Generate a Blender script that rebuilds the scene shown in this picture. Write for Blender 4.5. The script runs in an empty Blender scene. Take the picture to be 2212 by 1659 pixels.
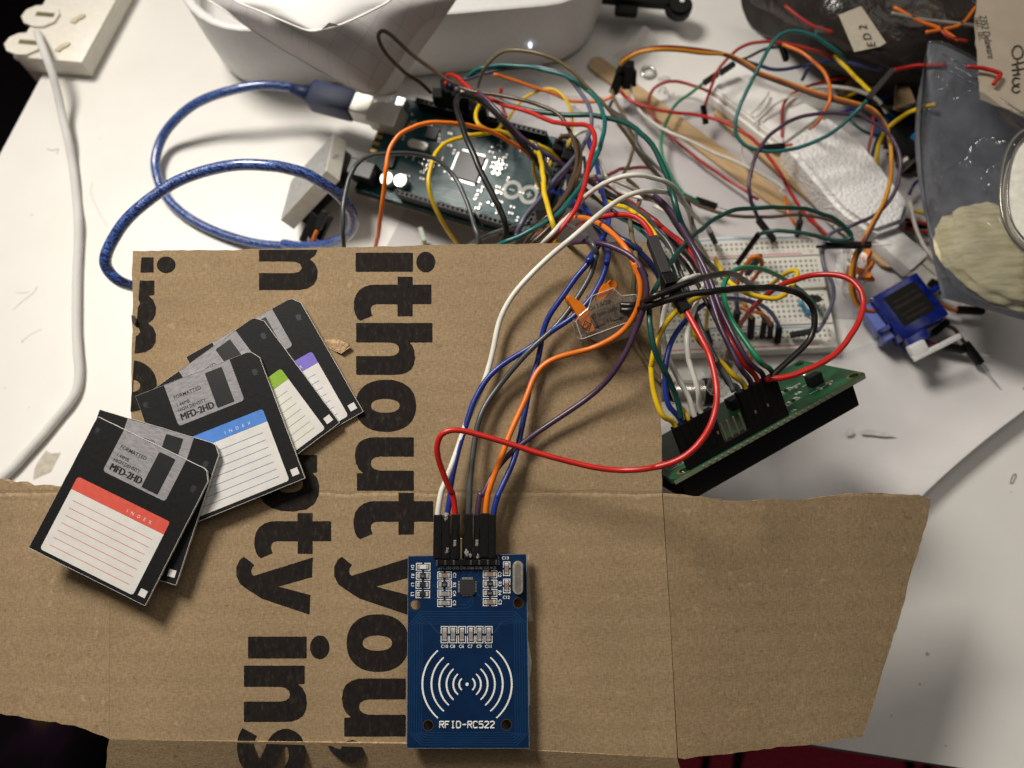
import bpy, bmesh, math, random
from mathutils import Vector, Matrix, noise

random.seed(7)
MM = 0.001
sc = bpy.context.scene
COL = sc.collection

# ------------------------------------------------------------------ camera
CAM_H, TILT, FOC = 355.0, math.radians(19.0), 1661.0      # height over the desk (mm), tilt from straight down, focal length for a 2212 wide frame
cam_d = bpy.data.cameras.new('camera')
cam = bpy.data.objects.new('camera', cam_d)
COL.objects.link(cam)
cam.location = (0, 0, CAM_H * MM)
cam.rotation_euler = (TILT, 0, 0)
cam_d.sensor_width = 36.0
cam_d.lens = FOC / 2212 * 36
cam_d.clip_start = 0.01
cam_d.clip_end = 20
cam_d.dof.use_dof = True
cam_d.dof.focus_distance = 0.262
cam_d.dof.aperture_fstop = 10.0
sc.camera = cam

# ------------------------------------------------------------------ light
w = bpy.data.worlds.new('World')
sc.world = w
w.use_nodes = True
w.node_tree.nodes['Background'].inputs[0].default_value = (1.0, 0.95, 0.89, 1)
w.node_tree.nodes['Background'].inputs[1].default_value = 0.08


def area(name, loc, aim, size, power, col):
    d = bpy.data.lights.new(name, 'AREA')
    d.shape = 'DISK'
    d.size = size
    d.energy = power
    d.color = col
    o = bpy.data.objects.new(name, d)
    COL.objects.link(o)
    o.location = Vector(loc) * MM
    o.rotation_euler = (Vector(aim) - Vector(loc)).to_track_quat('-Z', 'Y').to_euler()
    return o


lamp = area('desk_lamp_light', (-330, 430, 640), (-60, 50, 40), 0.22, 2.25, (1.0, 0.935, 0.845))
lamp.data.spread = math.radians(100)          # a shaded lamp: its cone fades towards the back of the desk
area('overhead_fill', (380, 520, 1300), (0, 100, 0), 1.0, 3.0, (1.0, 0.92, 0.82))  # added soft fill from overhead, no such lamp in view
sc.view_settings.view_transform = 'Standard'
sc.view_settings.look = 'None'
sc.view_settings.exposure = 0
sc.view_settings.gamma = 1

# ------------------------------------------------------------------ picture -> place
_ct, _st = math.cos(TILT), math.sin(TILT)
CAMV = Vector((0, 0, CAM_H))


def ray(px, py):
    x, y, z = (px - 1106) / FOC, -(py - 829.5) / FOC, -1.0
    return Vector((x, _ct * y - _st * z, _st * y + _ct * z))


def U(px, py, z=0.0):
    d = ray(px, py)
    return CAMV + d * ((z - CAM_H) / d.z)


def UD(px, py, depth):
    return CAMV + ray(px, py) * depth


def depth_of(p):
    q = p - CAMV
    return -(-_st * q.y + _ct * q.z)


# zoomed views of the photograph: offset x, offset y, scale
VIEW = {'P': (0, 0, 1), '11': (0, 0, 1 / 3), 'A': (737.33, 0, 1 / 3), 'B': (1474.67, 0, 1 / 3), '21': (0, 553, 1 / 3), 'C': (737.33, 553, 1 / 3),
        'D': (1474.67, 553, 1 / 3), '31': (0, 1106, 1 / 3), 'Z1': (737.3, 137.2, .25), 'Z2': (1261.8, 411.5, .2728), 'Z3': (1371.5, 740.6, .248),
        'Z4': (1618.4, 0, .2684), 'Z5': (1755.5, 493.7, .2064), 'Z6': (1206.9, 43.9, .2232), 'Z7': (576, 263.3, .172), 'Z8': (1206.9, 592.5, .1124),
        'Z9': (866.8, 1086.2, .172), 'Z10': (43.9, 866.8, .2903), 'Z11': (1042.3, 274.3, .1984), 'Z12': (274.3, 493.7, .3109),
        'Z13': (466.3, 987.5, .4049), 'ZR': (822.9, 1069.8, .355), 'P1': (0, 0, .17361), 'S': (356.6, 0, .4588), 'T': (1289.3, 0, .2356), 'Z14': (1865.3, 137.2, .1567)}


def P(v, x, y):
    ox, oy, s = VIEW[v]
    return ox + x * s, oy + y * s


def V(v, x, y, z=0.0):
    return U(*P(v, x, y), z)


# the cardboard's plane
def _dk(py):
    return FOC * 12000 / (6.5 * (py + 10600))


_a, _b, _c = UD(300, 600, _dk(600)), UD(1400, 600, _dk(600)), UD(1106, 1500, _dk(1500))
KN = (_c - _a).cross(_b - _a).normalized()
if KN.z < 0:
    KN = -KN
KC = KN.dot(_a)


def UK(px, py, h=0.0):
    d = ray(px, py)
    return CAMV + d * ((KC + h - KN.dot(CAMV)) / KN.dot(d))


def VK(v, x, y, h=0.0):
    return UK(*P(v, x, y), h)


def frame(o, x, n):
    n = n.normalized()
    x = (x - n * x.dot(n)).normalized()
    y = n.cross(x)
    return Matrix(((x.x, y.x, n.x, o.x), (x.y, y.y, n.y, o.y), (x.z, y.z, n.z, o.z), (0, 0, 0, 1)))


def frame_x(o, x, n):
    """like frame, but x is kept and n is bent to suit"""
    x = x.normalized()
    n = (n - x * n.dot(x)).normalized()
    return frame(o, x, n)


KF = frame(UK(1106, 829.5), Vector((1, 0, 0)), KN)
IDENT = Matrix.Identity(4)


# ------------------------------------------------------------------ materials
def hexc(s):
    s = s.lstrip('#')
    v = [int(s[i:i + 2], 16) / 255 for i in (0, 2, 4)]
    return tuple((c / 12.92 if c <= .04045 else ((c + .055) / 1.055) ** 2.4) for c in v)


class NT:
    def __init__(self, name):
        self.m = bpy.data.materials.new(name)
        self.m.use_nodes = True
        self.t = self.m.node_tree
        self.b = self.t.nodes['Principled BSDF']
        self.out = self.t.nodes['Material Output']
        self.tc = None

    def n(self, typ, **kw):
        o = self.t.nodes.new(typ)
        for k, v in kw.items():
            if hasattr(o, k):
                setattr(o, k, v)
            else:
                o.inputs[k].default_value = v
        return o

    def l(self, a, b):
        self.t.links.new(a, b)

    def co(self):
        if not self.tc:
            self.tc = self.n('ShaderNodeTexCoord')
        return self.tc.outputs['Object']

    def noise(self, scale, detail=3.0, rough=.5, vec=None):
        o = self.n('ShaderNodeTexNoise')
        o.inputs['Scale'].default_value = scale
        o.inputs['Detail'].default_value = detail
        o.inputs['Roughness'].default_value = rough
        self.l(vec or self.co(), o.inputs['Vector'])
        return o.outputs['Fac']

    def ramp(self, fac, stops):
        o = self.n('ShaderNodeValToRGB')
        e = o.color_ramp.elements
        while len(e) < len(stops):
            e.new(.5)
        for i, (p, c) in enumerate(stops):
            e[i].position = p
            e[i].color = (*c, 1) if len(c) == 3 else c
        self.l(fac, o.inputs['Fac'])
        return o.outputs['Color']

    def math(self, op, a, b=None, c=None):
        o = self.n('ShaderNodeMath', operation=op)
        for i, v in enumerate((a, b, c)):
            if v is None:
                continue
            if isinstance(v, (int, float)):
                o.inputs[i].default_value = v
            else:
                self.l(v, o.inputs[i])
        return o.outputs[0]

    def mix(self, fac, a, b, mode='MIX'):
        o = self.n('ShaderNodeMix', data_type='RGBA', blend_type=mode)
        for i, v in ((0, fac), (6, a), (7, b)):
            if isinstance(v, (int, float)):
                o.inputs[i].default_value = v
            elif isinstance(v, tuple):
                o.inputs[i].default_value = (*v, 1)
            else:
                self.l(v, o.inputs[i])
        return o.outputs[2]

    def xyz(self, vec=None):
        o = self.n('ShaderNodeSeparateXYZ')
        self.l(vec or self.co(), o.inputs[0])
        return o.outputs

    def bump(self, h, strength=.3, dist=.0002):
        o = self.n('ShaderNodeBump')
        o.inputs['Strength'].default_value = strength
        o.inputs['Distance'].default_value = dist
        self.l(h, o.inputs['Height'])
        self.l(o.outputs[0], self.b.inputs['Normal'])
        return o

    def set(self, **kw):
        for k, v in kw.items():
            s = self.b.inputs[k.replace('_', ' ')]
            if isinstance(v, tuple):
                s.default_value = (*v, 1) if len(v) == 3 else v
            elif isinstance(v, (int, float)):
                s.default_value = v
            else:
                self.l(v, s)


MATS = {}


def mat(name, col, rough=.5, metal=0.0, var=.12, vscale=300.0, bump=0.0, bscale=900.0, spec=.5, coat=0.0, trans=0.0, sss=0.0):
    if name in MATS:
        return MATS[name]
    if isinstance(col, str):
        col = hexc(col)
    t = NT(name)
    lo = tuple(c * (1 - var) for c in col)
    hi = tuple(min(1, c * (1 + var)) for c in col)
    t.set(Base_Color=t.ramp(t.noise(vscale, 4), [(.3, lo), (.7, hi)]), Roughness=rough, Metallic=metal, Specular_IOR_Level=spec, Coat_Weight=coat, Transmission_Weight=trans)
    if sss:
        t.set(Subsurface_Weight=sss)
        t.b.inputs['Subsurface Radius'].default_value = (.002, .002, .002)
    if bump:
        t.bump(t.noise(bscale, 4), bump)
    MATS[name] = t.m
    return t.m


def clear_mat(name, tint, clear=.7, rough=.1, bump=0.0, bscale=200, noise_clear=0.0):
    if name in MATS:
        return MATS[name]
    t = NT(name)
    t.set(Base_Color=tint, Roughness=rough, Specular_IOR_Level=.6)
    tr = t.n('ShaderNodeBsdfTransparent')
    mx = t.n('ShaderNodeMixShader')
    if noise_clear:
        f = t.math('MULTIPLY_ADD', t.noise(60, 3), noise_clear * 2, clear - noise_clear)
        t.l(f, mx.inputs[0])
    else:
        mx.inputs[0].default_value = clear
    t.l(t.b.outputs[0], mx.inputs[1])
    t.l(tr.outputs[0], mx.inputs[2])
    t.l(mx.outputs[0], t.out.inputs[0])
    if bump:
        t.bump(t.noise(bscale, 3), bump, .001)
    MATS[name] = t.m
    return t.m


# ------------------------------------------------------------------ mesh building (all numbers in mm)
class MB:
    def __init__(self):
        self.v, self.f, self.mi, self.m = [], [], [], 0

    def add(self, vs, fs, M=None):
        o = len(self.v)
        self.v += [(M @ Vector(x)) if M else Vector(x) for x in vs]
        for q in fs:
            self.f.append(tuple(i + o for i in q))
            self.mi.append(self.m)
        return self

    def bm(self, b, M=None):
        b.verts.index_update()
        self.add([x.co.copy() for x in b.verts], [[x.index for x in q.verts] for q in b.faces], M)
        b.free()
        return self

    def box(self, c, s, M=None, bev=0.0):
        b = bmesh.new()
        bmesh.ops.create_cube(b, size=1)
        for x in b.verts:
            x.co = Vector((c[0] + x.co.x * s[0], c[1] + x.co.y * s[1], c[2] + x.co.z * s[2]))
        if bev:
            bmesh.ops.bevel(b, geom=b.edges[:], offset=bev, segments=2, affect='EDGES', profile=.6)
        return self.bm(b, M)

    def hexa(self, pts):
        """box from eight points: bottom ring of four, top ring of four"""
        return self.add(pts, [(3, 2, 1, 0), (4, 5, 6, 7), (0, 1, 5, 4), (1, 2, 6, 5), (2, 3, 7, 6), (3, 0, 4, 7)])

    def prism(self, poly, z0, z1, M=None):
        n = len(poly)
        vs = [(x, y, z0) for x, y in poly] + [(x, y, z1) for x, y in poly]
        fs = [tuple(range(n - 1, -1, -1)), tuple(range(n, 2 * n))] + [(i, (i + 1) % n, n + (i + 1) % n, n + i) for i in range(n)]
        return self.add(vs, fs, M)

    def flat(self, poly, z, M=None):
        return self.add([(x, y, z) for x, y in poly], [tuple(range(len(poly)))], M)

    def cyl(self, c, r, h, M=None, n=20, r2=None, bev=0.0):
        b = bmesh.new()
        bmesh.ops.create_cone(b, cap_ends=True, segments=n, radius1=r, radius2=r if r2 is None else r2, depth=h)
        if bev:
            bmesh.ops.bevel(b, geom=[e for e in b.edges if abs(e.verts[0].co.z - e.verts[1].co.z) < 1e-6], offset=bev, segments=2, affect='EDGES')
        for x in b.verts:
            x.co += Vector(c) + Vector((0, 0, h / 2))
        return self.bm(b, M)

    def tube(self, pts, r, n=8, cap=True):
        k = len(pts)
        t0 = (pts[1] - pts[0]).normalized()
        up = Vector((0, 0, 1)) if abs(t0.z) < .9 else Vector((1, 0, 0))
        a = t0.cross(up).normalized()
        vs, fs = [], []
        for i, p in enumerate(pts):
            t = (pts[min(i + 1, k - 1)] - pts[max(i - 1, 0)]).normalized()
            a = (a - t * a.dot(t)).normalized()
            b = t.cross(a)
            rr = r[i] if isinstance(r, (list, tuple)) else r
            for j in range(n):
                an = 2 * math.pi * j / n
                vs.append(p + a * (rr * math.cos(an)) + b * (rr * math.sin(an)))
        for i in range(k - 1):
            for j in range(n):
                j2 = (j + 1) % n
                fs.append((i * n + j, i * n + j2, (i + 1) * n + j2, (i + 1) * n + j))
        if cap:
            fs += [tuple(range(n - 1, -1, -1)), tuple((k - 1) * n + j for j in range(n))]
        return self.add(vs, fs)

    def grid(self, rows):
        nr, nc = len(rows), len(rows[0])
        return self.add([p for r in rows for p in r], [(i * nc + j, i * nc + j + 1, (i + 1) * nc + j + 1, (i + 1) * nc + j) for i in range(nr - 1) for j in range(nc - 1)])


FR = {}


def link(name, me, mats, parent):
    o = bpy.data.objects.new(name, me)
    COL.objects.link(o)
    for m in (mats if isinstance(mats, (list, tuple)) else [mats]):
        me.materials.append(m)
    if parent:
        o.parent = parent
    return o


def mesh_of(name, mb, F, local, smooth):
    inv = F.inverted()
    me = bpy.data.meshes.new(name)
    me.from_pydata([((v if local else inv @ v) * MM) for v in mb.v], [], mb.f)
    for p, i in zip(me.polygons, mb.mi):
        p.material_index = i
    me.update()
    b = bmesh.new()
    b.from_mesh(me)
    bmesh.ops.recalc_face_normals(b, faces=b.faces[:])
    b.to_mesh(me)
    b.free()
    if smooth:
        me.shade_smooth()
        if smooth is not True:
            me.set_sharp_from_angle(angle=math.radians(smooth))
    return me


def put(o, F):
    M = F.copy()
    M.translation = M.translation * MM
    o.matrix_world = M
    FR[o.name] = F


def tag(o, label=None, cat=None, group=None, kind=None):
    for k, v in (('label', label), ('category', cat), ('group', group), ('kind', kind)):
        if v:
            o[k] = v
    return o


def thing(name, label, cat, F, group=None):
    o = bpy.data.objects.new(name, None)
    o.empty_display_size = .005
    COL.objects.link(o)
    if isinstance(F, Vector):
        F = Matrix.Translation(F)
    put(o, F)
    return tag(o, label, cat, group)


def part(name, mb, mats, parent, local=False, smooth=False, label=None):
    F = FR[parent.name]
    o = link(name, mesh_of(name, mb, F, local, smooth), mats, parent)
    FR[o.name] = F
    if label:
        o['label'] = label
    return o


def single(name, label, cat, mb, mats, F=None, local=False, smooth=False, group=None, kind=None):
    if F is None:
        c = sum(mb.v, Vector()) / len(mb.v)
        F = Matrix.Translation(Vector((c.x, c.y, min(v.z for v in mb.v))))
    if isinstance(F, Vector):
        F = Matrix.Translation(F)
    o = link(name, mesh_of(name, mb, F, local, smooth), mats, None)
    put(o, F)
    return tag(o, label, cat, group, kind)


def curve_fill(polys, extrude=0.0):
    cu = bpy.data.curves.new('tmp', 'CURVE')
    cu.dimensions = '2D'
    cu.fill_mode = 'BOTH'
    cu.extrude = extrude
    for po in polys:
        s = cu.splines.new('POLY')
        s.points.add(len(po) - 1)
        for p, (x, y) in zip(s.points, po):
            p.co = (x, y, 0, 1)
        s.use_cyclic_u = True
    o = bpy.data.objects.new('tmp', cu)
    me = bpy.data.meshes.new_from_object(o)
    vs, fs = [v.co.copy() for v in me.vertices], [tuple(p.vertices) for p in me.polygons]
    bpy.data.objects.remove(o)
    bpy.data.curves.remove(cu)
    bpy.data.meshes.remove(me)
    return vs, fs


def text_fill(s, h, align='LEFT', bold=0.0, spacing=1.0, sx=1.0):
    cu = bpy.data.curves.new('tmp', 'FONT')
    cu.body = s
    cu.size = h / .7
    cu.align_x = align
    cu.align_y = 'CENTER'
    cu.offset = bold
    cu.space_character = spacing
    cu.resolution_u = 3
    o = bpy.data.objects.new('tmp', cu)
    me = bpy.data.meshes.new_from_object(o)
    vs, fs = [Vector((v.co.x * sx, v.co.y, 0)) for v in me.vertices], [tuple(p.vertices) for p in me.polygons]
    bpy.data.objects.remove(o)
    bpy.data.curves.remove(cu)
    bpy.data.meshes.remove(me)
    return vs, fs


def T2(x, y, ang=0.0, z=0.0):
    """place in a local plane, turned by ang degrees"""
    return Matrix.Translation((x, y, z)) @ Matrix.Rotation(math.radians(ang), 4, 'Z')


def ell(cx, cy, rx, ry, n=28, p=2.0):
    out = []
    for i in range(n):
        a = 2 * math.pi * i / n
        c, s = math.cos(a), math.sin(a)
        out.append((cx + rx * math.copysign(abs(c) ** (2 / p), c), cy + ry * math.copysign(abs(s) ** (2 / p), s)))
    return out


def rrect(x0, y0, x1, y1, r, n=5):
    out = []
    for cx, cy, a0 in ((x1 - r, y1 - r, 0), (x0 + r, y1 - r, 90), (x0 + r, y0 + r, 180), (x1 - r, y0 + r, 270)):
        for i in range(n + 1):
            a = math.radians(a0 + 90 * i / n)
            out.append((cx + r * math.cos(a), cy + r * math.sin(a)))
    return out


def catmull(p, k=6, closed=False):
    if len(p) < 3:
        return [p[0].lerp(p[-1], i / (k + 1)) for i in range(k + 2)]
    out = []
    n = len(p)
    g = (lambda i: p[i % n]) if closed else (lambda i: p[i] if 0 <= i < n else (p[0] * 2 - p[1] if i < 0 else p[-1] * 2 - p[-2]))
    for i in range(n if closed else n - 1):
        a, b, c, d = g(i - 1), g(i), g(i + 1), g(i + 2)
        for j in range(k):
            t = j / k
            out.append(.5 * ((2 * b) + (c - a) * t + (2 * a - 5 * b + 4 * c - d) * t * t + (3 * b - a - 3 * c + d) * t ** 3))
    if not closed:
        out.append(p[-1].copy())
    return out


def smooth2(pts, k=4):
    return [(v.x, v.y) for v in catmull([Vector((x, y, 0)) for x, y in pts], k, True)]


def stroke(pts, wd):
    """outline polygon of an open stroke"""
    L, R = [], []
    for i, (x, y) in enumerate(pts):
        x0, y0 = pts[max(i - 1, 0)]
        x1, y1 = pts[min(i + 1, len(pts) - 1)]
        dx, dy = x1 - x0, y1 - y0
        q = math.hypot(dx, dy) or 1
        h = (wd[i] if isinstance(wd, list) else wd) / 2
        L.append((x - dy / q * h, y + dx / q * h))
        R.append((x + dy / q * h, y - dx / q * h))
    return L + R[::-1]


def arc(cx, cy, r, a0, a1, n=18):
    return [(cx + r * math.cos(math.radians(a0 + (a1 - a0) * i / n)), cy + r * math.sin(math.radians(a0 + (a1 - a0) * i / n))) for i in range(n + 1)]


def relax(pts, n=10):
    for _ in range(n):
        pts = [pts[0]] + [pts[i - 1] * .25 + pts[i] * .5 + pts[i + 1] * .25 for i in range(1, len(pts) - 1)] + [pts[-1]]
    return pts


def path3(segs):
    """wire path from traced points: (x, y, z) height over the desk, (x, y, zj) height over the cardboard, (x, y) in between"""
    pp, dd = [], []
    for v, pts in segs:
        for t in pts:
            px, py = P(v, t[0], t[1])
            pp.append((px, py))
            if len(t) < 3:
                dd.append(None)
            elif isinstance(t[2], complex):
                dd.append(1 / depth_of(UK(px, py, t[2].imag)))
            else:
                dd.append(1 / depth_of(U(px, py, t[2])))
    ks = [i for i, d in enumerate(dd) if d is not None]
    s = [0.0]
    for a, b in zip(pp, pp[1:]):
        s.append(s[-1] + math.hypot(b[0] - a[0], b[1] - a[1]))
    for i in range(len(dd)):
        if dd[i] is None:
            lo = max([k for k in ks if k < i], default=ks[0])
            hi = min([k for k in ks if k > i], default=ks[-1])
            f = 0 if hi == lo else (s[i] - s[lo]) / (s[hi] - s[lo])
            f = f * f * (3 - 2 * f)
            dd[i] = dd[lo] * (1 - f) + dd[hi] * f
    return [UD(*p, 1 / d) for p, d in zip(pp, dd)]
# ================================================================== the desk, the floor
def lam_mat():
    t = NT('white_laminate')
    n = t.noise(14, 5, .6)
    c = t.ramp(n, [(.3, (.70, .685, .65)), (.75, (.78, .765, .735))])
    sp = t.ramp(t.noise(420, 2), [(.72, (0, 0, 0)), (.80, (1, 1, 1))])
    t.set(Base_Color=t.mix(t.math('MULTIPLY', sp, .16), c, (.45, .42, .37)), Roughness=t.math('MULTIPLY_ADD', t.noise(40, 3), .18, .30), Specular_IOR_Level=.35)
    t.bump(t.noise(1500, 2), .06)
    return t.m


mb = MB()
desk_top = [(-332, 28), (700, -121), (900, 1200), (-56, 1200)]
mb.prism(desk_top, -18, 0)
o = single('desk', None, None, mb, lam_mat(), F=Vector((0, 0, 0)), kind='structure')
mb = MB()
mb.prism([(-332.3, 27.2), (700, -121.8), (700, -121.05), (-332.2, 27.95)], -17.5, -.6)
part('edge_band', mb, mat('edge_band_dark', (.03, .027, .025), .4), o)


mb = MB()
for v, pts in (('11', ((305, 965), (345, 975), (380, 965), (365, 1000))), ('21', ((85, 350), (150, 290), (215, 240), (245, 195))), ('21', ((100, 238), (160, 238), (190, 232))), ('21', ((140, 560), (190, 515), (270, 475))), ('11', ((600, 1180), (590, 1250), (640, 1370), (700, 1470)))):
    mb.tube(catmull([V(v, *q, .02) for q in pts], 5), .24 if v == '11' and pts[0][0] < 400 else .12, 5)
for v, x, y, r_ in (('11', 205, 1393, .5), ('21', 30, 855, .35), ('21', 145, 553, .5), ('31', 1590, 921, .3), ('D', 2130, 1530, .35), ('D', 1812, 942, .3), ('P', 2003, 1413, .9), ('P', 1987, 1478, .6), ('P', 2043, 1611, .4), ('P', 1926, 1546, .4), ('P', 62, 880, .3), ('P', 215, 300, .3)):
    c_ = V(v, x, y, .02)
    mb.cyl((c_.x, c_.y, 0), r_, .06, None, 7)
part('scuff_marking', mb, mat('scuff_grey', (.40, .375, .34), .7, var=.3), o)


def carpet_mat():
    t = NT('maroon_carpet')
    x = t.xyz()
    mp = t.n('ShaderNodeVectorMath', operation='ADD')
    t.l(t.co(), mp.inputs[0])
    nz = t.n('ShaderNodeTexNoise')
    nz.inputs['Scale'].default_value = 6
    t.l(t.co(), nz.inputs['Vector'])
    sc_ = t.n('ShaderNodeVectorMath', operation='SCALE')
    t.l(nz.outputs['Color'], sc_.inputs[0])
    sc_.inputs['Scale'].default_value = .08
    t.l(sc_.outputs[0], mp.inputs[1])
    vo = t.n('ShaderNodeTexVoronoi')
    vo.inputs['Scale'].default_value = 7
    t.l(mp.outputs[0], vo.inputs['Vector'])
    ring = t.math('PINGPONG', t.math('ADD', vo.outputs['Distance'], .06), .16)
    line = t.ramp(ring, [(.02, (1, 1, 1)), (.035, (0, 0, 0))])
    base = t.ramp(t.noise(300, 4), [(.3, (.40, .035, .065)), (.7, (.58, .06, .10))])
    t.set(Base_Color=t.mix(line, base, (.02, .006, .010)), Roughness=.95, Specular_IOR_Level=.1)
    t.bump(t.noise(700, 3), .5, .002)
    return t.m


mb = MB()
mb.add([(-3000, -2500, -420), (3000, -2500, -420), (3000, 3500, -420), (-3000, 3500, -420)], [(0, 1, 2, 3)])
single('floor', None, None, mb, carpet_mat(), F=Vector((0, 0, -420)), kind='structure')


def cloth_mat():
    t = NT('dark_patterned_cloth')
    t.set(Base_Color=t.ramp(t.noise(16, 2), [(.40, (.003, .002, .003)), (.52, (.012, .004, .012)), (.60, (.05, .03, .006)), (.68, (.01, .022, .012)), (.78, (.03, .018, .035))]), Roughness=.95, Specular_IOR_Level=.1)
    return t.m


def lump(cx, cy, z0, rx, ry, h, seed, n=26, m=20, amp=.22):
    rows = []
    for i in range(m + 1):
        el = math.pi / 2 * i / m
        row = []
        for j in range(n + 1):
            a = 2 * math.pi * (j % n) / n
            d = Vector((math.cos(el) * math.cos(a), math.cos(el) * math.sin(a), math.sin(el)))
            k = 1 + amp * noise.noise(d * 2.2 + Vector((seed, 0, 0))) + amp * .5 * noise.noise(d * 5 + Vector((0, seed, 0)))
            row.append(Vector((cx + rx * d.x * k, cy + ry * d.y * k, z0 + h * d.z * k)))
        rows.append(row)
    return MB().grid(rows)


p = U(70, 1640, -230)
single('clothes_heap', 'dark patterned clothes heaped on the floor under the cardboard flap', 'clothes', lump(p.x - 60, p.y - 90, -420, 190, 170, 200, 3.1), cloth_mat(), smooth=True)
p = U(0, 150, -200)
single('dark_floor_filler', 'black lump added to keep the floor dark beyond the desk edge and power strip', 'dark filler', lump(p.x - 170, p.y + 40, -420, 330, 420, 230, 8.4, amp=.08), mat('filler_black', (.006, .004, .006), .95, spec=.1), smooth=True)  # added dark mass, hides the lit floor past the desk edge


# ================================================================== the cardboard
def card_mat():
    t = NT('kraft_cardboard')
    x = t.xyz()
    mp = t.n('ShaderNodeMapping')
    mp.inputs['Scale'].default_value = (1500, 520, 1500)
    mp.inputs['Rotation'].default_value = (0, 0, .5)
    t.l(t.co(), mp.inputs[0])
    fib = t.noise(1, 5, .65, mp.outputs[0])
    mp2 = t.n('ShaderNodeMapping')
    mp2.inputs['Scale'].default_value = (560, 1500, 1500)
    mp2.inputs['Rotation'].default_value = (0, 0, -.9)
    t.l(t.co(), mp2.inputs[0])
    fib2 = t.noise(1, 5, .65, mp2.outputs[0])
    f = t.math('MULTIPLY', t.math('ADD', fib, fib2), .5)
    c = t.ramp(f, [(.31, (.172, .117, .064)), (.5, (.256, .181, .102)), (.69, (.340, .250, .150))])
    big = t.noise(22, 4, .6)
    c = t.mix(.5, c, t.ramp(big, [(.3, (.40, .40, .40)), (.7, (.60, .60, .60))]), 'OVERLAY')
    sp = t.ramp(t.noise(330, 2, .4), [(.70, (0, 0, 0)), (.76, (1, 1, 1))])
    c = t.mix(t.math('MULTIPLY', sp, .38), c, (.09, .055, .03))
    sp2 = t.ramp(t.noise(270, 2, .4), [(.255, (1, 1, 1)), (.31, (0, 0, 0))])
    c = t.mix(t.math('MULTIPLY', sp2, .3), c, (.46, .35, .23))
    # flutes and the score lines pressed into the board
    y = x[1]
    wob = t.math('MULTIPLY_ADD', t.noise(90, 4), .0022, -.0011)
    yy = t.math('ADD', y, wob)
    flute = t.math('SINE', t.math('MULTIPLY', y, 2 * math.pi / .0075))
    crease = t.math('ABSOLUTE', t.math('ADD', yy, -KCREASE * MM))
    band = t.math('SMOOTH_MAX', t.math('MULTIPLY_ADD', crease, -1 / .0011, 1.0), 0.0, .1)
    wear = t.math('MULTIPLY', band, t.ramp(t.noise(500, 4, .7), [(.4, (0, 0, 0)), (.62, (1, 1, 1))]))
    c = t.mix(t.math('MULTIPLY', wear, .55), c, (.50, .37, .23))
    c = t.mix(.03, c, t.ramp(t.math('MULTIPLY_ADD', flute, .5, .5), [(0, (.1, .1, .1)), (1, (.9, .9, .9))]), 'OVERLAY')
    st = t.ramp(t.noise(9, 5, .65), [(.56, (0, 0, 0)), (.72, (1, 1, 1))])
    c = t.mix(t.math('MULTIPLY', st, .22), c, (.16, .10, .052))
    t.set(Base_Color=c, Roughness=.82, Specular_IOR_Level=.22)
    h = t.math('ADD', t.math('MULTIPLY', f, 1.0), t.math('MULTIPLY', flute, .07))
    h = t.math('ADD', h, t.math('MULTIPLY', big, 1.6))
    h = t.math('SUBTRACT', h, t.math('MULTIPLY', band, 1.2))
    t.bump(h, .55, .00035)
    return t.m


KINV = KF.inverted()


def kl(p):
    q = KINV @ p
    return (q.x, q.y)


KCREASE = kl(UK(1000, 1066))[1]
CARD = card_mat()
EDGE = mat('torn_board_edge', (.36, .25, .145), .95, var=.45, vscale=1200, bump=.8, bscale=2500, spec=.15)


def rough_edge(pts, step=2.2, amp=.28, smooth_idx=()):
    out = []
    n = len(pts)
    for i in range(n):
        a, b = pts[i], pts[(i + 1) % n]
        L = (b - a).length
        k = max(1, int(L / step)) if i not in smooth_idx else 1
        d = (b - a).normalized()
        s = KN.cross(d)
        for j in range(k):
            q = a.lerp(b, j / k)
            if j:
                q = q + s * (amp * (noise.noise(q * .13) * 1.3 + random.uniform(-.6, .6)))
            out.append(q)
    return out


def plate(mb, top, nrm, th):
    n = len(top)
    bot = [p - nrm * th for p in top]
    mb.m = 0
    mb.add(top + bot, [tuple(range(n)), tuple(range(2 * n - 1, n - 1, -1))])
    mb.m = 1
    mb.add(top + bot, [(i, (i + 1) % n, n + (i + 1) % n, n + i) for i in range(n)])


box = thing('cardboard_box', 'unfolded brown cardboard box with bold black lettering under the blue reader board', 'cardboard box', KF)
main_px = [(287, 542), (420, 540), (600, 538), (760, 534), (1060, 527), (1240, 524), (1405, 522), (1426, 531), (1428, 700), (1428, 850), (1430, 1064), (1447, 1330), (1463, 1637),
           (880, 1606), (236, 1597), (237, 1350), (239, 1098), (285, 1046), (284, 950), (283, 860), (285, 700)]
mb = MB()
plate(mb, rough_edge([UK(*p) for p in main_px], smooth_idx=(10, 11, 12, 13, 14, 15)), KN, 3.2)
part('main_panel', mb, [CARD, EDGE], box)


def plane_pts(px, A, B, C):
    n = (B - A).cross(C - A).normalized()
    if n.z < 0:
        n = -n
    c = n.dot(A)
    return [CAMV + ray(*p) * ((c - n.dot(CAMV)) / n.dot(ray(*p))) for p in px], n


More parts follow.
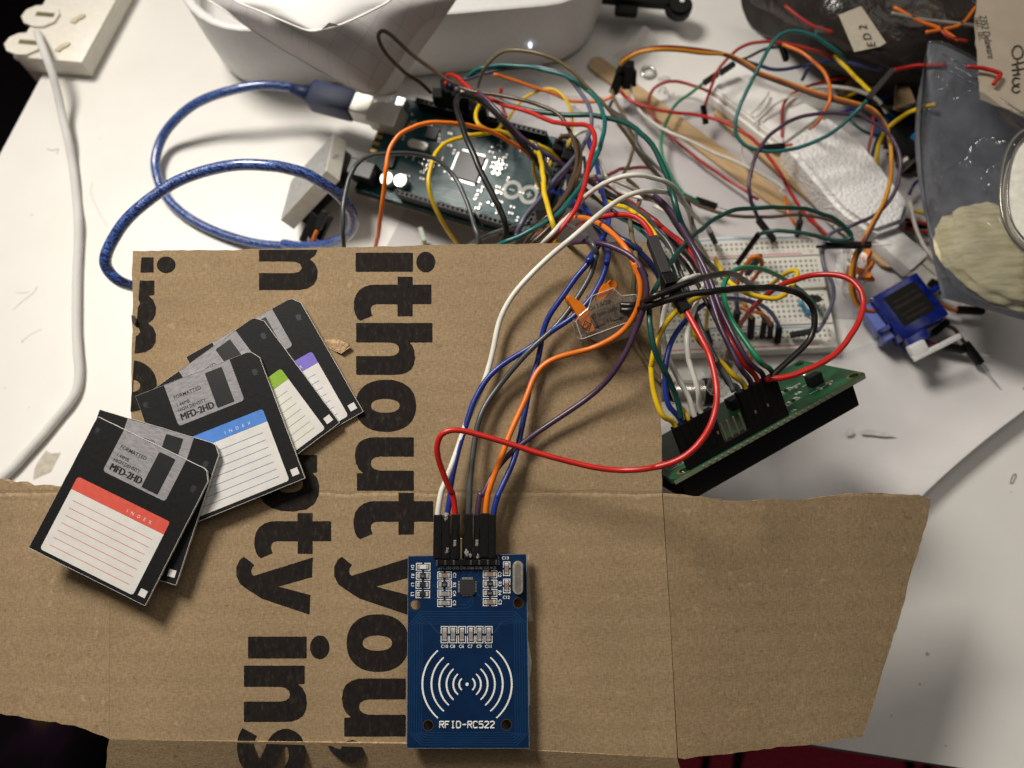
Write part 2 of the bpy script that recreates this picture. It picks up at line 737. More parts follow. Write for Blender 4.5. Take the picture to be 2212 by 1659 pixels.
rf = [(1432.6, 1065), (1500, 1072), (1556, 1077), (1562, 1083), (1640, 1080), (1735, 1079), (1800, 1071), (1860, 1065), (1985, 1068), (2011, 1079), (2006, 1108), (1986, 1180), (1940, 1345), (1900, 1475), (1862, 1592), (1760, 1607), (1650, 1618), (1480, 1640), (1466.0, 1637.5)]
pts, n_ = plane_pts(rf, UK(1432, 1066, -.15), UK(1466, 1638, -.15), UD(2011, 1079, 284))
mb = MB()
plate(mb, rough_edge(pts, amp=.35, smooth_idx=(17, 18)), n_, 3.2)
part('side_flap', mb, [CARD, EDGE], box, label='flap of the box bent down towards the graph paper and desk')
lf = [(-90, 1028), (0, 1034), (25, 1044), (45, 1040), (60, 1049), (95, 1047), (120, 1052), (150, 1050), (284, 1049), (238.6, 1098.4), (236.6, 1350), (235.6, 1596), (160, 1567), (80, 1556), (0, 1541), (-90, 1530)]
pts, n_ = plane_pts(lf, UK(237, 1101, -.15), UK(235, 1577, -.15), UD(0, 1034, 272))
mb = MB()
plate(mb, rough_edge(pts, amp=.5, smooth_idx=(8, 9, 10)), n_, 3.2)
part('side_flap', mb, [CARD, EDGE], box, label='flap of the box with a ragged torn edge beside the bare desk')
ff = [(236, 1597.6), (880, 1606.6), (1463, 1637.6), (1470, 1662), (1478, 1730), (222, 1730), (229, 1655), (231, 1620)]
pts, n_ = plane_pts(ff, UK(236, 1599, -.15), UK(1464, 1640, -.15), UD(850, 1730, _dk(1730) + 7))
mb = MB()
plate(mb, rough_edge(pts, smooth_idx=(0, 1)), n_, 3.2)
part('front_panel', mb, [CARD, EDGE], box)
# inner walls that carry the panel
mb = MB()
mb.m = 1
c = [UK(420, 640, -3.6), UK(1330, 640, -3.6), UK(1330, 1290, -3.6), UK(420, 1290, -3.6)]
for a, b in zip(c, c[1:] + c[:1]):
    d = (b - a).normalized() * 1.6
    nn = Vector((-d.y, d.x, 0)).normalized() * 3
    a2, b2 = a + d, b - d
    fl = lambda q: Vector((q.x, q.y, .2))
    mb.hexa([fl(a2), fl(b2), fl(b2) + nn, fl(a2) + nn, a2, b2, b2 + nn, a2 + nn])
part('inner_wall', mb, [CARD, EDGE], box)

# ------------------------------------------------------------------ the big printed words, traced as outlines
E_ = lambda *a: ell(*a, n=40, p=2.35)
GLYPH = {
    'i': [[(0, 3), (0, 395), (4, 398), (128, 398), (132, 394), (132, 3), (128, 0), (4, 0)], ell(65, 487, 72, 66, 32)],
    't': [[(0, 290), (0, 392), (4, 395), (55, 395), (55, 521), (60, 525), (188, 525), (190, 521), (190, 395), (272, 395), (275, 392), (275, 290), (190, 290), (190, 145), (196, 120), (210, 106), (232, 103), (255, 109), (270, 116),
           (288, 72), (306, 30), (290, 10), (262, -4), (220, -13), (175, -13), (130, -2), (95, 22), (70, 58), (58, 95), (55, 130), (55, 290)]],
    'h': [[(0, 3), (0, 526), (4, 530), (131, 530), (135, 526), (135, 372), (160, 392), (195, 405), (240, 410), (285, 403), (322, 383), (345, 350), (358, 305), (360, 250), (360, 3), (356, 0), (234, 0), (230, 3), (230, 235), (224, 270), (208, 292),
           (185, 300), (162, 294), (144, 272), (136, 240), (135, 200), (135, 3), (131, 0), (4, 0)]],
    'n': [[(0, 3), (0, 391), (4, 395), (113, 395), (117, 391), (119, 352), (145, 382), (185, 403), (240, 410), (285, 403), (322, 383), (345, 350), (358, 305), (360, 250), (360, 3), (356, 0), (234, 0), (230, 3), (230, 235), (224, 270), (208, 292),
           (185, 300), (162, 294), (144, 272), (136, 240), (135, 200), (135, 3), (131, 0), (4, 0)]],
    'o': [ell(181, 204, 181, 211, 44, 2.25), ell(181, 201, 48, 99, 32, 2.3)],
    'y': [[(0, 408), (126, 402), (186, 188), (240, 392), (366, 386), (262, 80), (205, -6), (172, -52), (120, -78), (60, -78), (18, -58), (-6, -30), (48, 36), (66, 22), (90, 16), (108, 22), (117, 34), (108, 62)]],
    ',': [[(0, 105), (10, 128), (50, 168), (95, 180), (132, 150), (140, 105), (128, 50), (110, 10), (70, -32), (34, -50), (28, -42), (50, -4), (58, 30), (30, 40), (8, 68)]],
    'p': [[(0, -130), (0, 391), (4, 395), (113, 395), (118, 365), (150, 395), (200, 410), (262, 406), (318, 376), (354, 320), (368, 230), (364, 150), (346, 80), (310, 24), (258, -8), (205, -12), (160, 2), (132, 30), (132, -130)], ell(190, 202, 54, 96, 30, 2.3)],
    'm': [[(0, 0), (0, 395), (100, 395), (105, 355), (135, 388), (185, 408), (235, 404), (272, 385), (295, 352), (325, 388), (370, 407), (425, 404), (468, 380), (495, 335), (505, 280), (505, 0), (390, 0), (390, 240), (381, 280), (356, 298), (328, 286), (313, 250),
           (310, 205), (310, 0), (195, 0), (195, 240), (186, 280), (161, 298), (133, 286), (118, 250), (115, 205), (115, 0)]],
    's': [stroke([(v.x, v.y) for v in catmull([Vector(p + (0,)) for p in ((30, 62), (80, 38), (150, 36), (215, 58), (248, 112), (225, 168), (160, 205), (92, 238), (64, 292), (90, 346), (160, 366), (225, 358), (278, 330))], 6)], 108)],
}
GLYPH['u'] = [[(360 - x, 395 - y) for x, y in GLYPH['n'][0]]]


def clip(poly, ax, lim, keep_gt):
    out = []
    n = len(poly)
    for i in range(n):
        a, b = poly[i], poly[(i + 1) % n]
        ia, ib = (a[ax] > lim) == keep_gt, (b[ax] > lim) == keep_gt
        if ia:
            out.append(a)
        if ia != ib:
            t = (lim - a[ax]) / (b[ax] - a[ax])
            out.append((a[0] + (b[0] - a[0]) * t, a[1] + (b[1] - a[1]) * t))
    return out


def densify(poly, step=14):
    out = []
    n = len(poly)
    for i in range(n):
        a, b = poly[i], poly[(i + 1) % n]
        k = max(1, int(math.hypot(b[0] - a[0], b[1] - a[1]) / step))
        for j in range(k):
            out.append((a[0] + (b[0] - a[0]) * j / k, a[1] + (b[1] - a[1]) * j / k))
    return out


words = [('Z12', 'i', 1589, 168, 1.0, 1.0), ('Z12', 't', 1590, 335, 1.0, 1.0), ('Z12', 'h', 1592, 656, 1.0, 1.0), ('Z12', 'o', 1594, 1050, 1.0, 1.0), ('Z12', 'u', 1598, 1450, 1.03, 1.0),
         ('Z13', 't', 745, 190, .81, .79), ('Z13', 'y', 697, 535, .833, .84), ('Z13', 'o', 703, 838, .848, .79), ('Z13', 'u', 685, 1180, .86, .83), ('Z13', ',', 640, 1508, .86, .86),
         ('Z12', 'm', 918, -88, 1.02, 1.0), ('Z13', 'p', 236, -12, .82, .77), ('Z13', 't', 216, 298, .79, .76), ('Z13', 'y', 175, 535, .833, .84), ('Z13', 'i', 172, 957, .88, .785),
         ('Z13', 'n', 150, 1112, .833, .82), ('Z13', 's', 130, 1440, .86, .83),
         ('Z12', 'i', -207, 200, .80, .985), ('Z12', 'm', -205, 362, 1.0, 1.0), ('Z12', 'o', -207, 912, 1.0, 1.0)]
mb = MB()
x_lim = None
for v, g, bx, sy, su, sv in words:
    polys = []
    for ip, po in enumerate(GLYPH[g]):
        q = []
        for u_, v_ in densify(po):
            px, py = P(v, bx + v_ * sv, sy + u_ * su)
            q.append(kl(UK(px, py)))
        q = clip(q, 0, kl(UK(288.2, 800))[0] + .35 * (ip and g == 'o'), True)
        q = clip(q, 1, kl(UK(600, 539.5))[1], False)
        if len(q) > 2:
            q = [(x + .10 * noise.noise(Vector((x, y, 0)) * 1.3), y + .10 * noise.noise(Vector((x, y, 9)) * 1.3)) for x, y in q]
            polys.append(q)
    if polys:
        vs, fs = curve_fill(polys)
        mb.add([Vector((a.x, a.y, .09)) for a in vs], fs)


def ink_mat():
    t = NT('black_box_ink')
    mp = t.n('ShaderNodeMapping')
    mp.inputs['Scale'].default_value = (700, 300, 700)
    t.l(t.co(), mp.inputs[0])
    f = t.noise(1, 5, .7, mp.outputs[0])
    t.set(Base_Color=t.ramp(f, [(.30, (.007, .0055, .005)), (.55, (.014, .011, .0095)), (.70, (.034, .026, .020)), (.80, (.08, .057, .038))]), Roughness=.8, Specular_IOR_Level=.12)
    t.bump(f, .35)
    return t.m


part('printed_lettering', mb, ink_mat(), box, local=True)
# a torn lip of paper on the panel by the letters
mb = MB()
t0 = [VK('Z12', *q) for q in ((1345, 778, .1), (1460, 762, .3), (1545, 800, 2.2), (1555, 822, 1.6), (1490, 868, 1.4), (1440, 850, .4), (1380, 815, .1))]
plate(mb, t0, KN, .25)
part('torn_paper', mb, [EDGE, EDGE], box)
mb = MB()
t0 = [VK('Z12', *q) for q in ((30, 600, .2), (52, 608, 1.5), (58, 650, 2.0), (50, 668, .8), (34, 650, .2))]
plate(mb, t0, KN, .5)
part('torn_paper', mb, [mat('scorched_paper', (.05, .035, .025), .9), EDGE], box)
# ================================================================== the blue reader board
SILK = mat('white_silkscreen', (.74, .74, .70), .6, var=.06)
SOLDER = mat('solder_tin', (.74, .72, .69), .3, .65, var=.2, vscale=1500, bump=.3, bscale=2200)
STEEL = mat('bright_steel', (.70, .68, .64), .27, .8, var=.1)
BLACKP = mat('black_housing_plastic', (.0045, .0042, .0042), .45, var=.3, vscale=500, bump=.25, bscale=1500, spec=.18)
BLACKG = mat('black_gloss_plastic', (.006, .006, .007), .34, var=.2, spec=.3)
GOLDPIN = mat('gilded_pin', (.62, .50, .30), .3, 1.0, var=.15)


def reader_mat():
    t = NT('blue_solder_mask')
    n = t.noise(120, 4)
    t.set(Base_Color=t.ramp(n, [(.3, (.0014, .0125, .046)), (.7, (.0024, .019, .064))]), Roughness=.4, Specular_IOR_Level=.22)
    t.bump(t.noise(900, 3), .12)
    return t.m


BLIFT = 5.4
bo = VK('ZR', 530, 955, BLIFT)
BF = frame(bo, VK('ZR', 903, 1540, BLIFT) - VK('ZR', 157, 1540, BLIFT), KN)
BINV = BF.inverted()


def rl(x, y, h=BLIFT):
    q = BINV @ VK('ZR', x, y, h)
    return (q.x, q.y)


def rlp(pts):
    return [rl(*p) for p in pts]


board = thing('reader_board', 'dark blue circuit board with white radio wave arcs lying on the cardboard', 'circuit board', BF)
outline = rlp([(157, 1540), (903, 1540), (885, 358), (165, 370)])
sc_r = (rl(600, 955)[0] - rl(500, 955)[0]) / 100       # mm per traced pixel on the board
holes = [((208, 668), 29), ((836, 655), 30), ((288, 1400), 30), ((763, 1397), 31)]
vs, fs = curve_fill([outline] + [ell(*rl(*c), r * sc_r, r * sc_r, 28) for c, r in holes], .75)
mb = MB()
mb.add([Vector((v.x, v.y, v.z - .75)) for v in vs], fs)
part('pcb', mb, reader_mat(), board, local=True)
mb = MB()
vs, fs = curve_fill([[(x * 1.0009, y * 1.0006) for x, y in outline], [(x * .9965, y * .9978) for x, y in outline]])
mb.add([Vector((v.x, v.y, .03)) for v in vs], fs)
part('board_edge_line', mb, mat('pale_board_edge', (.20, .25, .32), .6), board, local=True)
for c, r in holes:
    vs, fs = curve_fill([ell(*rl(*c), (r + 3) * sc_r, (r + 3) * sc_r, 28), ell(*rl(*c), (r - 1.5) * sc_r, (r - 1.5) * sc_r, 28)])
    mb = MB()
    mb.add([Vector((v.x, v.y, .04)) for v in vs], fs)
    part('mounting_hole_rim', mb, mat('dull_copper', (.16, .10, .05), .4, .8), board, local=True)
# aerial loops under the lacquer
mb = MB()
for i in range(6):
    d = i * 15
    loop = [(235 - 62 + d, 770 + 10), (235 + d * .6 - 0, 705 + d), (815 - d * .6, 705 + d), (888 - d, 772), (895 - d + 2, 1450), (815 - d * .6 + 15, 1522 - d), (245 + d * .6, 1522 - d), (168 + d, 1450)]
    loop = [(x, y) for x, y in loop]
    cx, cy = 530, 1115
    inner = [(x + (5.5 if x < cx else -5.5), y + (5.5 if y < cy else -5.5)) for x, y in loop]
    vs, fs = curve_fill([rlp(loop), rlp(inner)])
    mb.add([Vector((v.x, v.y, .035)) for v in vs], fs)
for pts in (((290, 770), (345, 835), (365, 840)), ((770, 765), (735, 770), (685, 840))):
    mb.flat(stroke(rlp(pts), .45), .036)
for pts in (((545, 620), (545, 640), (520, 665), (480, 665)), ((560, 620), (560, 655), (530, 685), (430, 690), (410, 680)), ((530, 487), (560, 455), (560, 440)), ((580, 487), (600, 460)), ((505, 487), (505, 455)), ((470, 520), (440, 520)), ((585, 600), (610, 620), (610, 640)), ((590, 530), (610, 515)),
            ((310, 545), (340, 560)), ((700, 540), (730, 560), (730, 600)), ((315, 620), (350, 650))):
    mb.flat(stroke(rlp(pts), .3), .036)
part('aerial_trace_pattern', mb, mat('trace_under_mask', (.0045, .032, .092), .36, spec=.4), board, local=True)
# silkscreen: wave arcs, frames, words
mb = MB()
ctr = (524, 1150)
for r in (270, 215, 167, 123, 82, 46):
    for s in (0, 180):
        pts = [(ctr[0] + (2 if s == 0 else -2) + r * math.cos(math.radians(s + a)), ctr[1] + r * math.sin(math.radians(s + a))) for a in [(-49.5 + 99 * i / 26) for i in range(27)]]
        mb.flat(stroke(rlp(pts), [.42 + .14 * math.sin(math.pi * i / 26) for i in range(27)]), .045)
mb.flat(ell(*rl(524, 1150), .52, .55, 20), .045)
part('wave_arc_logo', mb, SILK, board, local=True)


def btext(mb, s, x, y, hpx, ang=0, bold=0.006, spacing=1.0, sx=1.0, z=.045):
    vs, fs = text_fill(s, hpx * sc_r, 'CENTER', bold, spacing, sx)
    cx, cy = rl(x, y)
    mb.add(vs, fs, T2(cx, cy, ang, z))


mb = MB()
STROKES = {'R': [((0, 0), (0, 7), (3.4, 7), (4, 6.2), (4, 4.6), (3.4, 3.8), (0, 3.8)), ((1.8, 3.8), (4, 0))], 'F': [((0, 0), (0, 7), (4, 7)), ((0, 3.8), (3, 3.8))], 'I': [((.8, 7), (3.2, 7)), ((2, 7), (2, 0)), ((.8, 0), (3.2, 0))],
           'D': [((0, 0), (0, 7), (2.8, 7), (4, 5.6), (4, 1.4), (2.8, 0), (0, 0))], '-': [((.2, 3.6), (3.8, 3.6))], 'C': [((4, 6), (3.2, 7), (.8, 7), (0, 6), (0, 1), (.8, 0), (3.2, 0), (4, 1))],
           '5': [((4, 7), (.2, 7), (.2, 4), (3, 4.2), (4, 3.2), (4, 1), (3.2, 0), (.8, 0), (0, .8))], '2': [((0, 6), (.8, 7), (3.2, 7), (4, 6), (4, 4.8), (0, .4), (0, 0), (4, 0))]}
for i, ch in enumerate('RFID-RC522'):
    for k_, pl in enumerate(STROKES[ch]):
        pp = [Vector((358 + i * 34.2 + x * 6.1, 1415 - y * 5.5, 0)) for x, y in pl]
        dense = []
        for a_, b_ in zip(pp, pp[1:]):
            dense += [a_.lerp(b_, t_ / 4) for t_ in range(4)]
        dense.append(pp[-1])
        mb.tube([Vector((*rl(v.x, v.y), .05 + .004 * k_)) for v in dense], .19, 6)
btext(mb, 'SDA SCK MOSI MISO IRQ GND RST 3.3V', 527, 441, 17, 180, spacing=.98, sx=.84)
for s, x, y in (('D1', 192, 440), ('R1', 193, 492), ('L1', 192, 545), ('L2', 191, 602), ('C1', 447, 488), ('R2', 446, 545), ('C4', 446, 597), ('C5', 446, 655), ('C2', 722, 481), ('R3', 723, 540), ('R4', 722, 593), ('C3', 724, 650)):
    btext(mb, s, x, y, 19, -90, bold=.012)
for s, x, y in (('C13', 757, 383), ('C12', 762, 622), ('C10', 387, 920), ('C8', 436, 920), ('C6', 490, 920), ('C7', 542, 920), ('C9', 597, 920), ('C11', 655, 920)):
    btext(mb, s, x, y, 18, 0, bold=.012)
part('printed_lettering', mb, SILK, board, local=True)

CAPB = [mat('ceramic_tan', (.20, .13, .085), .5), mat('ceramic_grey', (.22, .20, .18), .5), mat('chip_black', (.012, .012, .013), .45)]


def smd(kind, name, x, y, w_, h_, vertical, body, word=None):
    """a soldered component with its printed frame; w_ and h_ in traced pixels along and across"""
    cx, cy = rl(x, y)
    M = T2(cx, cy, 90 if vertical else 0)
    L, Wd = w_ * sc_r, h_ * sc_r
    mb = MB()
    lw = .20
    for s in (-1, 1):
        mb.m = 0
        for poly in ([(s * L / 2, -Wd / 2), (s * (L / 2 - lw), -Wd / 2), (s * (L / 2 - lw), Wd / 2), (s * L / 2, Wd / 2)],
                     [(s * (L / 2 - lw), Wd / 2 - lw), (s * .36, Wd / 2 - lw), (s * .36, Wd / 2), (s * (L / 2 - lw), Wd / 2)],
                     [(s * (L / 2 - lw), -Wd / 2 + lw), (s * .36, -Wd / 2 + lw), (s * .36, -Wd / 2), (s * (L / 2 - lw), -Wd / 2)]):
            mb.flat(poly, .045, M)
        mb.m = 1
        mb.box((s * L * .285, 0, .22), (L * .17, Wd * .56, .38), M, .09)
        mb.box((s * L * .36, 0, .09), (L * .10, Wd * .50, .14), M, .05)
    mb.m = 2
    mb.box((0, 0, .28), (L * .42, Wd * .54, .5), M, .06)
    o = part(name, mb, [SILK, SOLDER, body], board, local=True)
    if word:
        vs, fs = text_fill(word, Wd * .26, 'CENTER', 0, 1, .8)
        m2 = MB()
        m2.add(vs, fs, T2(cx, cy, 180, .56))
        part('printed_lettering', m2, mat('grey_print', (.28, .28, .27), .6), o, local=True)
    return o


for x, y, nm, bd, wd in ((257, 490, 'chip_resistor', 2, '102'), (255, 545, 'inductor', 2, None), (255, 602, 'inductor', 2, None), (387, 488, 'capacitor', 0, None), (387, 543, 'chip_resistor', 2, '103'),
                         (387, 599, 'capacitor', 1, None), (387, 655, 'capacitor', 1, None), (664, 481, 'capacitor', 0, None), (664, 538, 'chip_resistor', 2, '621'), (664, 594, 'chip_resistor', 2, '519'), (664, 650, 'capacitor', 0, None)):
    smd(0, nm, x, y, 88, 46, False, CAPB[bd], wd)
smd(0, 'status_led', 257, 435, 88, 46, False, mat('clear_led', (.55, .53, .48), .25))
for x, y, bd in ((765, 447, 0), (765, 552, 0)):
    smd(0, 'capacitor', x, y, 86, 44, True, CAPB[bd])
for x in (388, 440, 493, 547, 600, 655):
    smd(0, 'capacitor', x, 848, 100, 47, True, CAPB[1])
# the chip
cx, cy = rl(525, 556)
mb = MB()
ck = 92 * sc_r
mb.m = 0
mb.box((cx, cy, .45), (ck, ck, .85), None, .12)
mb.m = 1
for i in range(8):
    o_ = (i - 3.5) * ck * .093
    for dx, dy, sx_, sy_ in ((o_, ck * .55, .22, .62), (o_, -ck * .55, .22, .62), (ck * .55, o_, .62, .22), (-ck * .55, o_, .62, .22)):
        mb.box((cx + dx, cy + dy, .1), (sx_, sy_, .16))
chip = part('reader_chip', mb, [mat('chip_epoxy', (.014, .014, .015), .5, bump=.3, bscale=2500), SOLDER], board, local=True)
# crystal can
cx, cy = rl(834, 500)
mb = MB()
w2, h2 = 66 * sc_r, 200 * sc_r
mb.m = 0
mb.prism(rrect(cx - w2 / 2, cy - h2 / 2, cx + w2 / 2, cy + h2 / 2, w2 * .499, 9), .05, .5)
mb.prism(rrect(cx - w2 / 2 + .3, cy - h2 / 2 + .3, cx + w2 / 2 - .3, cy + h2 / 2 - .3, w2 * .499 - .31, 9), .5, 3.0)
mb.m = 1
mb.prism(rrect(cx - w2 / 2 + .75, cy - h2 / 2 + .75, cx + w2 / 2 - .75, cy + h2 / 2 - .75, w2 * .499 - .76, 9), 3.0, 3.03)
cr = part('crystal_can', mb, [mat('brushed_can', (.46, .41, .33), .34, .6, var=.3, vscale=900), mat('can_top', (.20, .18, .15), .4, .4, var=.2)], board, local=True, smooth=35)
mb = MB()
vs, fs = text_fill('27.120', 1.5, 'CENTER', 0, 1)
mb.add(vs, fs, T2(cx, cy, 90, 3.08))
part('printed_lettering', mb, mat('etched_grey', (.20, .19, .17), .5, .6), cr, local=True)
# header strip with its eight pins
mb = MB()
xs = [345 + i * (703 - 345) / 7 for i in range(8)]
ax0, ay0 = rl(338, 421)
ax1, ay1 = rl(716, 384)
mb.box(((ax0 + ax1) / 2, (ay0 + ay1) / 2, 1.25), (ax1 - ax0, ay1 - ay0, 2.5), None, .15)
hd = part('pin_header', mb, BLACKP, board, local=True)
mb = MB()
for q in (((336, 424), (720, 422)), ((336, 424), (336, 405)), ((720, 422), (714, 370))):
    mb.flat(stroke(rlp(q), .22), .045)
part('header_frame_marking', mb, mat('pinkish_silk', (.45, .36, .34), .6), board, local=True)
for i, x in enumerate(xs):
    if 2.5 < i < 3.5:
        q0, q1 = rl(491, 412), rl(490, 258)
        mb = MB()
        mb.box(((q0[0] + q1[0]) / 2, (q0[1] + q1[1]) / 2, 1.9), (.62, abs(q1[1] - q0[1]), .62), None, .12)
        part('pin', mb, GOLDPIN, board, local=True)
    else:
        q0 = rl(x, 404)
        mb = MB()
        mb.box((q0[0], q0[1] - .1, 2.55), (.6, 1.5, .5), None, .1)
        part('pin', mb, mat('dull_pin', (.12, .11, .10), .4, .8), board, local=True)
# white foam tape that shows under the board's edge
mb = MB()
plate(mb, [VK('ZR', *q, 3.3) for q in ((880, 905), (900, 900), (908, 960), (916, 1010), (914, 1060), (904, 1120), (908, 1200), (906, 1280), (880, 1285))], KN, 3.2)
part('foam_tape', mb, [mat('white_tape', (.62, .60, .56), .8, var=.1, bump=.5), mat('white_tape', (1, 1, 1))], board)
mb = MB()
plate(mb, [VK('ZR', *q, 2.0) for q in ((880, 560), (892, 380), (897, 350), (905, 520), (912, 650), (925, 760), (900, 770), (885, 700))], KN, .15)
part('clear_tape', mb, [clear_mat('clear_tape_film', (.6, .57, .5), .75, .25)] * 2, board)


# ================================================================== paper floppy disks
def disk_print_mats():
    t = NT('brushed_print_grey')
    mp = t.n('ShaderNodeMapping')
    mp.inputs['Scale'].default_value = (400, 1500, 400)
    t.l(t.co(), mp.inputs[0])
    f = t.noise(1, 5, .65, mp.outputs[0])
    t.set(Base_Color=t.ramp(f, [(.3, (.165, .16, .17)), (.7, (.31, .30, .315))]), Roughness=.5)
    return t.m


GREYP = disk_print_mats()
DISKK = mat('black_print', (.0075, .0075, .008), .55, spec=.2, var=.25, vscale=700, bump=.15, bscale=1200)
DISKB = mat('black_print_worn', (.008, .008, .009), .45)
WHITEL = mat('white_label_print', (.60, .585, .555), .6, var=.05, vscale=200)
CARDW = mat('white_card_edge', (.62, .60, .56), .8, var=.15, vscale=800)
DW, DH = 43.5, 47.6


def floppy(br, ang, lift, tilt, head, name_label, lines, head_mat):
    """br: pixel of the corner by the small white square; ang: lean of its long edge from straight down the picture"""
    o = UK(*br, lift)
    a = math.radians(ang)
    dn = KF.to_3x3() @ Vector((math.sin(a), -math.cos(a), 0))
    ac = KF.to_3x3() @ Vector((math.cos(a), math.sin(a), 0))
    tl = o - dn * DH - ac * DW
    n = (KN + ac * math.sin(math.radians(tilt[0])) + dn * math.sin(math.radians(tilt[1]))).normalized()
    F = frame(tl, ac, n)
    d = thing('paper_floppy_disk', name_label, 'paper cutout', F, 'printed floppy disk cutouts fanned out on the box')
    X = lambda u, v: (u * DW, -v * DH)
    body = [X(0, 0), X(.925, 0), X(.955, .010), X(1, .068), X(1, 1), X(0, 1)]
    wob = []
    for i, (x, y) in enumerate(body):
        x2, y2 = body[(i + 1) % len(body)]
        k = max(1, int(math.hypot(x2 - x, y2 - y) / 3))
        for j in range(k):
            wob.append((x + (x2 - x) * j / k + random.uniform(-.05, .05), y + (y2 - y) * j / k + random.uniform(-.05, .05)))
    mb = MB()
    mb.m = 1
    mb.prism(wob, -1.15, -.02)
    mb.m = 0
    mb.flat([(x * .996 + .05, y * .996 - .05) for x, y in wob], .03)
    part('disk_body', mb, [DISKK, CARDW], d, local=True)
    mb = MB()
    sh = [X(.234, .004), X(.775, .004)] + [(x, y) for x, y in [X(.775, .295), X(.770, .310), X(.755, .318)]] + [X(.255, .318), X(.240, .310), X(.234, .295)]
    mb.flat(sh, .10)
    s_ = part('shutter', mb, GREYP, d, local=True)
    mb = MB()
    mb.flat(rrect(*X(.56, .300), *X(.70, .030), .5), .16)
    part('shutter_slot', mb, DISKB, s_, local=True)
    mb = MB()
    for w_, h_, u, v, b, sx_ in (('FORMATTED', 1.25, .27, .115, .004, .95), ('1.44MB', 1.15, .27, .175, 0, .95), ('HIGH DENSITY', 1.15, .27, .213, .008, .9), ('MFD-2HD', 2.3, .268, .268, .0, .84)):
        vs, fs = text_fill(w_, h_, 'LEFT', b, 1, sx_)
        mb.add(vs, fs, T2(*X(u, v), 0, .16))
        if h_ > 2:
            for dx in (.13, .26):
                mb.add(vs, fs, T2(X(u, v)[0] + dx, X(u, v)[1] + dx * .25, 0, .16 + dx * .08))
    part('printed_lettering', mb, DISKB, s_, local=True)
    mb = MB()
    mb.flat(rrect(*X(.082, .972), *X(.882, .425), 1.0), .10)
    lb = part('label', mb, WHITEL, d, local=True)
    mb = MB()
    y0 = -.52 * DH
    hd_ = [p for p in rrect(*X(.0815, .972), *X(.8825, .4245), 1.0) if p[1] > y0]
    hd_ = hd_ + [(X(.0815, 0)[0], y0), (X(.8825, 0)[0], y0)]
    mb.flat(hd_, .15)
    part('label_header', mb, head_mat, lb, local=True)
    mb = MB()
    vs, fs = text_fill('INDEX', 1.05, 'LEFT', 0, 2.6)
    mb.add(vs, fs, T2(*X(.545, .487), 0, .2))
    part('printed_lettering', mb, mat('pale_print', (.62, .62, .62), .6), lb, local=True)
    mb = MB()
    for i in range(7):
        v = .585 + i * .0555
        mb.flat([X(.135, v + .0018), X(.82, v + .0018), X(.82, v - .0018), X(.135, v - .0018)], .15)
    part('ruled_line_pattern', mb, lines, lb, local=True)
    mb = MB()
    mb.flat([X(.915, .955), X(.972, .955), X(.972, .905), X(.915, .905)], .10)
    part('notch_square', mb, WHITEL, d, local=True)
    mb = MB()
    for u, v, r in ((.925, .155, .9), (.05, .085, .7)):
        mb.flat(ell(*X(u, v), r, r * 1.25, 16), .08)
        for i in range(3):
            mb.flat(stroke([(x, y) for x, y in [X(u - .02, v - .02 + i * .02), X(u + .025, v - .012 + i * .02)]], .22), .1)
    part('arrow_marking', mb, mat('faint_emboss', (.017, .017, .018), .5), d, local=True)
    return d


HC = lambda n, c: mat('header_' + n, c, .55, var=.08, vscale=500)
floppy((783, 888), 30.6, 3.2, (0, 2.0), 0, 'paper floppy disk with a purple label header, lowest and furthest out in the fan', mat('line_violet', (.20, .24, .50), .6), HC('purple', (.16, .12, .48)))
floppy((731.5, 912), 37.4, 5.2, (0, 2.4), 0, 'paper floppy disk with a green label header, between the purple and blue ones', mat('line_green', (.25, .38, .07), .6), HC('green', (.20, .36, .015)))
floppy((656.5, 1033), 22.2, 6.6, (0, 2.0), 0, 'paper floppy disk with a blue label header and blue ruled lines', mat('line_blue', (.10, .22, .46), .6), HC('blue', (.055, .19, .55)))
floppy((374.5, 1266), -16.2, 8.0, (0, 2.2), 0, 'paper floppy disk mostly hidden beneath the red one, its shutter showing', mat('line_grey', (.3, .3, .3), .6), HC('grey', (.3, .3, .3)))
floppy((307, 1311), -25.2, 10.0, (0, 2.2), 0, 'paper floppy disk with a coral red label header, topmost of the fan', mat('line_red', (.50, .11, .08), .6), HC('red', (.56, .075, .05)))
# ================================================================== graph paper on the desk, its curled edge
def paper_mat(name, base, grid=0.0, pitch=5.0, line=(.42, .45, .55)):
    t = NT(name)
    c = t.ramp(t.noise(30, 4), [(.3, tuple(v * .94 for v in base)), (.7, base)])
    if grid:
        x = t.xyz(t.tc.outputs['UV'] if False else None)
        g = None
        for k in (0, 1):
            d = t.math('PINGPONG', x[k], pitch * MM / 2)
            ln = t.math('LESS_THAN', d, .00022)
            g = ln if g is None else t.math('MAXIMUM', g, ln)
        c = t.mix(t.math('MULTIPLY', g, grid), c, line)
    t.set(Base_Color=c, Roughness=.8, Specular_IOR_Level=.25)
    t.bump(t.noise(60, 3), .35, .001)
    return t.m


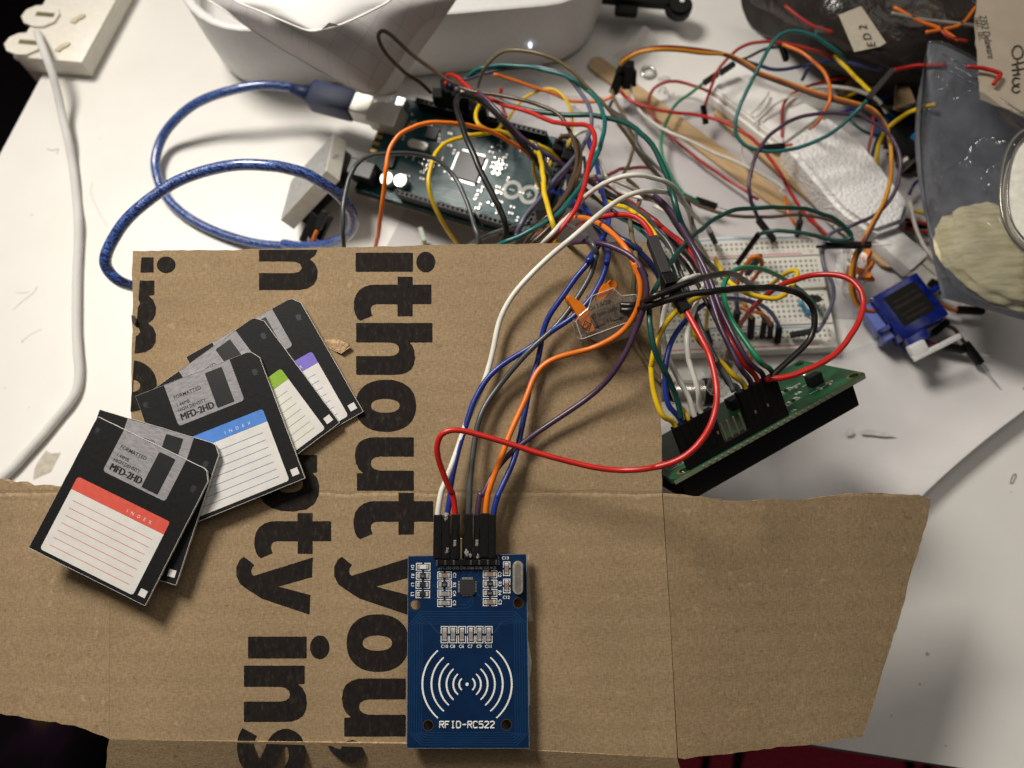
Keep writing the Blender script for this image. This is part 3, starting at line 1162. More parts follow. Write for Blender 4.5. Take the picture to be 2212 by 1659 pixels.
PAPER = paper_mat('white_paper', (.66, .645, .64))
edge = [V('D', *q, 10.4) for q in ((2330, 905), (2212, 1000), (2000, 1160), (1800, 1325), (1650, 1460), (1565, 1540), (1450, 1660), (1150, 2000), (400, 2400))]
edge = [Vector((p.x, p.y, 0)) for p in edge]
edge = catmull(edge, 6)
far = [Vector((-40 + 300 * i / (len(edge) - 1) if False else 0, 0, 0)) for i in range(len(edge))]
far0, far1 = V('P', 2330, 560), V('P', 1240, 1000)
rows = []
prof = [(0.0, 1.2), (.3, 1.4), (.5, 1.6), (.7, 2.4), (.82, 4), (.92, 7), (.975, 9.6), (.996, 10.4), (1.0, 10.42), (1.002, 10.3), (1.003, 10.1), (1.02, 6.8), (1.034, 3.2), (1.043, .6)]
for f, z in prof:
    row = []
    for i, e in enumerate(edge):
        q = far0.lerp(far1, i / (len(edge) - 1))
        p = q.lerp(e, f)
        p.z = z + .5 * noise.noise(p * .02) * (1 if f < .9 else .3)
        row.append(p)
    rows.append(row)
mb = MB().grid(rows)
single('paper_sheet', 'white drawing paper under the breadboard with one curled edge over the bare desk', 'paper', mb, PAPER, F=Vector((0, 0, 0)), smooth=True)
# a second sheet under the microcontroller board, faint pencil doodles
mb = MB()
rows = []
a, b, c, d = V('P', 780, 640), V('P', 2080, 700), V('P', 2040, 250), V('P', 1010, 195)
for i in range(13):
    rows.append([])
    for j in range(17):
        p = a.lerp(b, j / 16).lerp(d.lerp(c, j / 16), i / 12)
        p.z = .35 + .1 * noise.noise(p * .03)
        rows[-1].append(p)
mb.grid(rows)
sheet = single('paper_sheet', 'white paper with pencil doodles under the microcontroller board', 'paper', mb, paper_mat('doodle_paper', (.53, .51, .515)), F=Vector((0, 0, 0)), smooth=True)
mb = MB()
PENCIL = mat('pencil_grey', (.34, .33, .34), .7)
zp = 1.3
for pts in (((625, 740), (640, 790), (665, 760), (690, 810), (720, 780)), ((640, 850), (690, 835), (650, 880), (710, 870), (690, 905), (760, 890)), ((960, 690), (1000, 640), (1040, 660), (1010, 700), (1060, 690), (1060, 740), (1120, 700)),
            ((100, 830), (160, 825), (110, 870), (180, 860), (215, 885)), ((330, 1030), (390, 1020), (400, 1060)), ((960, 560), (1030, 545), (1080, 560), (1030, 580), (960, 570))):
    pp = [V('Z6', *q, zp) for q in pts]
    mb.tube(catmull(pp, 5), .22, 5)
part('pencil_marking', mb, PENCIL, sheet)
# marks that stay on the desk top
mb = MB()
mb.flat([(v.x, v.y) for v in [V('21', *q) for q in ((255, 1320), (300, 1260), (330, 1280), (395, 1275), (360, 1340), (330, 1400), (260, 1430), (215, 1450), (225, 1380))]], .12)
single('tape_residue', 'beige scrap of old tape stuck to the desk beside the torn cardboard flap', 'tape residue', mb, mat('old_tape', (.44, .40, .33), .6, var=.2), F=None)
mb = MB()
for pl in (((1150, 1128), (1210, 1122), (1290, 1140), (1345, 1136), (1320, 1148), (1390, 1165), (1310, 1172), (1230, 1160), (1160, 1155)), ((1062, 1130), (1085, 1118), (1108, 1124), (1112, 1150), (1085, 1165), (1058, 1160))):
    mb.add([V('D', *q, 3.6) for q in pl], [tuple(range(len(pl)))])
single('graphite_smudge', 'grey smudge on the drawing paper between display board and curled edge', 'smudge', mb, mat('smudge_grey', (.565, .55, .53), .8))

# ================================================================== breadboard
bb_r, bb_l = V('Z2', 2010, 1240, 9), V('Z2', 600, 1300, 9)
BBW, BBD, BBH = 86.7, 62.5, 8.6
bx = (bb_r - bb_l).normalized()
o = bb_r - bx * BBW
o.z = .6
BBF = frame(o, bx, Vector((0, 0, 1)))


def bb_mat():
    t = NT('breadboard_plastic')
    x = t.xyz()
    px, py = BBW / 33.5 * MM, 2.72 * MM
    hx = t.math('LESS_THAN', t.math('ABSOLUTE', t.math('SUBTRACT', t.math('FRACT', t.math('DIVIDE', x[0], px)), .5)), .22)
    hy = t.math('LESS_THAN', t.math('ABSOLUTE', t.math('SUBTRACT', t.math('FRACT', t.math('DIVIDE', t.math('ADD', x[1], .0006), py)), .5)), .22)
    yb = t.math('DIVIDE', x[1], BBD * MM)
    ok = None
    for a, b in ((.065, .155), (.235, .455), (.545, .765), (.845, .935)):
        g = t.math('MULTIPLY', t.math('GREATER_THAN', yb, a), t.math('LESS_THAN', yb, b))
        ok = g if ok is None else t.math('MAXIMUM', ok, g)
    top = t.math('GREATER_THAN', x[2], (BBH - .2) * MM)
    ins = t.math('MULTIPLY', t.math('GREATER_THAN', x[0], .002), t.math('LESS_THAN', x[0], (BBW - 2.5) * MM))
    h = t.math('MULTIPLY', t.math('MULTIPLY', t.math('MULTIPLY', hx, hy), ok), t.math('MULTIPLY', top, ins))
    t.set(Base_Color=t.mix(h, (.68, .665, .60), (.16, .15, .13)), Roughness=.45, Specular_IOR_Level=.45, Subsurface_Weight=.15)
    t.b.inputs['Subsurface Radius'].default_value = (.002, .0018, .0014)
    t.bump(t.math('SUBTRACT', 1.0, h), 1.0, .0008)
    return t.m


bread = thing('breadboard', 'white solderless breadboard full of jumper wires behind the green display board', 'breadboard', BBF)
mb = MB()
for y0, y1 in ((0, .195), (.205, .485), (.515, .795), (.805, 1)):
    mb.box((BBW / 2, (y0 + y1) / 2 * BBD, BBH / 2), (BBW, (y1 - y0) * BBD, BBH), None, .35)
mb.box((BBW / 2, BBD / 2, BBH / 2 - .9), (BBW - 1, BBD - 1, BBH - 2.4))
part('terminal_body', mb, bb_mat(), bread, local=True)
RL, BL_ = mat('rail_pink', (.56, .07, .20), .5), mat('rail_blue', (.08, .30, .58), .5)
for y, m_ in ((.028, RL), (.178, BL_), (.822, RL), (.972, BL_)):
    mb = MB()
    mb.box((BBW / 2 - 3, y * BBD, BBH + .05), (BBW - 12, .55, .1))
    part('rail_line', mb, m_, bread, local=True)
for y, s, m_ in ((.05, '+', RL), (.17, '-', BL_), (.83, '+', RL), (.95, '-', BL_)):
    mb = MB()
    vs, fs = text_fill(s, 2.4, 'CENTER', .02)
    mb.add(vs, fs, T2(BBW - 4, y * BBD, 0 if s == '+' else 90, BBH + .08))
    part('polarity_marking', mb, m_, bread, local=True)

# ================================================================== microcontroller board
MF = frame(Vector((-80.6, 222.4, 15.5)), Vector((.913, -.381, .146)), Vector((-.192, -.166, .966)))


def mega_mat():
    t = NT('teal_solder_mask')
    x = t.xyz()
    n = t.noise(70, 5, .6)
    c = t.ramp(n, [(.3, (.004, .030, .038)), (.7, (.007, .050, .058))])
    w_ = t.n('ShaderNodeTexWave')
    w_.bands_direction = 'Y'
    w_.inputs['Scale'].default_value = 260
    w_.inputs['Distortion'].default_value = 9
    w_.inputs['Detail'].default_value = 2
    w_.inputs['Detail Scale'].default_value = .35
    t.l(t.co(), w_.inputs['Vector'])
    trace = t.ramp(w_.outputs['Fac'], [(.55, (0, 0, 0)), (.72, (1, 1, 1))])
    t.set(Base_Color=t.mix(t.math('MULTIPLY', trace, .6), c, (.018, .105, .115)), Roughness=t.math('MULTIPLY_ADD', n, .22, .10), Specular_IOR_Level=.26)
    t.bump(t.math('ADD', n, t.math('MULTIPLY', w_.outputs['Fac'], .5)), .45, .0003)
    return t.m


mega = thing('microcontroller_board', 'teal microcontroller board with black pin sockets tangled in jumper wires', 'circuit board', MF)
mb = MB()
mb.prism([(0, 0), (96.5, 0), (99, 2.5), (99, 12), (101.6, 14.5), (101.6, 50), (98.5, 53.3), (0, 53.3)], -1.6, 0)
part('pcb', mb, mega_mat(), mega, local=True)
mb = MB()
mb.prism([(-.6, -.6), (97, -.6), (102, 14), (102, 53.8), (-.6, 53.8)], -5.5, -3.2)
part('base_plate', mb, mat('clear_acryl_grey', (.10, .11, .11), .2), mega, local=True)


def socket(x0, y0, n, rows=1, ang=0, taken=()):
    mb = MB()
    L, Wd = n * 2.54, rows * 2.54
    M = T2(x0, y0, ang)
    mb.m = 0
    mb.box((L / 2, Wd / 2, 4.25), (L, Wd, 8.5), M, .15)
    o = part('pin_socket', mb, [BLACKP], mega, local=True)
    mb = MB()
    for i in range(n):
        for r in range(rows):
            mb.flat([(i * 2.54 + .55, r * 2.54 + .55), (i * 2.54 + 1.95, r * 2.54 + .55), (i * 2.54 + 1.95, r * 2.54 + 1.95), (i * 2.54 + .55, r * 2.54 + 1.95)], 8.55, M)
    part('socket_hole_pattern', mb, mat('socket_hole_dark', (.001, .001, .001), .9, spec=0), o, local=True)
    mb = MB()
    mb.box((L / 2, Wd / 2, 8.51), (L - .3, Wd - .3, .02), M)
    part('socket_face', mb, mat('socket_face_grey', (.030, .030, .033), .5, spec=.3), o, local=True)


socket(26, 1.2, 8)
socket(48.5, 1.2, 8)
socket(71, 1.2, 8)
socket(18, 49.2, 10)
socket(45.5, 49.2, 8)
socket(68, 49.2, 8)
socket(100.2, 6.5, 18, 2, 90)


def mbox(nm, c, s, m_, bev=.15):
    mb = MB()
    mb.box(c, s, None, bev)
    return part(nm, mb, m_, mega, local=True)


mb = MB()
mb.m = 0
mb.box((54, 27, .9), (14, 14, 1.4), None, .2)
mb.m = 1
for i in range(25):
    o_ = (i - 12) * .5
    for dx, dy, sx_, sy_ in ((o_, 7.6, .26, 1.3), (o_, -7.6, .26, 1.3), (7.6, o_, 1.3, .26), (-7.6, o_, 1.3, .26)):
        mb.box((54 + dx, 27 + dy, .3), (sx_, sy_, .3))
part('main_chip', mb, [mat('matt_chip_grey', (.030, .031, .034), .45), SOLDER], mega, local=True)
mbox('usb_port', (5.5, 38.5, 5.6), (16, 12, 10.8), mat('usb_shell_tin', (.74, .72, .66), .35, .45, var=.08), .5)
mbox('power_jack', (5, 8, 5.5), (14, 9, 11), BLACKG, .6)
for x, y in ((17, 8.5), (24.5, 9.5)):
    mb = MB()
    mb.cyl((x, y, 0), 3.2, 5.6, None, 24, bev=.5)
    part('electrolytic_capacitor', mb, mat('capacitor_top', (.72, .70, .64), .3, .7), mega, local=True, smooth=40)
mb = MB()
mb.prism(rrect(20, 28, 31, 32.5, 2.2), .1, 3.5)
part('crystal_can', mb, STEEL, mega, local=True, smooth=35)
mbox('usb_chip', (29.5, 39, .9), (6.5, 6.5, 1.4), mat('matt_chip_grey', (1, 1, 1)))
mbox('regulator', (14, 19, 1.1), (4.5, 7, 2), BLACKG)
mbox('reset_button', (8, 49.5, 2), (5, 5, 3.6), STEEL, .4)
rnd = random.Random(5)
for i in range(64):
    x, y = rnd.choice([(rnd.uniform(10, 45), rnd.uniform(12, 46)), (rnd.uniform(62, 92), rnd.uniform(8, 46))])
    if abs(x - 54) < 10 and abs(y - 27) < 10 or (abs(x - 25) < 9 and abs(y - 30) < 5):
        continue
    mb = MB()
    mb.m = 0
    v_ = rnd.random() < .5
    M = T2(x, y, 90 if v_ else 0)
    mb.box((0, 0, .3), (1.1, 1.0, .55), M, .08)
    mb.m = 1
    for s in (-1, 1):
        mb.box((s * .85, 0, .26), (.6, 1.0, .5), M, .1)
    part('chip_component', mb, [CAPB[rnd.randrange(3)] if i % 4 else mat('tantalum_gold', (.45, .30, .06), .4), SOLDER], mega, local=True)
for gx, gy, nx, ny in ((67.5, 28, 2, 3), (33, 20, 2, 3)):
    mb = MB()
    for i in range(nx):
        for j in range(ny):
            mb.box((gx + i * 2.54, gy + j * 2.54, 3.2), (.64, .64, 6.4), None, .1)
            mb.cyl((gx + i * 2.54, gy + j * 2.54, .02), .95, .3, None, 12)
    part('pin_stud_grid', mb, STEEL, mega, local=True)
mb = MB()
for y in (22, 26, 30, 33):
    mb.box((2.2, y, .1), (3.4, 1.8, .3), None, .08)
part('gold_pad_marking', mb, mat('gold_pad', (.55, .34, .08), .35, .6), mega, local=True)
mb = MB()
SILKM = mat('board_print_cream', (.52, .54, .50), .5, var=.1)
for cx in (79.5, 88.5):
    vs, fs = curve_fill([ell(cx, 22, 4.9, 4.9, 36), ell(cx, 22, 3.0, 3.0, 36)])
    mb.add([Vector((a.x, a.y, .05)) for a in vs], fs)
mb.flat([(78, 21.6), (81, 21.6), (81, 22.4), (78, 22.4)], .05)
mb.flat([(87, 21.6), (90, 21.6), (90, 22.4), (87, 22.4)], .05)
mb.flat([(88.1, 22.45), (88.9, 22.45), (88.9, 23.5), (88.1, 23.5)], .05)
mb.flat([(88.1, 20.5), (88.9, 20.5), (88.9, 21.55), (88.1, 21.55)], .05)
part('ring_pair_logo', mb, SILKM, mega, local=True)
for x, y in ((70.5, 12.5), (73, 12), (77.5, 11), (48, 44), (62, 40), (12, 44), (15, 46), (18, 43), (10, 40)):
    mb = MB()
    mb.cyl((x, y, .02), .85, .7, None, 12, .5)
    part('solder_joint_dot', mb, STEEL, mega, local=True, smooth=40)

# ================================================================== green display board, face down, wires plugged into its back
k = 1.05
LT = CAMV + (Vector((52.7, 51.8, 107.2)) - CAMV) * k
LF = frame(LT, Vector((.876, .481, -.035)), Vector((-.389, .748, .537)))
LW, LH = 80 * k, 36 * k


def lcd_mat():
    t = NT('green_solder_mask')
    n = t.noise(110, 5, .65)
    t.set(Base_Color=t.ramp(n, [(.35, (.004, .040, .016)), (.6, (.009, .085, .032)), (.7, (.015, .115, .042))]), Roughness=.4, Specular_IOR_Level=.5)
    t.bump(n, .2)
    return t.m


lcd = thing('display_board', 'green display circuit board lying face down, jumper plugs along its edge', 'circuit board', LF)
vs, fs = curve_fill([[(0, 2), (2, 0), (LW - 1, 0), (LW, 1), (LW, LH), (0, LH)], ell(LW - 3, 3.2, 1.8, 1.8, 20), ell(6.2, 3.0, 1.8, 1.8, 20), ell(LW - 3, LH - 3.2, 1.8, 1.8, 20)], .85)
mb = MB()
mb.add([Vector((a.x, a.y, a.z - .85)) for a in vs], fs)
part('pcb', mb, lcd_mat(), lcd, local=True)
mb = MB()
mb.prism([(.3, -.02), (LW - 1, -.02), (LW - 1, -.06), (.3, -.06)], -1.6, -.05)
part('board_edge_line', mb, mat('pale_green_edge', (.17, .19, .115), .7), lcd, local=True)
for x, y in ((LW - 3, 3.2), (6.2, 3.0)):
    vs, fs = curve_fill([ell(x, y, 2.9, 2.1, 24), ell(x, y, 1.8, 1.8, 24)])
    mb = MB()
    mb.add([Vector((a.x, a.y, .05)) for a in vs], fs)
    part('mounting_hole_rim', mb, mat('hole_copper', (.30, .17, .06), .4, .7), lcd, local=True)
mb = MB()
mb.box((LW / 2 - 1, LH / 2 - 1.5, -6.6), (LW - 8, LH - 7, 9.4), None, .8)
part('display_frame', mb, mat('black_bezel', (.004, .004, .0045), .55, spec=.15), lcd, local=True)
mb = MB()
hx0 = 7.2
mb.box((hx0 + 16 * 1.333, 2.1, 1.3), (16 * 2.667, 2.6, 2.6), None, .15)
part('pin_header', mb, BLACKP, lcd, local=True)
SILKG = mat('silk_white_green', (.52, .56, .50), .6)
for i in range(16):
    if i in (6, 7, 8, 9):
        mb = MB()
        mb.box((hx0 + (i + .5) * 2.667, 2.1, 5.5), (.6, .6, 8), None, .1)
        part('pin', mb, mat('copper_pin', (.42, .24, .16), .4, .7), lcd, local=True)
PLUGS = {}
for i in range(16):
    if i not in (6, 7, 8, 9):
        mb = MB()
        mb.box((hx0 + (i + .5) * 2.667, 2.1, 9.6), (2.6, 2.7, 14), None, .22)
        o = part('jumper_plug', mb, BLACKP, lcd, local=True)
        PLUGS[i] = LF @ Vector((hx0 + (i + .5) * 2.667, 2.1, 16.4))
        if i in (2, 5, 11, 13):
            mb = MB()
            mb.box((hx0 + (i + .5) * 2.667, .72, 7.5), (.7, .15, 1.2))
            part('plug_latch', mb, mat('latch_brass', (.42, .28, .20), .35, .8), o, local=True)
for s, x, y, a in (('16', hx0 + 45.5, 2.2, 0), ('1', hx0 - 1.8, 2.2, 0), ('R8', LW - 21, 12.4, 0), ('C1', LW - 27, 19.5, 180)):
    vs, fs = text_fill(s, 1.7, 'CENTER', .01)
    mb = MB()
    mb.add(vs, fs, T2(x, y, a, .06))
    part('printed_lettering', mb, SILKG, lcd, local=True)
for x, y in ((LW - 26.5, 9), (LW - 22, 19)):
    mb = MB()
    mb.m = 0
    for s in (-1, 1):
        for q in ([(s * 3.2, -1.2), (s * 2.9, -1.2), (s * 2.9, 1.2), (s * 3.2, 1.2)], [(s * 2.9, 1.0), (s * .9, 1.0), (s * .9, 1.2), (s * 2.9, 1.2)], [(s * 2.9, -1.2), (s * .9, -1.2), (s * .9, -1.0), (s * 2.9, -1.0)]):
            mb.flat(q, .06, T2(x, y, 8))
    mb.m = 1
    for s in (-1, 1):
        mb.box((s * 1.5, 0, .3), (1.0, 1.4, .5), T2(x, y, 8), .1)
    mb.m = 2
    mb.box((0, 0, .3), (2.0, 1.3, .6), T2(x, y, 8), .08)
    part('chip_resistor', mb, [SILKG, SOLDER, CAPB[2]], lcd, local=True)
mb = MB()
for i in range(22):
    mb.box((12 + i * 2.667, -.35, -.5), (.7, .8, .7), None, .15)
part('edge_solder_stud', mb, mat('edge_solder', (.22, .22, .16), .45, .3), lcd, local=True)
mb = MB()
for x0, y0, x1, y1 in ((LW - 34, 22, LW - 26, 22.3), (LW - 34, 22, LW - 33.7, 27), (LW - 20, 7, LW - 12, 7.25), (LW - 17, 15, LW - 9, 15.25), (3, 8, 9, 8.2), (3, 9.5, 9, 9.7), (3, 11, 9, 11.2), (3, 8, 3.2, 14), (5, 8, 5.2, 14), (7, 8, 7.2, 14), (9, 8, 9.2, 14)):
    mb.flat([(x0, y0), (x1, y0), (x1, y1), (x0, y1)], .06)
part('silkscreen_marking', mb, SILKG, lcd, local=True)
rnd = random.Random(8)
for i in range(9):
    x, y = LW - rnd.uniform(6, 30), rnd.uniform(6, 30)
    mb = MB()
    mb.m = 0
    M = T2(x, y, rnd.choice((0, 90)))
    mb.box((0, 0, .3), (1.2, 1.0, .55), M, .08)
    mb.m = 1
    for s in (-1, 1):
        mb.box((s * .9, 0, .26), (.6, 1.0, .5), M, .1)
    part('chip_component', mb, [CAPB[i % 3], SOLDER], lcd, local=True)
mb = MB()
mb.cyl((LW - 37, 14, 0), 4.2, 1.2, None, 24, 3.4)
part('epoxy_blob', mb, mat('epoxy_black', (.012, .011, .010), .35), lcd, local=True, smooth=50)
mb = MB()
mb.box((LW - 13.5, 11.5, 2.2), (5.5, 3.6, 4.2), None, .3)
mb.box((LW - 38, 27, 2.5), (8, 5, 4), None, .3)
part('backlight_bracket', mb, mat('dark_bracket', (.008, .008, .008), .45, spec=.2), lcd, local=True)
for x, y in ((LW - 18, 30), (LW - 27, 31), (LW - 9, 24)):
    mb = MB()
    mb.cyl((x, y, .03), 1.0, .5, None, 12, .6)
    part('solder_joint_dot', mb, STEEL, lcd, local=True, smooth=40)

# threaded barrel and white cap that peep out under it
a, b = V('Z3', 330, 430, 22), V('Z3', 590, 430, 22)
TF = frame_x(a, b - a, Vector((0, .3, 1)))
tb = thing('threaded_barrel', 'short silver threaded barrel with a black nut behind the display board', 'threaded barrel', TF)
mb = MB()
L = (b - a).length
rows_ = []
for i in range(73):
    x = L * i / 72
    r = 5.3 + .32 * math.sin(x * 2 * math.pi / .95)
    rows_.append([Vector((x, r * math.cos(2 * math.pi * j / 24), r * math.sin(2 * math.pi * j / 24))) for j in range(25)])
mb.grid(rows_)
part('thread', mb, STEEL, tb, local=True, smooth=True)
mb = MB()
mb.cyl((0, 0, 0), 6.6, 4, Matrix.Translation((L, 0, 0)) @ Matrix.Rotation(math.pi / 2, 4, 'Y'), 24, bev=.3)
mb.cyl((0, 0, 0), 4.5, 5, Matrix.Translation((-5, 0, 0)) @ Matrix.Rotation(math.pi / 2, 4, 'Y'), 24)
part('nut', mb, BLACKG, tb, local=True)
c = V('Z3', 730, 430, 6)
mb = MB()
mb.cyl((c.x, c.y, 1.5), 13, 6, None, 32, bev=.8)
single('round_white_cap', 'round white plastic cap behind the display board plugs', 'cap', mb, mat('white_abs', (.80, .79, .76), .4), smooth=40)

# ================================================================== blue micro servo
k = 1.1
SQ = [CAMV + (Vector(q) - CAMV) * k for q in ((166.8, 124.4, 50.4), (156.2, 144.8, 50.0), (175.6, 154.9, 55.6), (186.1, 134.4, 55.9))]
sx_, sy_ = SQ[3] - SQ[0], SQ[1] - SQ[0]
SF = frame(SQ[0], sx_, sx_.cross(sy_))
SW, SH = sx_.length, sy_.length
serv = thing('servo_motor', 'blue translucent servo motor with white horn and three wire ribbon', 'servo motor', SF)
BLUES = NT('blue_translucent_case')
BLUES.set(Base_Color=BLUES.ramp(BLUES.noise(180, 3), [(.35, (.003, .008, .10)), (.65, (.008, .024, .24))]), Roughness=.16, Specular_IOR_Level=.55, Transmission_Weight=.25)
BLUES = BLUES.m
PALEB = clear_mat('pale_blue_case', (.12, .18, .60), .38, .25)
mb = MB()
mb.box((SW / 2, SH / 2, -6.5), (SW - .4, SH - .4, 13), None, .9)
part('case', mb, BLUES, serv, local=True, smooth=30)
mb = MB()
mb.box((SW * .28, -2.2, -6.5), (SW * .42, 5, 12), None, .6)
mb.box((SW * .30, -6, -8), (SW * .34, 3.4, 6), None, .6)
part('gear_cover', mb, BLUES, serv, local=True, smooth=30)
for x in (-3.2, SW + 2.2):
    mb = MB()
    mb.box((x, SH * (.35 if x < 0 else .55), -6.5), (6.6, 2.6, 11), None, .4)
    part('mounting_tab', mb, BLUES, serv, local=True, smooth=30)
mb = MB()
mb.box((-2.8, SH * .55, -8), (5, SH * .8, 9), None, .5)
part('case_end', mb, PALEB, serv, local=True)
mb = MB()
mb.box((SW * .52, SH * .54, .08), (SW * .66, SH * .66, .16), None, .05)
lb = part('label', mb, mat('black_sticker', (.007, .007, .006), .65, spec=.12), serv, local=True)
mb = MB()
for i, (y0, h_, w_) in enumerate(((.70, .9, .5), (.58, 1.6, .56), (.42, 1.0, .5), (.31, 1.4, .44))):
    mb.box((SW * .52, SH * y0, .2), (SW * w_, h_, .04), None)
part('label_print', mb, mat('worn_gold_print', (.020, .018, .013), .7, spec=.1), lb, local=True)
hA, hB = V('Z5', 1050, 1370, 20), V('Z5', 1545, 1120, 24)
hF = frame_x(hA, hB - hA, Vector((0, -.35, 1)))
mb = MB()
M_ = SF.inverted() @ hF
L = (hB - hA).length
mb.box((L / 2, 0, 0), (L, 2.6, 1.8), M_, .5)
mb.box((4.5, 3.2, -1), (8, 6, 4), M_, .8)
part('servo_horn', mb, mat('white_nylon', (.70, .69, .68), .45, sss=.1), serv, local=True, smooth=35)
for nm, col, off in (('brown', (.085, .028, .012), 0), ('red', (.36, .045, .012), 1), ('orange', (.56, .25, .008), 2)):
    pts = path3([('Z6', [(600, 415 + off * 6, 40), (640, 370 + off * 7, 44), (720, 320 + off * 8, 48), (800, 288 + off * 9), (950, 262 + off * 11, 52), (1150, 264 + off * 12), (1400, 292 + off * 13, 44), (1600, 330 + off * -1), (1750, 400 - off * 9, 40), (1900, 492 - off * 13)]),
                 ('B', [(480, 478 - off * 7, 40), (700, 560 - off * 9), (900, 632 - off * 11), (1100, 682 - off * 9, 42), (1230, 728 - off * 10), (1312, 815 - off * 3), (1345, 920 + off * 2, 40), (1352, 1040 + off * 4), (1342, 1180), (1300, 1330 - off * 6), (1238, 1450 - off * 9), (1180, 1560 - off * 12, 40), (1140, 1640 - off * 10)]),
                 ('Z5', [(470 - off * 12, 260, 34), (430 - off * 12, 420), (420 - off * 12, 560, 26), (440 - off * 12, 700), (480 - off * 8, 790, 18), (560, 850, 16), (650, 868, 16)])])
    mb = MB()
    mb.tube(catmull(pts, 5), 1.0, 8)
    part('ribbon_wire', mb, mat('servo_' + nm, col, .5), serv, smooth=True)
# ================================================================== power strip at the desk's corner, white braided cable
def strip_pt(x, y, z):
    return V('P1', x, y, z)


ZT = 13
c_fl, c_fr = strip_pt(140, 700, ZT), strip_pt(950, 770, ZT)
dirx = (c_fr - c_fl).normalized()
pr = strip_pt(1390, 0, ZT) - strip_pt(985, 740, ZT)
SWD = (c_fr - c_fl).length + 3
PF = frame(c_fl, dirx, Vector((0, 0, 1)))
sky = pr.normalized()
skew = (PF.inverted().to_3x3() @ sky)
kx = skew.x / skew.y
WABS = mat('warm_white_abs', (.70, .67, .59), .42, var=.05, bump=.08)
ps = thing('power_strip', 'cream white power strip hooked over the desk corner with a cable plugged in', 'power strip', PF)
shear = Matrix(((1, kx, 0, 0), (0, 1, 0, 0), (0, 0, 1, 0), (0, 0, 0, 1)))
mb = MB()
LEN = 150
mb.box((SWD / 2, LEN / 2, -2.2), (SWD, LEN, 4.4), shear, 1.8)
mb.box((SWD / 2 + .2, LEN / 2 + .6, -8.3), (SWD - 1.6, LEN, 8.6), shear, 1.2)
part('case', mb, WABS, ps, local=True, smooth=30)
mb = MB()
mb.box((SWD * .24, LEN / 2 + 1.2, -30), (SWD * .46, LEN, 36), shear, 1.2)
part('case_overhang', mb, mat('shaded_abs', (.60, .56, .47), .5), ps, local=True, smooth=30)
for py in (560, 215):
    q = PF.inverted() @ strip_pt(310 if py == 560 else 520, py - 5, ZT)
    mb = MB()
    oc = [(-11, -2), (-8, -6.5), (-2, -8.5), (4, -8), (9.5, -4), (11, 2), (9, 6), (2, 8), (-5, 6.5), (-9.5, 3)]
    mb.prism([(x * .95, y * .95) for x, y in oc], 0, 1.4, Matrix.Translation((q.x, q.y, 0)))
    so = part('socket_collar', mb, WABS, ps, local=True)
    mb = MB()
    mb.box((q.x + 2.5, q.y + .6, 1.42), (10.5, 3.0, .08))
    part('socket_slot', mb, mat('slot_shadow_olive', (.13, .115, .055), .8), so, local=True)
for x, y in ((775, 590), (965, 240)):
    q = PF.inverted() @ strip_pt(x, y, ZT)
    mb = MB()
    mb.prism([(-3, -3), (-.5, -3.5), (1, -1), (3.5, 1), (3.8, 3.2), (1.5, 3), (-1, .5), (-2.8, -1)], .0, .9, Matrix.Translation((q.x, q.y, 0)))
    part('switch_nub', mb, mat('aged_abs', (.52, .46, .33), .5), ps, local=True)

mb = MB()
WC = [('11', [(245, 215, 15), (262, 268, 20), (300, 370, 21), (340, 480, 18), (372, 600, 13), (402, 740, 8), (440, 900, 6), (466, 1040, 3), (486, 1180, 2.4), (500, 1320), (508, 1450), (508, 1600, 2.4)]),
      ('21', [(500, 100, 2.4), (497, 300), (497, 500, 2.4), (506, 650), (514, 750, 2.4), (500, 860), (452, 950, 2.4), (370, 1050), (280, 1160, 2.4), (180, 1270), (90, 1370, 2.4), (0, 1450, 2.4), (-150, 1600, 2.4)])]
pts = catmull(path3(WC), 8)
mb.tube(pts, 2.15, 12)


def braid_mat(name, c0, c1, pitch, rough, spec=.3):
    t = NT(name)
    x = t.xyz()
    a = t.math('SINE', t.math('MULTIPLY', t.math('ADD', x[1], x[0]), 2 * math.pi / pitch))
    b = t.math('SINE', t.math('MULTIPLY', t.math('SUBTRACT', x[1], t.math('MULTIPLY', x[0], 1.6)), 2 * math.pi / pitch))
    f = t.math('MULTIPLY_ADD', t.math('MULTIPLY', a, b), .5, .5)
    t.set(Base_Color=t.mix(f, c0, c1), Roughness=rough, Specular_IOR_Level=spec)
    t.bump(f, .5, .0003)
    return t.m


single('braided_cable', 'white braided cable running from the power strip down under the torn flap', 'cable', mb, braid_mat('white_braid', (.56, .555, .54), (.74, .735, .715), .0011, .75), smooth=True)

# ================================================================== white tub with a status light, sheets of paper over it
TZ = 50
tub_o = Vector((-166, 290, 0))
axd = Vector((110, 12, 0)).normalized()
TFm = frame(tub_o, axd, Vector((0, 0, 1)))
tub = thing('plastic_tub', 'long white plastic tub with a tiny glowing light behind the wires', 'tub', TFm)
TL, TD, TR_ = 222, 140, 38
WTUB = mat('white_tub_plastic', (.66, .655, .645), .38, var=.03)


def loopz(off, z):
    return [Vector((x, y, z)) for x, y in rrect(-off, -off, TL + off, TD + off, TR_ + off, 8)]


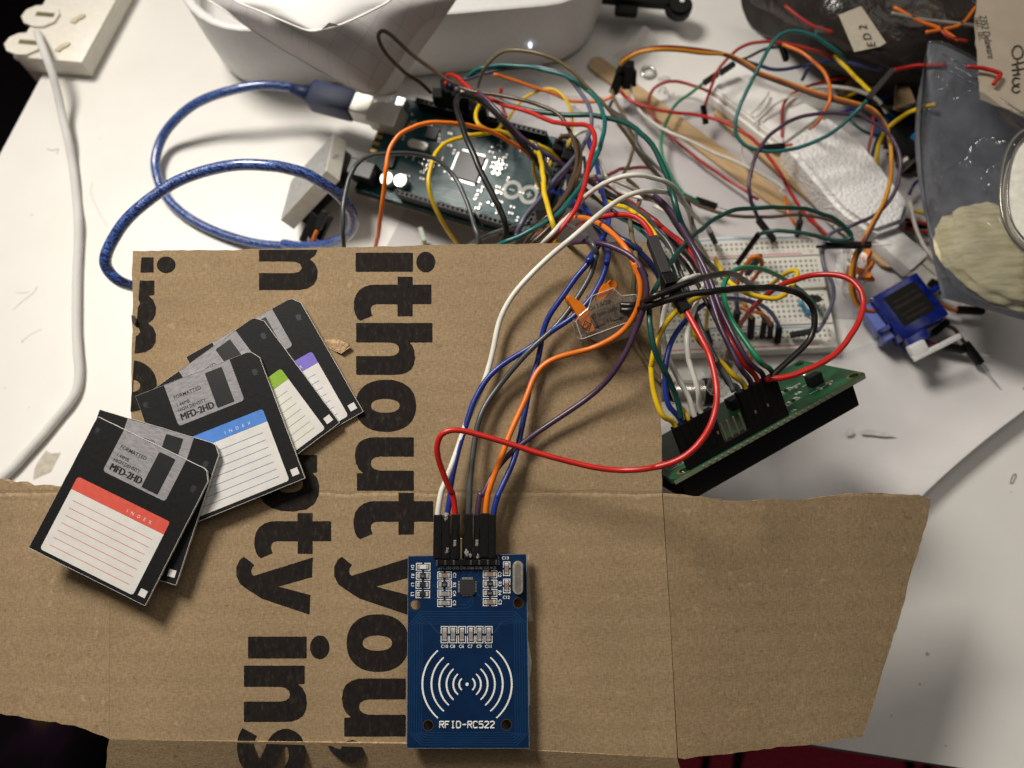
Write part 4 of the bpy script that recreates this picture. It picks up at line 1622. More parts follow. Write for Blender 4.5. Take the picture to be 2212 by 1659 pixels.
rows = [loopz(-9, 0), loopz(-4, .8), loopz(-2, 4), loopz(0, 20), loopz(2.2, TZ - 3), loopz(2.2, TZ - .8), loopz(1.2, TZ), loopz(-1.5, TZ), loopz(-2.5, TZ - 1), loopz(-3.5, TZ - 16), loopz(-8, TZ - 20), loopz(-30, TZ - 21), [Vector((TL / 2, TD / 2, TZ - 21))] * len(loopz(0, 0))]
mb = MB().grid([r + [r[0]] for r in rows])
part('tub_shell', mb, WTUB, tub, local=True, smooth=50)
g = TFm.inverted() @ V('P', 1145, 95, 22)
mb = MB()
mb.cyl((0, 0, 0), 1.1, .5, Matrix.Translation((g.x, -1.0, g.z)) @ Matrix.Rotation(math.pi / 2, 4, 'X') @ Matrix.Diagonal((.8, 1.6, 1, 1)), 20)
gl = NT('white_status_glow')
gl.set(Base_Color=(.8, .85, 1), Emission_Color=(.75, .82, 1.0), Emission_Strength=2.2)
part('status_light', mb, gl.m, tub, local=True)


def sheet_from(ctrl, nu=14, nv=14):
    """surface through a small table of control points"""
    rows = [catmull(r, nu) for r in ctrl]
    cols = [catmull([r[j] for r in rows], nv) for j in range(len(rows[0]))]
    return [[cols[j][i] for j in range(len(cols))] for i in range(len(cols[0]))]


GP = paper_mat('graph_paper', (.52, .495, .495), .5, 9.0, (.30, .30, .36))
ctrl = [[V('S', 185, -10, 74), V('S', 560, -90, 88), V('S', 900, -120, 84), V('S', 1420, -90, 76)],
        [V('S', 300, 62, 72), V('S', 560, 60, 88), V('S', 850, 40, 86), V('S', 1365, 5, 72)],
        [V('S', 445, 165, 64), V('S', 640, 170, 86), V('S', 900, 160, 82), V('S', 1290, 110, 60)],
        [V('S', 620, 272, 58), V('S', 780, 280, 78), V('S', 960, 275, 74), V('S', 1205, 240, 50)],
        [V('S', 790, 368, 58), V('S', 900, 385, 66), V('S', 1000, 390, 60), V('S', 1130, 360, 44)],
        [V('S', 935, 440, 50), V('S', 985, 448, 52), V('S', 1030, 450, 48), V('S', 1085, 440, 40)]]
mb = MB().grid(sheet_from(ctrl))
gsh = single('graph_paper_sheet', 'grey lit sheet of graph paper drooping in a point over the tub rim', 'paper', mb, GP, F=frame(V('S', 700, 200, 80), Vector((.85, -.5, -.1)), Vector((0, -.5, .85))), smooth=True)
ctrl = [[V('S', 1232, -20, 71.0), V('S', 1310, -20, 69), V('S', 1385, -20, 66)], [V('S', 1150, 140, 62), V('S', 1215, 135, 61), V('S', 1290, 120, 59)], [V('S', 1060, 300, 54.5), V('S', 1120, 290, 54), V('S', 1185, 270, 52)], [V('S', 955, 440, 51), V('S', 1025, 445, 51), V('S', 1090, 430, 48)]]
ctrl = [[p + (CAMV - p).normalized() * 4 for p in r] for r in ctrl]
mb = MB().grid(sheet_from(ctrl, 8, 10))
part('folded_margin', mb, paper_mat('paper_margin', (.56, .53, .51)), gsh, smooth=True)
ctrl = [[V('S', 300, -60, 98), V('S', 560, -120, 104), V('S', 800, -120, 104), V('S', 1100, -60, 98)],
        [V('S', 332, 3, 97), V('S', 560, 0, 103), V('S', 790, 0, 103), V('S', 1062, 0, 97)],
        [V('S', 440, 50, 97), V('S', 590, 60, 102), V('S', 790, 60, 102), V('S', 990, 42, 97)],
        [V('S', 560, 100, 98), V('S', 640, 108, 101), V('S', 770, 106, 101), V('S', 905, 84, 98)],
        [V('S', 655, 138, 99), V('S', 700, 146, 100), V('S', 745, 138, 100), V('S', 830, 116, 99)]]
mb = MB().grid(sheet_from(ctrl))
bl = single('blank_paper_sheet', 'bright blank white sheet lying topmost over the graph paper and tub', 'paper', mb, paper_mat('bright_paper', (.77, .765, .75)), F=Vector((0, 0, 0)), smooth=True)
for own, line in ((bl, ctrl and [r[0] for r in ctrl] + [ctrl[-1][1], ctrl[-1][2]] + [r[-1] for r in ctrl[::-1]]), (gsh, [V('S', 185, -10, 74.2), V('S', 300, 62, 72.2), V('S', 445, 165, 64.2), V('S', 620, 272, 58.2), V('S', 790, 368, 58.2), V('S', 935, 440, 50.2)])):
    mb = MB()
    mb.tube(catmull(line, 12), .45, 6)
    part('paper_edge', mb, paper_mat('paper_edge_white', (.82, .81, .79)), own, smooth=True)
mb = MB()
mb.add([V('S', 735, 140, 101.5), V('S', 772, 106, 104), V('S', 822, 119, 102), V('S', 775, 128, 102)], [(0, 1, 2, 3)])
single('turned_corner', 'small turned up grey paper corner at the edge of the blank sheet', 'paper scrap', mb, paper_mat('corner_paper', (.55, .55, .50)))

# ================================================================== blue cable, plug
mb = MB()
BC = [('11', [(2010, 610, 24), (1900, 572, 26), (1700, 553, 28), (1500, 585, 27), (1300, 655, 22), (1160, 755, 16), (1055, 885, 9), (1008, 1030, 6), (1020, 1150, 5), (1080, 1280, 4), (1210, 1400, 3.5), (1400, 1500), (1650, 1575, 5), (1860, 1595, 8)]),
      ('Z7', [(220, 1530, 10), (420, 1560, 14), (700, 1545, 24), (900, 1490, 32), (1030, 1400, 40), (1085, 1290, 46), (1070, 1150, 53), (985, 1005, 60), (850, 870, 66), (690, 765, 71), (500, 655, 75), (280, 590, 78)]),
      ('11', [(1760, 1075, 80), (1550, 1068, 80), (1350, 1103, 78), (1150, 1175, 76), (980, 1285, 74), (830, 1415, 71), (735, 1550, 67)]), ('21', [(685, 10, 64), (700, 90, 60), (770, 160, 56), (870, 198, 50), (1050, 230, 40), (1300, 240, 20)])]
pts = catmull(path3(BC), 8)
mb.tube(pts, 2.45, 14)


def blue_cable_mat():
    t = NT('blue_translucent_braid')
    mp = t.n('ShaderNodeMapping')
    mp.inputs['Scale'].default_value = (1, 1, 1)
    t.l(t.co(), mp.inputs[0])
    w_ = t.n('ShaderNodeTexWave')
    w_.bands_direction = 'DIAGONAL'
    w_.inputs['Scale'].default_value = 230
    w_.inputs['Distortion'].default_value = 11
    w_.inputs['Detail'].default_value = 3
    w_.inputs['Detail Scale'].default_value = 2
    t.l(mp.outputs[0], w_.inputs['Vector'])
    c = t.ramp(w_.outputs['Fac'], [(.15, (.006, .014, .085)), (.55, (.014, .045, .22)), (.9, (.06, .15, .46))])
    t.set(Base_Color=c, Roughness=.32, Specular_IOR_Level=.6, Coat_Weight=1.0, Coat_Roughness=.1)
    t.bump(w_.outputs['Fac'], .45, .0002)
    return t.m


BLUEC = blue_cable_mat()
uc = thing('usb_cable', 'thick translucent blue cable looped on the desk and plugged into the microcontroller board', 'cable', pts[0].copy())
part('cable_sheath', mb, BLUEC, uc, smooth=True)
gA, gB, gC = V('11', 1890, 575, 27), V('A', -180, 620, 26), V('A', 60, 690, 26)
mb = MB()
mb.tube([gA, gA.lerp(gB, .5), gB], [2.8, 3.6, 4.4], 14)
part('strain_relief', mb, mat('dark_blue_rubber', (.010, .022, .085), .5), uc, smooth=True)
GF = frame(gB, gC - gB, Vector((-.1, -.1, 1)))
L = (gC - gB).length
mb = MB()
mb.box((L / 2 + 1, 0, 0), (L + 4, 13.5, 11.5), None, 2.2)
part('plug_grip', mb, mat('dark_blue_rubber', (.010, .022, .085), .5), uc, local=False) if False else None
mb2 = MB()
mb2.add([GF @ v for v in mb.v], mb.f)
part('plug_grip', mb2, mat('dark_blue_rubber', (1, 1, 1)), uc, smooth=35)
mb = MB()
mb.box((L + 8, 0, 0), (11, 11.5, 10.2), GF, .8)
part('plug_shell', mb, mat('usb_shell_tin', (1, 1, 1)), uc)

# ================================================================== small display module standing on its edge, with plugs
s_ = 1.15
DM = Matrix(((.483, 0, .801, 0), (.863, 0, -.504, 0), (-.147, 0, -.324, 0), (0, 0, 0, 1)))
ex, ez = Vector((.713, .346, .61)), Vector((.699, -.277, -.659))
d0 = Vector((-88.4, 215.1, 42.5))
DF = frame(d0, ex, ez)
dm = thing('led_matrix_module', 'pale grey display module standing on edge by the blue cable', 'display module', DF)
q = 38
mb = MB()
mb.box((-q / 2, -q / 2, 4), (q, q, 8), None, .3)
part('module_case', mb, mat('pale_grey_abs', (.60, .585, .52), .5, var=.06), dm, local=True)
mb = MB()
mb.box((-q / 2, -q / 2, -.04), (q - .8, q - .8, .08))


def speck_mat():
    t = NT('brushed_grey_face')
    mp = t.n('ShaderNodeMapping')
    mp.inputs['Scale'].default_value = (900, 160, 400)
    mp.inputs['Rotation'].default_value = (0, 0, .7)
    t.l(t.co(), mp.inputs[0])
    t.set(Base_Color=t.ramp(t.noise(1, 5, .7, mp.outputs[0]), [(.3, (.15, .15, .155)), (.7, (.42, .42, .41))]), Roughness=.5)
    return t.m


part('display_face', mb, speck_mat(), dm, local=True)
mb = MB()
for i, (y, w_) in enumerate(((.40, .13), (.46, .2), (.52, .16), (.57, .1))):
    vs, fs = text_fill(('1088', '788BS', 'AS2', '1')[i], 1.3, 'CENTER', 0)
    M_ = Matrix.Translation((.05, -q * y, 4 + (i - 1.5) * 1.2)) @ Matrix.Rotation(math.pi / 2, 4, 'Y') @ Matrix.Rotation(math.radians(90), 4, 'Z')
    mb.add(vs, fs, M_)
part('printed_lettering', mb, mat('faded_grey_print', (.20, .20, .19), .6), dm, local=True)
mb = MB()
mb.box((-q / 2 + 1, -q / 2, 10.5), (q - 6, q - 8, 5), None, .4)
part('pin_base', mb, BLACKP, dm, local=True)


def plug_between(mb, a, b, wd=2.5, bev=.3, pin=0.0, hgt=None):
    F = frame_x(a, b - a, Vector((0, 0, 1)) if abs((b - a).normalized().z) < .95 else Vector((0, 1, 0)))
    L = (b - a).length
    mb.m = 0
    mb.box((L / 2, 0, 0), (L, wd, hgt or wd), F, bev)
    if pin:
        mb.m = 1
        mb.tube([F @ Vector((L, 0, 0)), F @ Vector((L + pin, 0, 0))], .32, 6)


WIRE = {
    'red': (.44, .012, .008), 'white': (.64, .62, .55), 'blue': (.008, .026, .20), 'slate': (.050, .056, .058), 'purple': (.050, .024, .055), 'orange': (.66, .15, .006), 'black': (.005, .005, .005),
    'yellow': (.66, .44, .006), 'teal': (.006, .11, .105), 'brown': (.070, .042, .022), 'olive': (.15, .115, .06), 'green': (.010, .19, .085), 'navy': (.010, .018, .085), 'darkgreen': (.004, .055, .042), 'greyblue': (.10, .105, .15),
    'silver': (.24, .22, .19), 'dimred': (.34, .02, .014), 'amber': (.60, .36, .02)}


def wmat(c):
    return mat('wire_' + c, WIRE[c], .36, var=.14, vscale=130, bump=.12, bscale=420, spec=.5)


for i, (c, a, b, end) in enumerate((('slate', (610, 1150, 22), (450, 1500, 14), (430, 1640, 8)), ('silver', (650, 1180, 26), (540, 1440, 20), (560, 1640, 12)), ('orange', (740, 1120, 32), (640, 1350, 28), (570, 1640, 14)), ('yellow', (800, 1180, 22), (660, 1480, 16), (760, 1660, 10)))):
    pa, pb, pe = V('Z7', *a), V('Z7', *b), V('Z7', *end)
    r_ = thing('jumper_wire', ('grey', 'silver grey', 'orange', 'yellow')[i] + ' jumper wire with black plug hanging from the small display module', 'jumper wire', pb.copy(), 'jumper wires of the small display module')
    mb = MB()
    plug_between(mb, pa, pb, 3.0)
    part('plug', mb, [BLACKP], r_)
    mb = MB()
    mb.tube(catmull([pb, pb.lerp(pe, .5) + Vector((0, 0, 2)), pe, pe + (pe - pb) * .8 - Vector((0, 0, 6))], 6), .95, 8)
    part('insulation', mb, wmat(c), r_, smooth=True)

# ================================================================== wooden sticks, white case, foam, white usb plug
def stick_mat():
    t = NT('birch_stick')
    mp = t.n('ShaderNodeMapping')
    mp.inputs['Scale'].default_value = (60, 900, 900)
    t.l(t.co(), mp.inputs[0])
    f = t.noise(1, 4, .6, mp.outputs[0])
    t.set(Base_Color=t.ramp(f, [(.3, (.44, .29, .14)), (.7, (.56, .40, .22))]), Roughness=.6)
    t.bump(f, .2, .0002)
    return t.m


STICK = stick_mat()
for a, b, lab in ((V('P', 1290, 140, 1.2), V('P', 1690, 440, 1.2), 'pale wooden craft stick, the one further from the white foam block'), (V('P', 1562, 245, 3.5), V('P', 1915, 560, 3.0), 'pale wooden craft stick wedged between the white case and foam block')):
    L = (b - a).length
    F = frame(a, b - a, Vector((0, 0, 1)))
    mb = MB()
    mb.prism(rrect(-5, -5, L + 5, 5, 4.99, 9), -.9, .9)
    single('wooden_stick', lab, 'craft stick', mb, STICK, F=F, local=True, group='wooden craft sticks')
# white hinged case
cs = [V('B', *p_, 13) for p_ in ((338, 405), (905, 735), (640, 930), (195, 585))]
F = frame(cs[3], cs[2] - cs[3], Vector((0, 0, 1)))
cc = [F.inverted() @ v for v in cs]
case = thing('white_case', 'flat white plastic case with ridged edge under the orange ribbon cable', 'plastic case', F)
WCASE = mat('white_case_plastic', (.88, .87, .84), .3, var=.03)
mb = MB()
mb.prism([(v.x, v.y) for v in (cc[3], cc[2], cc[1], cc[0])], -12.5, 0)
part('case_body', mb, WCASE, case, local=True)
mb = MB()
L = cc[2].x
mb.box((L / 2, 1.6, .5), (L * .98, 1.1, 1.2), None, .3)
mb.box((L / 2, -1.2, -5), (L * .98, 2.0, 5), None, .5)
mb.box((L * .62, 8, .4), (1.2, 12, .8), None, .3)
part('case_ridge', mb, WCASE, case, local=True)
# foam block
fo = [V('B', *p_, 19) for p_ in ((665, 925), (935, 735), (1190, 930), (1480, 1310), (1440, 1440), (1250, 1510), (1030, 1360))]


def foam_mat():
    t = NT('white_bubble_foam')
    vo = t.n('ShaderNodeTexVoronoi')
    vo.inputs['Scale'].default_value = 560
    t.l(t.co(), vo.inputs['Vector'])
    n = t.noise(900, 3)
    t.set(Base_Color=t.ramp(vo.outputs['Distance'], [(.0, (.94, .935, .93)), (.7, (.86, .855, .85))]), Roughness=.3, Specular_IOR_Level=.6, Subsurface_Weight=.4)
    t.b.inputs['Subsurface Radius'].default_value = (.003, .003, .003)
    t.bump(t.math('ADD', t.math('MULTIPLY', vo.outputs['Distance'], -1.3), n), .6, .0008)
    return t.m


mb = MB()
b = bmesh.new()
vs_ = [b.verts.new(v) for v in fo]
f_ = b.faces.new(vs_)
r_ = bmesh.ops.extrude_face_region(b, geom=[f_])
for v in [g_ for g_ in r_['geom'] if isinstance(g_, bmesh.types.BMVert)]:
    v.co.z -= 17
bmesh.ops.bevel(b, geom=b.edges[:], offset=2.5, segments=3, affect='EDGES')
mb.bm(b)
single('foam_block', 'white bubbly packing foam block between craft stick and grey bag', 'foam block', mb, foam_mat(), smooth=50)
# white usb plug
a, b = V('Z5', 760, 120, 8), V('Z5', 1085, 400, 8)
F = frame(a, b - a, Vector((0, 0, 1)))
L = (b - a).length
up = thing('usb_plug', 'white charging plug with a bare metal tip next to the blue servo', 'usb plug', F)
mb = MB()
mb.box((L / 2 - 12, 0, 0), (L + 24, 14.5, 9), None, 2.2)
part('plug_body', mb, mat('white_abs', (1, 1, 1)), up, local=True, smooth=35)
mb = MB()
mb.box((L + 5.5, 0, 0), (11.5, 11.5, 4.6), None, .4)
part('plug_shell', mb, mat('nickel_tip', (.80, .76, .66), .3, .5), up, local=True)
mb = MB()
mb.box((L + 5, 1.5, 2.35), (9, .5, .12))
part('shell_seam', mb, BLACKG, up, local=True)

# ================================================================== grey static bag with its load, dark bag of parts, envelope
def bag_mat():
    t = NT('static_shield_film')
    x = t.xyz()
    n = t.noise(26, 4, .6)
    mp = t.n('ShaderNodeMapping')
    mp.inputs['Scale'].default_value = (120, 14, 14)
    mp.inputs['Rotation'].default_value = (0, 0, .55)
    t.l(t.co(), mp.inputs[0])
    cr = t.noise(1, 4, .55, mp.outputs[0])
    t.set(Base_Color=t.ramp(n, [(.3, (.060, .070, .095)), (.7, (.13, .135, .150))]), Roughness=.2, Specular_IOR_Level=1.0)
    rg = t.math('ABSOLUTE', t.math('SUBTRACT', t.noise(38, 3, .5), .5))
    rg2 = t.math('ABSOLUTE', t.math('SUBTRACT', t.noise(85, 3, .5, mp.outputs[0]), .5))
    t.bump(t.math('SUBTRACT', t.math('MULTIPLY', cr, .8), t.math('MULTIPLY', t.math('SQRT', rg), 1.3)), 1.0, .0035)
    tr = t.n('ShaderNodeBsdfTransparent')
    mx = t.n('ShaderNodeMixShader')
    mx.inputs[0].default_value = .68
    t.l(t.b.outputs[0], mx.inputs[1])
    t.l(tr.outputs[0], mx.inputs[2])
    t.l(mx.outputs[0], t.out.inputs[0])
    return t.m


BAGM = bag_mat()
H_ = 52
ctrl = [[V('P', 2006, 88, 58), V('P', 2044, 92, 60), V('P', 2130, 135, 62), V('P', 2212, 185, 62), V('P', 2330, 250, 60)],
        [V('P', 1993, 240, 54), V('P', 2040, 240, 66), V('P', 2120, 260, 76), V('P', 2212, 290, 80), V('P', 2330, 330, 78)],
        [V('P', 1991, 330, 50), V('P', 2050, 340, 68), V('P', 2130, 350, 80), V('P', 2212, 370, 86), V('P', 2330, 400, 84)],
        [V('P', 2001, 440, 46), V('P', 2060, 455, 64), V('P', 2140, 470, 78), V('P', 2212, 480, 84), V('P', 2330, 500, 82)],
        [V('P', 2020, 552, 42), V('P', 2075, 560, 56), V('P', 2140, 575, 66), V('P', 2212, 590, 70), V('P', 2330, 610, 68)],
        [V('P', 2041, 640, 38), V('P', 2090, 652, 42), V('P', 2150, 668, 45), V('P', 2212, 686, 46), V('P', 2330, 715, 46)]]
gr = sheet_from(ctrl, 14, 12)
apex = V('P', 2035, 120, 60)
for i, r in enumerate(gr):
    for j, p_ in enumerate(r):
        k_ = min(1, min(i, len(gr) - 1 - i, j) / 6)
        fx, fy = p_.x - apex.x, p_.y - apex.y
        an, rr_ = math.atan2(fy, fx), math.hypot(fx, fy)
        p_.z += k_ * (3.0 * noise.noise(Vector((p_.x * .05, p_.y * .028, 3))) + 2.6 * min(1, rr_ / 25) * noise.noise(Vector((an * 7.5, 2, rr_ * .006))) + 1.4 * noise.noise(Vector((an * 17, 7, rr_ * .01))))
bag = thing('static_bag', 'smoky grey translucent zip bag holding something cream coloured beside the foam', 'plastic bag', V('P', 2120, 400, 0))
mb = MB().grid(gr)
part('bag_film', mb, BAGM, bag, smooth=True)
mb = MB()
under = [[p_ - Vector((0, 0, 2 + min(1, min(i, len(gr) - 1 - i, j) / 6) * max(0, p_.z - 46))) for j, p_ in enumerate(r)] for i, r in enumerate(gr)]
mb.grid(under)
part('bag_back', mb, mat('static_bag_back', (.12, .13, .155), .4, var=.4, vscale=80), bag, smooth=True)
mb = MB()
for k_ in (0, 1, 2):
    mb.tube([Vector(p_) + Vector((0, 0, .4)) for p_ in catmull([V('P', 2035 + 0 * k_, 118 + 14 * k_, 63), V('P', 2120, 165 + 13 * k_, 66 + k_), V('P', 2212, 222 + 13 * k_, 68 + k_), V('P', 2320, 285 + 13 * k_, 66 + k_)], 6)], .5, 6)
part('zip_ridge', mb, BAGM, bag, smooth=True)
mb = lump(0, 0, 0, 1, 1, 1, 4.7, n=60, m=30, amp=.14)
c_ = V('P', 2188, 545, 50)
mb.v = [Vector((c_.x + v.x * 30 + v.y * 3, c_.y + v.y * 25 - v.x * 10, 44 + v.z * 9)) for v in mb.v]
def cream_mat():
    t = NT('cream_fibre_padding')
    mp = t.n('ShaderNodeMapping')
    mp.inputs['Scale'].default_value = (60, 420, 200)
    mp.inputs['Rotation'].default_value = (0, 0, -.6)
    t.l(t.co(), mp.inputs[0])
    f = t.noise(1, 5, .7, mp.outputs[0])
    t.set(Base_Color=t.ramp(f, [(.3, (.60, .52, .27)), (.55, (.86, .79, .52)), (.75, (.92, .89, .74))]), Roughness=.8)
    t.bump(f, .5, .0010)
    return t.m


single('cream_padding', 'crumpled cream padding showing through the smoky bag', 'padding', mb, cream_mat(), smooth=True)
# clear round edged box resting on the bag
c_ = V('P', 2290, 420, 92)
F = frame(c_, Vector((1, -.1, 0)), Vector((-.3, -.1, 1)))
rb = thing('clear_lidded_box', 'white object in a clear rounded case lying on the smoky bag', 'plastic case', F)
mb = MB()
mb.prism(smooth2([(-17, -17), (-19, 4), (-13, 22), (6, 28), (30, 20), (34, -10), (20, -26), (-4, -28)], 6), -3, 4)
part('white_insert', mb, mat('ivory_insert', (.70, .68, .60), .4), rb, local=True)
mb = MB()
ring = catmull([Vector((x, y, 4.4)) for x, y in ((-19, -18), (-21.5, 4), (-15, 24.5), (6, 31), (32, 22), (37, -10), (22, -29), (-4, -31))], 8, True)
mb.tube(ring + [ring[0]], .7, 8, False)
ring2 = [Vector((p_.x * .90, p_.y * .9, 5.0)) for p_ in ring]
mb.tube(ring2 + [ring2[0]], .35, 8, False)
part('clear_rim', mb, mat('smoked_clear_rim', (.16, .15, .13), .15, .4), rb, local=True, smooth=True)

# dark bag of parts
def dark_bag_mat():
    t = NT('dark_parts_bag_film')
    n = t.noise(34, 5, .65)
    t.set(Base_Color=t.ramp(n, [(.30, (.012, .010, .009)), (.55, (.035, .027, .023)), (.75, (.075, .060, .052))]), Roughness=.25, Specular_IOR_Level=.6)
    t.bump(t.noise(45, 4, .6), .9, .004)
    tr = t.n('ShaderNodeBsdfTransparent')
    mx = t.n('ShaderNodeMixShader')
    mx.inputs[0].default_value = .35
    t.l(t.b.outputs[0], mx.inputs[1])
    t.l(tr.outputs[0], mx.inputs[2])
    t.l(mx.outputs[0], t.out.inputs[0])
    return t.m


DBM = dark_bag_mat()
rows_px = [[(1605, -60), (1800, -80), (2000, -80), (2200, -80), (2400, -80)], [(1612, 0), (1760, 0), (1930, 0), (2110, 0), (2330, 0)], [(1640, 45), (1770, 60), (1930, 62), (2100, 62), (2300, 60)], [(1720, 85), (1800, 110), (1930, 118), (2060, 118), (2260, 120)], [(1800, 122), (1850, 145), (1930, 160), (2030, 168), (2200, 170)], [(1862, 150), (1890, 165), (1940, 178), (2010, 185), (2150, 188)]]
zz = [[30, 52, 60, 60, 50], [16, 48, 58, 58, 50], [8, 44, 54, 54, 46], [5, 34, 46, 46, 40], [4, 20, 32, 34, 30], [2, 4, 8, 10, 10]]
ctrl = [[V('P', *p_, z) for p_, z in zip(r, zr)] for r, zr in zip(rows_px, zz)]
gr = sheet_from(ctrl, 8, 8)
for i, r in enumerate(gr):
    for j, p_ in enumerate(r):
        p_.z = max(1, p_.z + 5 * noise.noise(p_ * .04) * min(1, j / 5))
db = thing('parts_bag', 'dark crinkled clear bag full of electronic parts at the back of the desk', 'plastic bag', V('P', 1900, 80, 0))
mb = MB().grid(gr)
part('bag_film', mb, DBM, db, smooth=True)
mb = MB().grid([[Vector((p_.x, p_.y, max(.5, p_.z - 7))) for p_ in r] for r in gr])
part('bag_filling', mb, mat('dark_filling', (.022, .016, .014), .7, var=.8, vscale=90, bump=1, bscale=140), db, smooth=True)
tg = [V('P', *p_, 60) for p_ in ((1812, 32), (1860, 13), (1914, 92), (1902, 100), (1846, 112))]
tgF = frame(tg[0], tg[1] - tg[0], Vector((-.1, -.3, 1)))
mb = MB()
plate(mb, tg, Vector((0, 0, 1)), .3)
tag_o = single('paper_tag', 'beige paper tag with two capital letters and a numeral on the dark parts bag', 'paper tag', mb, [mat('beige_tag', (.44, .39, .31), .8, var=.08), mat('beige_tag', (1, 1, 1))], F=tgF)
mb = MB()
for s, x, y, a_ in (('2', 1865, 58, -112), ('D', 1874, 78, -112), ('E', 1883, 95, -112)):
    vs, fs = text_fill(s, 4.0, 'CENTER', .02)
    q_ = V('P', x, y, 60.6)
    mb.add(vs, fs, Matrix.Translation(q_) @ Matrix.Rotation(math.radians(a_ + 205), 4, 'Z'))
part('printed_lettering', mb, mat('tag_ink', (.03, .028, .026), .7), tag_o)
for nm, c_, pts_ in (('red', 'dimred', ((1695, 12), (1730, 40), (1760, 58), (1800, 70))), ('orange', 'orange', ((2108, 15), (2080, 50), (2045, 62), (2000, 70))), ('orange', 'orange', ((1930, 15), (1985, 45), (2030, 62), (2070, 88))),
                     ('grey', 'silver', ((1925, 28), (1990, 42), (2060, 50), (2110, 56))), ('red', 'dimred', ((2030, 62), (2050, 80), (2090, 90)))):
    mb = MB()
    mb.tube(catmull([V('P', x, y, 61 if x > 1800 else 50) for x, y in pts_], 6), .9, 6)
    part('loose_wire', mb, wmat(c_), db, smooth=True)
rnd = random.Random(11)
for i in range(14):
    x, y = rnd.uniform(1760, 2080), rnd.uniform(8, 135)
    if y > 30 + (2100 - x) * .4 or (1805 < x < 1920 and y < 115):
        continue
    q_ = V('P', x, y, 57 - .12 * y)
    mb = MB()
    mb.box((0, 0, 0), (rnd.uniform(3, 7), rnd.uniform(2, 4), 3), Matrix.Translation(q_) @ Matrix.Rotation(rnd.uniform(0, 3), 4, 'Z'), .4)
    part('loose_component', mb, mat('part_col_%s' % 'abc'[i % 3], ((.25, .22, .16), (.03, .05, .05), (.12, .03, .03))[i % 3], .4), db)
# envelope with printing and handwriting
ev = [V('P', *p_, 70) for p_ in ((2112, -20), (2106, 58), (2112, 140), (2118, 215), (2330, 300), (2330, -40))]
mb = MB()
evF = frame(ev[0], Vector((1, 0, 0)), Vector((0, 0, 1)))
plate(mb, rough_edge(ev, 3, .5), Vector((0, 0, 1)), .5)
env = single('envelope', 'beige envelope with a printed address and handwriting behind the smoky bag', 'envelope', mb, [mat('kraft_envelope', (.40, .34, .26), .8, var=.08, vscale=60, bump=.2, bscale=120)] * 2, F=evF)
INKB = mat('envelope_ink', (.05, .042, .036), .8)


def env_text(s, x, y, h, bold=0.0, ang=-92, sx=.8, al='LEFT'):
    vs, fs = text_fill(s, h, al, bold, 1.05, sx)
    mb.add(vs, fs, Matrix.Translation(V('P', x, y, 70.3)) @ Matrix.Rotation(math.radians(ang), 4, 'Z'))


mb = MB()
env_text('2352 Delaware', 2122, 33, 3.4, .012)
env_text('1661.. 101..', 2109, 36, 2.6, .0)
part('printed_lettering', mb, INKB, env)
mb = MB()
hw = [((2192, 100), (2186, 112), (2192, 126), (2205, 124), (2210, 110), (2202, 99), (2192, 100)), ((2186, 140), (2212, 134)), ((2198, 130), (2196, 146)), ((2186, 152), (2212, 148)), ((2200, 146), (2198, 158)), ((2188, 162), (2203, 160)), ((2203, 170), (2192, 168), (2187, 176), (2192, 184), (2202, 180)), ((2202, 188), (2190, 186), (2186, 194), (2194, 200), (2203, 196))]
for h_ in hw:
    mb.tube(catmull([V('P', x, y, 70.4) for x, y in h_], 4), .35, 5)
part('handwritten_lettering', mb, INKB, env)

# ================================================================== little things at the back
c_ = V('P', 1400, 22, 16)
blk = thing('black_clip', 'black plastic clip with two lobes at the far edge beyond the wires', 'clip', c_)
mb = MB()
M_ = frame(c_, Vector((1, -.1, 0)), Vector((0, -.2, 1)))
mb.box((-8, 9, 0), (40, 13, 7), M_, 2.5)
mb.box((-12, 1, -2), (13, 9, 5), M_, 2)
part('clip_jaw', mb, BLACKP, blk, smooth=35)
mb = MB()
mb.cyl((0, 0, -5), 7.5, 8, M_ @ Matrix.Translation((17, 4, 0)), 28, bev=2)
part('clip_knob', mb, BLACKP, blk, smooth=35)
mb = MB()
mb.box((18, 7, 3.3), (2.5, 5, .4), M_, .1)
part('clip_spring', mb, STEEL, blk)
c_ = V('Z6', 865, 495, 1.5)
mb = MB()
mb.tube([c_ + Vector((3.6 * math.cos(a), 3.6 * math.sin(a), 0)) for a in [2 * math.pi * i / 32 for i in range(33)]], .85, 10, False)
single('metal_ring', 'small silver washer ring on the white paper by the craft stick', 'washer', mb, STEEL, smooth=True)
ctrl = [[V('Z6', 520, 350, 2), V('Z6', 640, 250, 12), V('Z6', 760, 80, 3)], [V('Z6', 600, 380, 3), V('Z6', 720, 260, 10), V('Z6', 850, 60, 8)], [V('Z6', 700, 330, 2), V('Z6', 850, 280, 4), V('Z6', 960, 180, 2)]]
mb = MB().grid(sheet_from(ctrl, 5, 5))
single('clear_film_scrap', 'crumpled scrap of clear film catching light behind the brown ribbon', 'film scrap', mb, clear_mat('clear_film', (.8, .78, .74), .62, .12, .7, 160))
c_ = V('P', 1130, 215, 1.0)
mb = MB()
mb.cyl((c_.x, c_.y, .5), 15, .5, None, 40)
single('round_film_disc', 'faint clear round disc on white paper under the teal wires', 'disc', mb, clear_mat('faint_disc_film', (.6, .6, .6), .86, .3))
